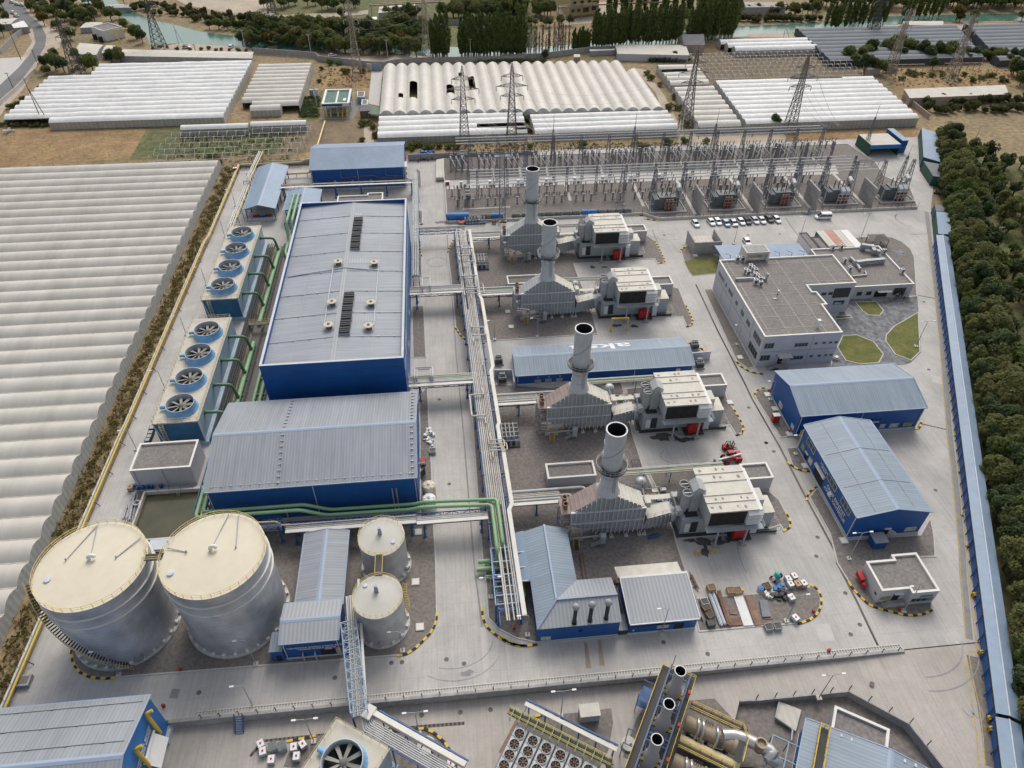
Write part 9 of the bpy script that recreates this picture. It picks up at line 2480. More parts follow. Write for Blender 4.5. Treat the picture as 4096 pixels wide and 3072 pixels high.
for c,r,x,y,m_,lab in((2,1,1572,288,'cwh','white sedan parked alone at the left end of the car row'),(2,1,1698,276,'cwh','white sedan at the left end of the tight car row'),(2,1,1750,272,'cwh','white sedan between a white sedan and a blue grey one'),(2,1,1818,285,'car_blue','blue grey sedan in the car row'),(2,1,1880,283,'car_silver','silver sedan next to the blue grey one'),(2,1,1938,272,'cwh','white sedan between the silver car and the first black car'),(2,1,1988,268,'car_black','black car in the middle of the row, left of two black ones'),(2,1,2050,263,'cwh','white car right of the first black car'),(2,1,2105,262,'cwh','white hatchback left of the second black car'),(2,1,2165,253,'car_black','black car second from the right end of the row'),(3,1,215,256,'cwh','white sedan at the right end of the car row')):
 p=A(c,r,x,y,.6);car(lab,p[0],p[1],-pi/2+.12,m_)
p=A(2,1,1995,450,.5);car('white car parked alone behind the pale blue carport roof',p[0],p[1]+1,-pi/2,'cwh')
p=A(3,1,590,238,.6);car('white passenger van parked below the switchyard wall',p[0],p[1],pi-.05,'cwh',True,5.5,1.95,2.25)
for a,rz,lab in(((0,0,1502,388),.2,'white car on the sandy river bank, left of two'),((0,0,1860,382),1.5,'white car on the sandy river bank, right of two'),((1,0,665,452),.1,'white hatchback on the track between the pale pylons'),((0,0,178,45),2.6,'white car nearest in the line along the upper left road'),((0,0,140,38),2.6,'white car in the middle of the line along the upper left road'),((0,0,100,22),2.6,'white car at the head of the line along the upper left road'),((0,0,105,108),2.5,'white car by the left kerb of the upper left road, farther one'),((0,0,132,132),2.5,'white car by the left kerb of the upper left road, nearer one')):
 p=A(*a);car(lab,p[0],p[1],rz,'cwh')
def wheel(t,x,y,r_,w_):
 mb=MB();mb.cyl((x,y-w_/2,r_),(x,y+w_/2,r_),r_,n=16);k=mb.bd('wheel','tyre',t);mb=MB();mb.cyl((x,y-w_/2-.02,r_),(x,y+w_/2+.02,r_),r_*.5,n=12);mb.bd('rim','red',k)
p=A(2,2,1830,595);t=th_('forklift','red forklift with black mast beside the red telehandler','forklift',(*p,0),.0)
mb=MB();mb.add([(-1.3,-.6,.4),(.8,-.6,.4),(.8,.6,.4),(-1.3,.6,.4),(-1.25,-.58,1.2),(.7,-.55,.8),(.7,.55,.8),(-1.25,.58,1.2)],[(3,2,1,0),(4,5,6,7),(0,1,5,4),(1,2,6,5),(2,3,7,6),(3,0,4,7)]);mb.bd('body','red',t)
for x,y in((-.9,-.55),(-.9,.55),(.7,-.55),(.7,.55)):wheel(t,x,y,.38,.28)
mb=MB()
for s_ in(-.5,.5):mb.bar((-.7,s_,1.1),(-.5,s_,2.2),.1);mb.bar((.6,s_,.8),(.4,s_,2.2),.1)
for k in range(5):mb.bar((-.5+k*.23,-.5,2.2),(-.5+k*.23,.5,2.2),.08)
mb.bd('cage','bks',t)
mb=MB();mb.box(-.4,.2,-.3,.3,1.0,1.2);mb.box(-.45,-.3,-.3,.3,1.2,1.7);mb.bd('seat','dark',t)
mb=MB()
for s_ in(-.4,.4):mb.bar((1.05,s_,.1),(1.05,s_,2.3),.16)
mb.bar((1.05,-.4,2.2),(1.05,.4,2.2),.14);mb.bar((1.05,-.5,.6),(1.05,.5,.6),.14);mb.bd('mast','bks',t)
for s_ in(-.3,.3):
 mb=MB();mb.box(1.1,2.2,s_-.07,s_+.07,.1,.16);mb.bd('fork','bks',t)
p=A(2,2,1850,690);t=th_('telehandler','red telehandler with a long white boom and big black wheels','telehandler',(*p,0),.12)
mb=MB();mb.box(-1.8,2.2,-.6,.6,.7,1.2);mb.add([(.6,-1.1,.7),(2.4,-1.1,.7),(2.4,-.3,.7),(.6,-.3,.7),(.7,-1.1,1.6),(2.2,-1.1,1.45),(2.2,-.3,1.45),(.7,-.3,1.6)],[(3,2,1,0),(4,5,6,7),(0,1,5,4),(1,2,6,5),(2,3,7,6),(3,0,4,7)]);mb.box(1.5,2.5,.2,1.1,.8,1.7);mb.bd('body','red',t)
mb=MB();mb.add([(-.7,.25,1.1),(.7,.25,1.1),(.7,1.15,1.1),(-.7,1.15,1.1),(-.5,.3,2.3),(.6,.3,2.3),(.6,1.1,2.3),(-.5,1.1,2.3)],[(0,1,5,4),(1,2,6,5),(2,3,7,6),(3,0,4,7)]);mb.bd('cab','glass',t)
mb=MB();mb.box(-.6,.7,.25,1.15,2.3,2.4);mb.bd('cab_roof','red',t)
for x,y in((-1.4,-1.0),(-1.4,1.0),(1.6,-1.0),(1.6,1.0)):wheel(t,x,y,.62,.45)
mb=MB();mb.cyl((2.3,-.1,1.9),(-3.0,-.1,1.2),.22,n=4);mb.cyl((-2.6,-.1,1.25),(-3.6,-.1,.7),.15,n=4);mb.bd('boom','plw',t)
mb=MB();mb.box(-3.9,-3.6,-.7,.5,.2,.9)
for s_ in(-.5,.3):mb.box(-4.9,-3.9,s_-.07,s_+.07,.2,.28)
mb.bd('fork_carriage','bks',t)
def lamp(c,r,b,tp,lab,z=0.0,two=False):
 x,y=A(c,r,b[0],b[1],z)
 q=px(c,r,*tp)
 h=min(range(30,110),key=lambda k:(lambda p:math.hypot(p[0]-q[0],p[1]-q[1]))(proj(x,y,z+k/10)))/10
 h=max(6.0,min(9.0,h))
 t=th_('street_lamp',lab,'street lamp',(x,y,z))
 mb=MB();mb.cyl((0,0,.3),(0,0,h),.1,.06,8);mb.bd('pole','galv',t)
 mb=MB();mb.box(-.42,.42,-.42,.42,0,.35);mb.bd('footing','cpl',t)
 for s_ in((-1,1)if two else(-1,)):
  mb=MB();mb.tb([(0,0,h-.1),(s_*.2,0,h+.15),(s_*1.4,0,h+.3)],.05,6);a=mb.bd('arm','galv',t)
  mb=MB();mb.box(s_*1.7-.35,s_*1.7+.35,-.14,.14,h+.22,h+.36);mb.bd('lamp_head','plw',a)
for a in((1,3,(515,1440),(432,1270),'street lamp beside the white tanks in the lower yard',-1.8,True),(1,3,(1360,1380),(1325,1210),'street lamp at the tip of the lower gravel island',-1.85,True),(1,3,(1228,712),(1195,560),'street lamp in front of the nearer small tank'),(1,3,(1937,280),(1935,125),'twin armed lamp beside the blue valve frame',0,True),(0,3,(960,905),(800,735),'street lamp at the foot of the spiral stair tank'),(0,3,(2060,820),(1960,635),'street lamp between the tall tank and the lettered pump house'),(0,3,(2050,1185),(1945,1000),'street lamp standing by the retaining wall near the blue steps',-1.7),(2,3,(222,585),(222,430),'street lamp at the left corner of the chimney house'),(2,3,(488,1235),(515,990),'street lamp by the cream ribbed hut in the lower yard',-1.8,True),(2,3,(1300,570),(1350,370),'street lamp in front of the blue shed door'),(3,3,(290,475),(398,275),'street lamp on the scrap yard island',0,True),(3,3,(553,1095),(680,915),'twin armed lamp at the sunken yard wall',-.9,True),(3,3,(1235,395),(1385,200),'street lamp in front of the gatehouse stairs'),(3,2,(795,1485),(915,1283),'street lamp between the workshop and the gatehouse',0,True),(3,1,(1337,1285),(1445,1090),'twin armed lamp on the triangular lawn by the east road',0,True),(3,1,(395,430),(455,240),'street lamp behind the carport, left of two by the parking road'),(3,1,(895,405),(972,215),'street lamp by the gazebo, right of two by the parking road'),(2,1,(1880,455),(1910,310),'street lamp behind the roofless concrete enclosure'),(2,1,(1905,1265),(1942,1110),'street lamp on the gravel strip along the office west wall'),(2,1,(300,1200),(305,1055),'street lamp in the gravel left of the third turbine unit'),(1,1,(1968,1225),(1965,1075),'street lamp beside the main pipe rack near the long blue house'),(3,2,(160,200),(185,70),'street lamp at the store north west corner'),(3,2,(365,640),(400,480),'street lamp at the gap between store and workshop'),(0,1,(1895,150),(1845,30),'street lamp on the west road beside the pipe trestle'),(0,1,(1810,400),(1757,305),'street lamp on the west road at the far end of the first cooling tower'),(0,1,(1660,785),(1612,650),'street lamp on the west road beside the farther cooling tower'),(0,1,(1500,1185),(1445,1040),'street lamp on the west road between the two cooling towers'),(0,2,(1330,115),(1265,-20),'street lamp on the west road beside the nearer cooling tower'),(0,2,(1100,600),(1035,490),'street lamp on the west road behind the square grey house')):
 lamp(*a)
def sm(name,lab,cat,loc,parts,rz=0.0,group=None):
 t=th_(name,lab,cat,loc,rz,group)
 for n,m_,f in parts:
  mb=MB();f(mb);mb.bd(n,m_,t)
 return t
P3_=lambda c,r,x,y,z=0.0:(*A(c,r,x,y,z),z)
def ibc(loc,rz,lab,cap='red',body='plw'):
 def cage(mb):
  for z in(.2,.5,.8,1.1):
   for a,b in(((-.52,-.62),(.52,-.62)),((.52,-.62),(.52,.62)),((.52,.62),(-.52,.62)),((-.52,.62),(-.52,-.62))):mb.bar((*a,z),(*b,z),.035)
  for a in(-.5,-.17,.17,.5):
   for s_ in(-.62,.62):mb.bar((a,s_,.15),(a,s_,1.12),.03)
 sm('tote_tank',lab,'tank',loc,[('tank',body,lambda mb:mb.box(-.5,.5,-.6,.6,.15,1.1)),('cage','galv',cage),('pallet','dark',lambda mb:mb.box(-.52,.52,-.62,.62,0,.14)),('cap',cap,lambda mb:mb.lt([(.16,1.1),(.16,1.2),(.01,1.21)],0,0,12))],rz)
for a,rz,lab,b in(((1,3,95,1475,-1.8),.5,'white caged tank leaning at the left of the lower yard group',0),((1,3,112,1535,-1.8),.2,'greyish caged tank with a red cap in front of the leftmost one',0),((1,3,360,1500,-1.8),.1,'white caged tank beside the lower lamp, left of a close pair',0),((1,3,432,1478,-1.8),.6,'white caged tank beside the lower lamp, right of a close pair',0),((1,3,180,1600,-1.8),0,'white caged tank with a red cap nearest the picture edge in the left group',0),((1,3,382,1575,-1.8),0,'white caged tank standing on gravel before the single fan cooling tower',0),((1,3,1617,1635,-1.8),0,'white caged tank alone by the striped kerb of the lower island',0),((0,2,1058,922),.1,'cream caged tank beside the blue barrels',1),((3,3,300,150),.2,'open caged tank at the back left of the scrap yard group',0),((3,3,348,128),.2,'white slatted tank at the back of the scrap yard group',0),((3,3,318,192),.2,'open caged tank full of scraps at the front left of the scrap yard group',0),((3,3,375,190),.2,'open tan caged tank in the middle of the scrap yard group',1),((3,3,425,185),.2,'clean white caged tank at the right of the scrap yard group',0),((3,3,358,465),.4,'white caged tank standing alone by the striped kerb of the scrap yard',0),((3,3,325,300),.2,'stack of blue tinted cages beside the junk heap',0)):
 ibc(P3_(*a),rz,lab,'red','pwd' if b else 'plw')
for a,lab in(((1,3,190,1500,-1.8),'grey covered bin with rust stains in the lower yard, left of two'),((1,3,268,1495,-1.8),'grey covered bin on wheels in the lower yard, right of two')):
 sm('waste_bin',lab,'bin',P3_(*a),[('body','gtw',lambda mb:mb.box(-.6,.6,-.7,.7,.1,1.1)),('cover','tpg',lambda mb:mb.pr_([(-.68,-.78),(.68,-.7),(.66,.78),(-.66,.72)],1.1,1.2))],.3)
for k,(a,b)in enumerate(((1098,902),(1116,922),(1155,920),(1195,912),(1228,912),(1300,907))):
 sm('barrel','blue barrel in the row at the foot of the square grey house','barrel',P3_(0,2,a,b),[('body','bbl',lambda mb:mb.lt([(.36,0),(.38,.3),(.36,.32),(.38,.6),(.36,.62),(.37,.95),(.01,.96)],0,0,14)),('lid','rkl',lambda mb:mb.lt([(.12,.95),(.12,1.0),(.01,1.0)],0,0,8))],0,'blue barrels by the square grey house')
for k,(a,b)in enumerate(((1230,445),(1220,482),(1210,513),(1196,543))):
 sm('crate','dark crate in the short row under the nearer cooling tower','crate',P3_(0,2,a,b),[('body','bks',lambda mb:mb.box(-.6,.6,-.6,.6,0,1.0)),('lid','galv',lambda mb:mb.box(-.45,.45,-.45,.45,1.0,1.06))],0,'dark crates by the cooling tower')
sm('storage_hut','cream ribbed storage hut alone on the lower gravel','hut',(19.0,51.2,-1.8),[('wall','plinth',lambda mb:mb.box(-1.6,1.6,-1.0,1.0,0,2.3)),('roof','gtr',lambda mb:[mb.box(-1.7,1.7,-1.1,1.1,2.3,2.4)]+[mb.box(-1.6+k*.4,-1.45+k*.4,-1.1,1.1,2.4,2.47)for k in range(8)])])
def bundle(lab,a,b,n,r_,m_,seed):
 rnd=random.Random(seed);pa,pb=V(P3_(*a)),V(P3_(*b));d=(pb-pa).normalized();nn=V((-d.y,d.x,0))
 def f(mb):
  for k in range(n):
   o=nn*rnd.uniform(-.55,.55)+V((0,0,.22+rnd.random()*.5));mb.cyl(o+d*rnd.uniform(-.3,.4),pb-pa+o-d*rnd.uniform(-.2,.6),r_,n=6)
 sm('pipe_bundle',lab,'pipes',pa,[('pipe',m_,f),('sleeper','wood',lambda mb:[mb.cyl((pb-pa)*q-nn*.8+V((0,0,.1)),(pb-pa)*q+nn*.8+V((0,0,.1)),.1,n=4)for q in(.2,.8)])])
bundle('bundle of silver steel tubes lying in the scrap yard',(2,3,1690,250),(2,3,1790,515),14,.09,'plinth',1);bundle('bundle of rusty brown bars next to the silver tubes',(2,3,1745,240),(2,3,1835,520),16,.07,'rust',2);bundle('bundle of thin grey rods along the blue shed right wall',(2,3,1530,230),(2,3,1610,470),14,.06,'galv',3)
bundle('two long rusty rails leaning behind the chimney house',(2,2,655,1440),(2,3,680,130),3,.08,'rebar',4);bundle('dark steel beam lying at the apron edge behind the blue shed',(2,3,1515,105),(2,3,1575,225),3,.12,'rebar',5);bundle('thin pipes lying along the basin edge by the west road',(0,2,1040,1050),(0,2,1010,1170),10,.08,'galv',6);bundle('thin pale pipes beside the concrete ring at the basin',(0,2,1090,960),(0,2,1045,1180),6,.07,'plinth',7);bundle('blue pipes on the gravel before the front boiler',(2,2,1190,1310),(2,2,1280,1285),8,.09,'rkb',8)
def plate(lab,P,m_,z=.18,th=.1,extra=None):
 q=PL(2,3,P,z);c=(sum(p[0]for p in q)/4,sum(p[1]for p in q)/4)
 t=th_('steel_plate',lab,'plate',(*c,z));mb=MB();mb.pr_([(p[0]-c[0],p[1]-c[1])for p in q],0,th);mb.bd('plate',m_,t)
 mb=MB();mb.pr_([(p[0]-c[0])*.9 for p in q]and[((p[0]-c[0])*.9,(p[1]-c[1])*.9)for p in q],-z+.12,0);mb.bd('packing','wood',t)
plate('white stained metal sheet lying in the scrap yard',[(1880,275),(1950,262),(2040,505),(1960,512)],'white');plate('wide rusty steel plate right of the white sheet',[(1970,265),(2020,262),(2112,500),(2050,510)],'rust');plate('dark grey steel plate on a rusty one in the scrap yard',[(2085,300),(2150,305),(2180,435),(2110,440)],'ltg',.4);plate('rusty plate peeping out under the dark grey one',[(2110,330),(2165,370),(2195,455),(2130,460)],'rust',.15);plate('small brown board left of the white sheet',[(1845,375),(1905,378),(1910,420),(1848,415)],'rust');plate('crumpled rusty plates at the near edge of the scrap yard',[(1850,455),(1930,450),(1950,505),(1860,510)],'rebar')
for a,rz,lab,m_ in(((2,3,1692,225),.1,'tall pale wooden crate at the back of the scrap yard','pwd'),((2,3,1850,240),0,'pale wooden pallet stack beside the cardboard box','pwd'),((2,3,1905,240),.1,'closed pale wooden box beside the red barrel','pwd'),((2,3,1650,375),.3,'wooden tray of scraps left of the silver tubes','wood'),((2,3,1685,435),.4,'small wooden pallet at the foot of the silver tubes','wood'),((3,3,128,205),.2,'dark twig filled pallet beside the blue lidded barrel','wood'),((3,3,145,535),.1,'open steel bin at the kerb, left of two','galv'),((3,3,215,528),.05,'open steel bin at the kerb, right of two','galv'),((1,2,1470,625),.05,'open bin with white bags beside the road by the steam hall','galv'),((2,3,1640,330),.1,'white topped box in the scrap yard corner','white'),((2,3,1690,500),.1,'dark tub of mixed scrap in the scrap yard corner','container_teal')):
 h=1.3 if 'tall' in lab else .9
 sm('crate',lab,'crate',P3_(*a),[('side',m_,lambda mb:[mb.box(-.7,.7,-.65+k*1.24,-.59+k*1.24,.1,h)for k in(0,1)]+[mb.box(-.7+k*1.34,-.64+k*1.34,-.58,.58,.1,h)for k in(0,1)]),('filling','iron' if m_!='pwd' else 'wood',lambda mb:[mb.box(-.63,.63,-.58,.58,.1,h-.15)]+[mb.box(-.6+k*.3,-.45+k*.3,-.55,.55,h-.15,h-.05)for k in range(5)])],rz)
sm('barrel','red and yellow barrel beside the pale wooden box','barrel',P3_(2,3,1945,235),[('body','red',lambda mb:mb.lt([(.3,0),(.3,.8),(.01,.81)],0,0,14)),('lid','yellow',lambda mb:mb.lt([(.31,.8),(.31,.88),(.01,.9)],0,0,14))])
sm('barrel','wide barrel with a blue lid at the scrap yard edge','barrel',P3_(3,3,80,225),[('body','cpl',lambda mb:mb.lt([(.6,0),(.6,.8),(.01,.81)],0,0,18)),('lid','tpb',lambda mb:mb.lt([(.6,.8),(.55,.9),(.01,.95)],0,0,18))])
sm('cement_mixer','cement mixer with a teal drum and red frame near the white tanks','mixer',P3_(3,3,200,135),[('drum','teal',lambda mb:[mb.cyl((-.3,0,.9),(.3,0,1.25),.45,.7,14),mb.cyl((.3,0,1.25),(.7,0,1.5),.7,.4,14)]),('frame','red',lambda mb:[mb.bar((-1.0,-.5,.1),(1,-.5,.9),.1),mb.bar((-1.0,.5,.1),(1,.5,.9),.1),mb.bar((-.9,-.5,.3),(-.9,.5,.3),.1)]),('wheel','tyre',lambda mb:[mb.cyl((-.5,s_*.55-.06,.3),(-.5,s_*.55+.06,.3),.3,n=12)for s_ in(-1,1)]),('engine_box','dark',lambda mb:mb.box(.6,1.3,-.3,.3,.6,1.2))],.2)
def hp(lab,a,m_,r_,h,seed,name='junk_heap',cat='heap'):
 rnd=random.Random(seed)
 def f(mb):
  for k in range(int(14*r_)):
   x,y=rnd.gauss(0,r_*.45),rnd.gauss(0,r_*.45);mb.obox(x,y,0,h*rnd.uniform(.4,1),rnd.uniform(.2,.8),rnd.uniform(.2,.8),rnd.uniform(0,3))
 sm(name,lab,cat,P3_(*a),[('pile',m_,f)])
hp('heap of black sheets and sacks beside the white tanks in the scrap yard',(3,3,245,270),'bks',1.5,1.0,1);hp('white sack bundle at the left of the black heap',(3,3,145,275),'white',.6,.9,2,'sack','sack');hp('blue tarpaulin with orange bits behind the black heap',(3,3,228,195),'tpb',1.0,.5,3,'tarpaulin','tarpaulin');hp('heap of broken timber between the two blue houses',(2,3,915,160),'rebar',1.0,.9,4,'timber_pile','timber');hp('white wrapped load beside the road by the steam hall',(1,2,1435,480),'white',1.3,1.0,5,'wrapped_load','load');hp('second white wrapped sheet beside the first load',(1,2,1450,545),'plw',.9,.7,6,'wrapped_load','load');hp('brick stack under the blue tarpaulin left of the switchyard',(1,0,1400,1275),'rebar',2.6,1.2,7,'brick_stack','bricks');hp('crumpled blue tarpaulin over bricks left of the switchyard',(1,0,1420,1262),'tpb',3.0,2.2,8,'tarpaulin','tarpaulin');hp('dark tyres by the green shed at the east road',(3,0,1520,1560),'tyre',1.4,.6,9,'tyre_pile','tyres');hp('rubble and sheets at the far left front of the white greenhouse',(0,0,60,1060),'patch',2.6,1.0,10,'rubble_heap','heap');hp('rusty red scraps between the green sheds',(3,0,1490,1295),'rust',1.6,1.2,12)
q=PL(1,0,[(1495,1430),(1560,1428),(1560,1275),(1500,1285)],1.4);t=th_('covered_stack','long cream covered stack between the road and the switchyard','stack',(*q[0],0));mb=MB();mb.pr_(q,.3,1.5);wp(mb,'cover','tin',t);mb=MB();mb.pr_(inset(q,.1)[1],0,.3);wp(mb,'base','dark',t)
sm('gantry_frame','yellow portal frame on the apron of the third turbine unit','frame',P3_(2,1,955,1150),[('frame','yellow',lambda mb:[mb.bar((-2.3,0,.1),(-2.3,0,4.2),.3),mb.bar((2.3,0,.1),(2.3,0,4.2),.3),mb.bar((-2.4,0,4.2),(2.4,0,4.2),.35)]),('foot','yellow',lambda mb:[mb.box(s_*2.3-.5,s_*2.3+.5,-.35,.35,0,.15)for s_ in(-1,1)])])
for a,lab in(((2,2,1585,1440),'left'),((2,2,1715,1425),'right')):sm('support_stand','small yellow trestle on the front apron, %s of two'%lab,'stand',P3_(*a),[('leg','yellow',lambda mb:[mb.bar((s_*.7,q*.4,0),(0,0,.9),.12)for s_ in(-1,1)for q in(-1,1)]),('top','yellow',lambda mb:mb.box(-.25,.25,-.2,.2,.85,.95))])
for a,lab in(((0,0,1900,1390),'red cabinet at the far north west corner beside the pipe trestle'),((1,0,1590,1500),'red fire cabinet at the west edge of the switchyard'),((3,2,150,135),'small red hydrant at the store north west corner'),((3,2,318,462),'small red hydrant at the store south west corner'),((3,2,1108,440),'small red hydrant right of the store door'),((0,3,1320,1160),'small red hydrant by the retaining wall near the blue steps'),((3,3,632,718),'small red hydrant on the retaining wall below the gatehouse road'),((0,3,1455,868),'small red hydrant on the gravel between the tall tanks'),((3,3,508,402),'small red hydrant on the scrap yard island'),((3,3,1203,385),'red and black hydrant in front of the gatehouse'),((2,3,115,535),'small red hydrant on the gravel left of the chimney house')):
 k=1.5 if 'cabinet' in lab else .55
 sm('fire_hydrant' if k<1 else 'fire_cabinet',lab,'hydrant' if k<1 else 'cabinet',P3_(*a),[('body','red',lambda mb:mb.box(-k*.45,k*.45,-k*.3,k*.3,0,k*1.3)),('cap','white' if k>1 else 'red',lambda mb:mb.box(-k*.5,k*.5,-k*.35,k*.35,k*1.3,k*1.4))])
sm('trolley','red trolley beside the steam hall east wall','trolley',P3_(1,2,1392,705),[('tray','red',lambda mb:mb.box(-.5,.5,-1.3,1.0,.4,.8)),('wheel','tyre',lambda mb:[mb.cyl((s_*.5,y_,.25),(s_*.6,y_,.25),.25,n=10)for s_ in(-1,1)for y_ in(-.9,.7)])])
sm('panel_board','dark board leaning at the steam hall corner by the plastic tanks','board',P3_(1,2,1388,810),[('board','bks',lambda mb:mb.quad((-.6,-1,0),(.7,-1,1.5),(.7,1,1.5),(-.6,1,0))),('leg','iron',lambda mb:mb.bar((.7,0,0),(.7,0,1.5),.1))])
for c,r,x,y in((1,3,1332,158),(1,3,1367,520),(1,2,1355,1265),(2,2,1848,222),(3,2,755,1338),(2,1,1930,1368),(2,1,62,1000),(2,1,90,1122),(3,2,200,275),(3,2,140,160),(3,2,445,735),(3,2,315,478),(2,1,1570,548),(3,3,2212,2000)):
 if y<1700:sm('inspection_cover','pale square inspection slab lying on the gravel','cover',P3_(c,r,x,y,.1),[('slab','cpl',lambda mb:mb.box(-.75,.75,-.75,.75,0,.22)),('lid','pwh',lambda mb:mb.box(-.6,.6,-.6,.6,.22,.25))],0,'inspection slabs on the gravel')
sm('round_slab','round pale concrete slab on the lower gravel island','slab',P3_(1,3,1420,1472,-1.7),[('slab','cpl',lambda mb:mb.lt([(1.5,0),(1.5,.25),(.01,.27)],0,0,28)),('hatch','iron',lambda mb:mb.obox(.2,-.3,.27,.3,.5,.3,.3))])
sm('round_slab','round pale tank lid by the exhaust platform','slab',P3_(2,3,1032,1465,-1.7),[('slab','cpl',lambda mb:mb.lt([(1.2,0),(1.2,.5),(.01,.55)],0,0,24)),('hatch','iron',lambda mb:mb.obox(.3,-.2,.5,.6,.4,.3,.3))])
sm('concrete_ring','pale concrete ring beside the thin pipes at the basin','ring',P3_(0,2,1105,1040),[('ring','cpl',lambda mb:mb.lt([(.75,0),(.75,.6),(.5,.6),(.5,0)],0,0,20)),('floor','stb',lambda mb:mb.disc(0,0,.1,.5,16))])
sm('planter','square concrete box with dark filling at the lower left road corner','planter',P3_(0,3,205,965),[('box','cwl',lambda mb:mb.box(-1.1,1.1,-1.0,1.0,0,.9)),('filling','gravel',lambda mb:mb.box(-.8,.8,-.7,.7,.9,.92))])
sm('boulder','grey stone slab leaning by the office front corner','stone',P3_(3,1,688,1385),[('stone','cwl',lambda mb:mb.lt([(1.1,0),(1.0,.5),(.6,.8),(.01,.9)],0,0,9)),('plate','white',lambda mb:mb.obox(.1,-.1,.75,.95,1.0,.8,.5))])
sm('steps','blue steel steps up the retaining wall behind the compressor building','steps',(-38.9,55.2,-1.7),[('tread','rkl',lambda mb:[mb.box(-.6,.6,-1.2+k*.28,-.95+k*.28,.1+k*.27,.18+k*.27)for k in range(7)]),('railing','rkb',lambda mb:[q for s_ in(-.65,.65)for q in(mb.bar((s_,-1.2,.2),(s_,.8,2.1),.12),mb.bar((s_,-1.2,1.1),(s_,.8,3.0),.08),mb.bar((s_,-1.2,0),(s_,-1.2,1.1),.08),mb.bar((s_,.8,2),(s_,.8,3.0),.08))])])
sm('steps','small blue and grey steps at the switchyard wall beside the white van','steps',P3_(3,1,455,215),[('tread','galv',lambda mb:[mb.box(-1.6+k*.3,-1.3+k*.3,-.4,.4,k*.18,.1+k*.18)for k in range(6)]),('platform','rkb',lambda mb:[mb.box(.2,1.2,-.4,.8,.9,1.0),mb.bar((.3,-.4,0),(.3,-.4,1.9),.08),mb.bar((1.2,-.4,0),(1.2,-.4,1.9),.08),mb.bar((.3,-.4,1.9),(1.2,-.4,1.9),.08)])])
sm('cable_reel','brown cable reel before the switchyard wall behind the farthest boiler','reel',P3_(1,1,1962,290),[('drum','wood',lambda mb:mb.cyl((-.5,0,.8),(.5,0,.8),.5,n=14)),('flange','bark',lambda mb:[mb.cyl((s_*.55-.05,0,.8),(s_*.55+.05,0,.8),.8,n=16)for s_ in(-1,1)])])
sm('cage_pallet','empty black mesh cage on the gravel left of the second turbine apron','cage',P3_(2,2,1090,725),[('frame','bks',lambda mb:[mb.bar(a,b,.07)for z in(0.1,.9)for a,b in(((-.9,-.8,z),(.9,-.8,z)),((.9,-.8,z),(.9,.8,z)),((.9,.8,z),(-.9,.8,z)),((-.9,.8,z),(-.9,-.8,z)))]+[mb.bar((x,y_,.1),(x,y_,.9),.07)for x in(-.9,0,.9)for y_ in(-.8,.8)]),('floor','iron',lambda mb:mb.box(-.9,.9,-.8,.8,.1,.14))])
for lab,a in(('grey transformer with cooling fins at the right end of the long blue house',(2,1,1600,1440)),('grey transformer behind the low wall at the far right of the long blue house',(2,1,1560,1290)),('dark transformer in the walled bay at the left end of the long blue house',(1,1,2030,1560)),('small pump set in the fenced bay left of the long blue house',(1,1,2000,1410))):
 sm('small_transformer',lab,'transformer',P3_(*a),[('tank','trafo',lambda mb:mb.box(-1.0,1.0,-.7,.7,.3,1.7)),('fin','iron',lambda mb:[mb.box(-1.0+k*.3,-.9+k*.3,-1.1,-.7,.5,1.5)for k in range(7)]),('bushing','insulator',lambda mb:[isl(mb,-.6+k*.6,0,1.7,2.2,.13)for k in range(3)]),('conservator','prc',lambda mb:mb.cyl((-.7,.5,2.2),(.7,.5,2.2),.25,n=10)),('base','cwl',lambda mb:mb.box(-1.3,1.3,-1.2,1.0,0,.3))])
for lab,P in(('pale blue partition wall at the left end of the long blue house',[(10.2,137.4),(14.8,137.0),(14.8,132.4)]),('pale partition wall at the right end of the long blue house',[(61.3,139.3),(67.5,139.6)])):
 wr('partition_wall',lab,P,2.6,.25,'plinth',z0=0)
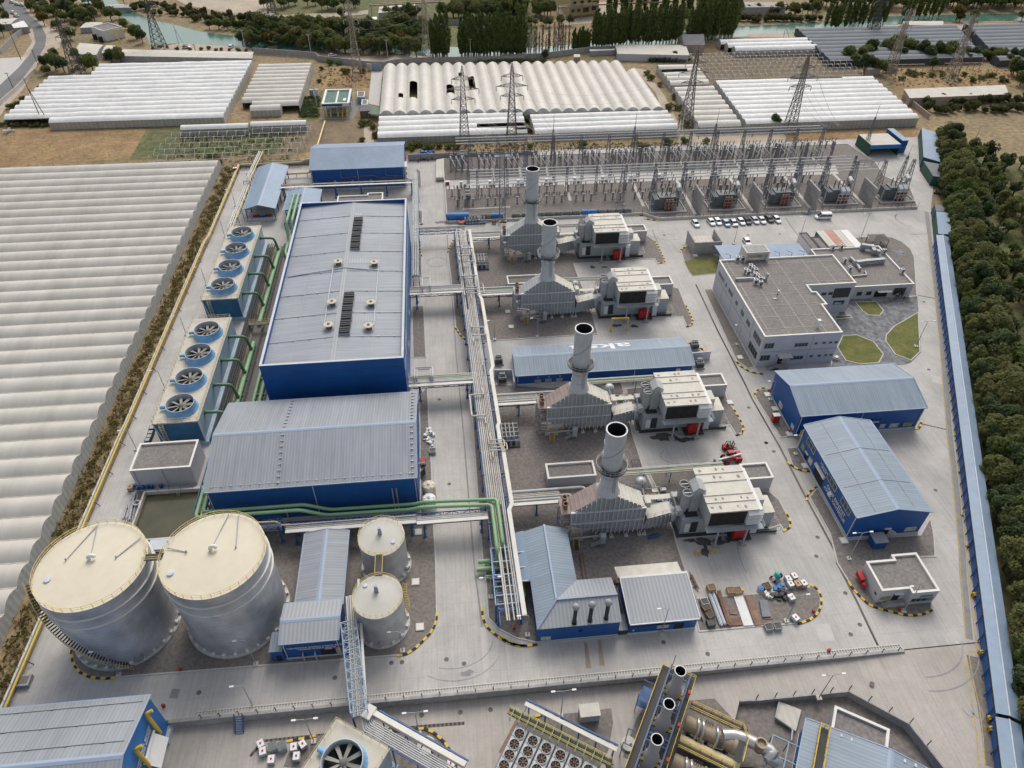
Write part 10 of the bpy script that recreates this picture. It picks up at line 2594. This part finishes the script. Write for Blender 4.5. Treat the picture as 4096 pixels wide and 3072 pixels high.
def person(lab,loc,rz,arms,legs,top,low,head,lean=0.0):
 t=th_('person',lab,'person',loc,rz)
 def skin(name,chain_sets,m_):
  vs,es,rs=[],[],[]
  for ch in chain_sets:
   o=len(vs)
   for k,(p,r_)in enumerate(ch):
    if k==0 and vs and ch[0][0]in vs:idx=[vs.index(ch[0][0])];continue
    vs.append(p);rs.append(r_)
    if k==0:idx=[len(vs)-1]
    else:es.append((idx[-1],len(vs)-1));idx.append(len(vs)-1)
  me=bpy.data.meshes.new(name);me.from_pydata(vs,es,[]);me.materials.append(MAT[m_])
  o=bpy.data.objects.new(name,me);COL.objects.link(o);o.parent=t
  md=o.modifiers.new('skin','SKIN');
  for k,sv in enumerate(me.skin_vertices[0].data):
   sv.radius=(rs[k],rs[k]);sv.use_root=k==0
  o.modifiers.new('smooth','SUBSURF').levels=1
  return o
 L_=lean
 hip,waist,chest,neck,hd=(0,0,.92),(L_*.3,0,1.08),(L_*.7,0,1.34),(L_,0,1.5),(L_*1.1+.01,0,1.64)
 (la,ra),(ll,rl)=arms,legs
 sh=lambda s_:(chest[0],s_*.19,1.42)
 arm=lambda s_,a:[(sh(s_),.055),((sh(s_)[0]+a[0]*.5,s_*.25,1.42-a[1]*.5),.045),((sh(s_)[0]+a[0],s_*.24,1.42-a[1]),.035),((sh(s_)[0]+a[0]*1.12,s_*.23,1.42-a[1]*1.1),.03)]
 leg=lambda s_,a:[(hip,.1),((0,s_*.1,.86),.09),((a*.5+.03,s_*.11,.48),.062),((a,s_*.11,.09),.045),((a+.15,s_*.12,.04),.04)]
 skin('body',[[(hip,.12),(waist,.11),(chest,.13),(neck,.05),(hd,.085),((hd[0],0,1.74),.07)],[(chest,.13)]+arm(-1,ra),[(chest,.13)]+arm(1,la),leg(-1,rl),leg(1,ll)],'skin')
 skin('shirt',[[(hip,.135),(waist,.13),(chest,.15),((neck[0],0,1.46),.07)],[(chest,.15)]+[(p,r_+.02)for p,r_ in arm(-1,ra)[:3]],[(chest,.15)]+[(p,r_+.02)for p,r_ in arm(1,la)[:3]]],top)
 skin('trousers',[[(p,r_+.02)for p,r_ in leg(-1,rl)[:4]],[(hip,.12)]+[(p,r_+.02)for p,r_ in leg(1,ll)[1:4]]],low)
 mb=MB();mb.lt([(.11,1.66),(.115,1.72),(.08,1.8),(.01,1.83)],hd[0],0,12);mb.bd('helmet' if head=='helmet' else 'hair',head,t,True)
 mb=MB();mb.box(hd[0]+.085,hd[0]+.12,-.015,.015,1.62,1.66)
 for s_ in(-1,1):mb.box(hd[0]-.02,hd[0]+.02,s_*.1-.012,s_*.1+.012,1.61,1.67)
 mb.bd('face','skin',t)
for a,args in(((3,1,1178,888),('person in a white top standing at the wall by the canteen window',-1.6,((.1,.56),(.2,.5)),(.02,-.04),'cloth_white','cld','hair')),((3,1,1196,888),('person with a yellow helmet in the group by the canteen window',-1.2,((.25,.45),(.05,.58)),(.05,-.05),'cld','cld','helmet')),((3,1,1222,886),('person in dark clothes in the group by the canteen window',2.8,((.05,.58),(.1,.55)),(-.03,.04),'cld','cld','hair')),((3,1,1240,902),('person in a white shirt striding away from the group by the canteen',-2.4,((.3,.42),(-.2,.5)),(.3,-.3),'cloth_white','cld','hair',.06))):
 p=A(*a);person(args[0],(p[0],p[1],.06),*args[1:])
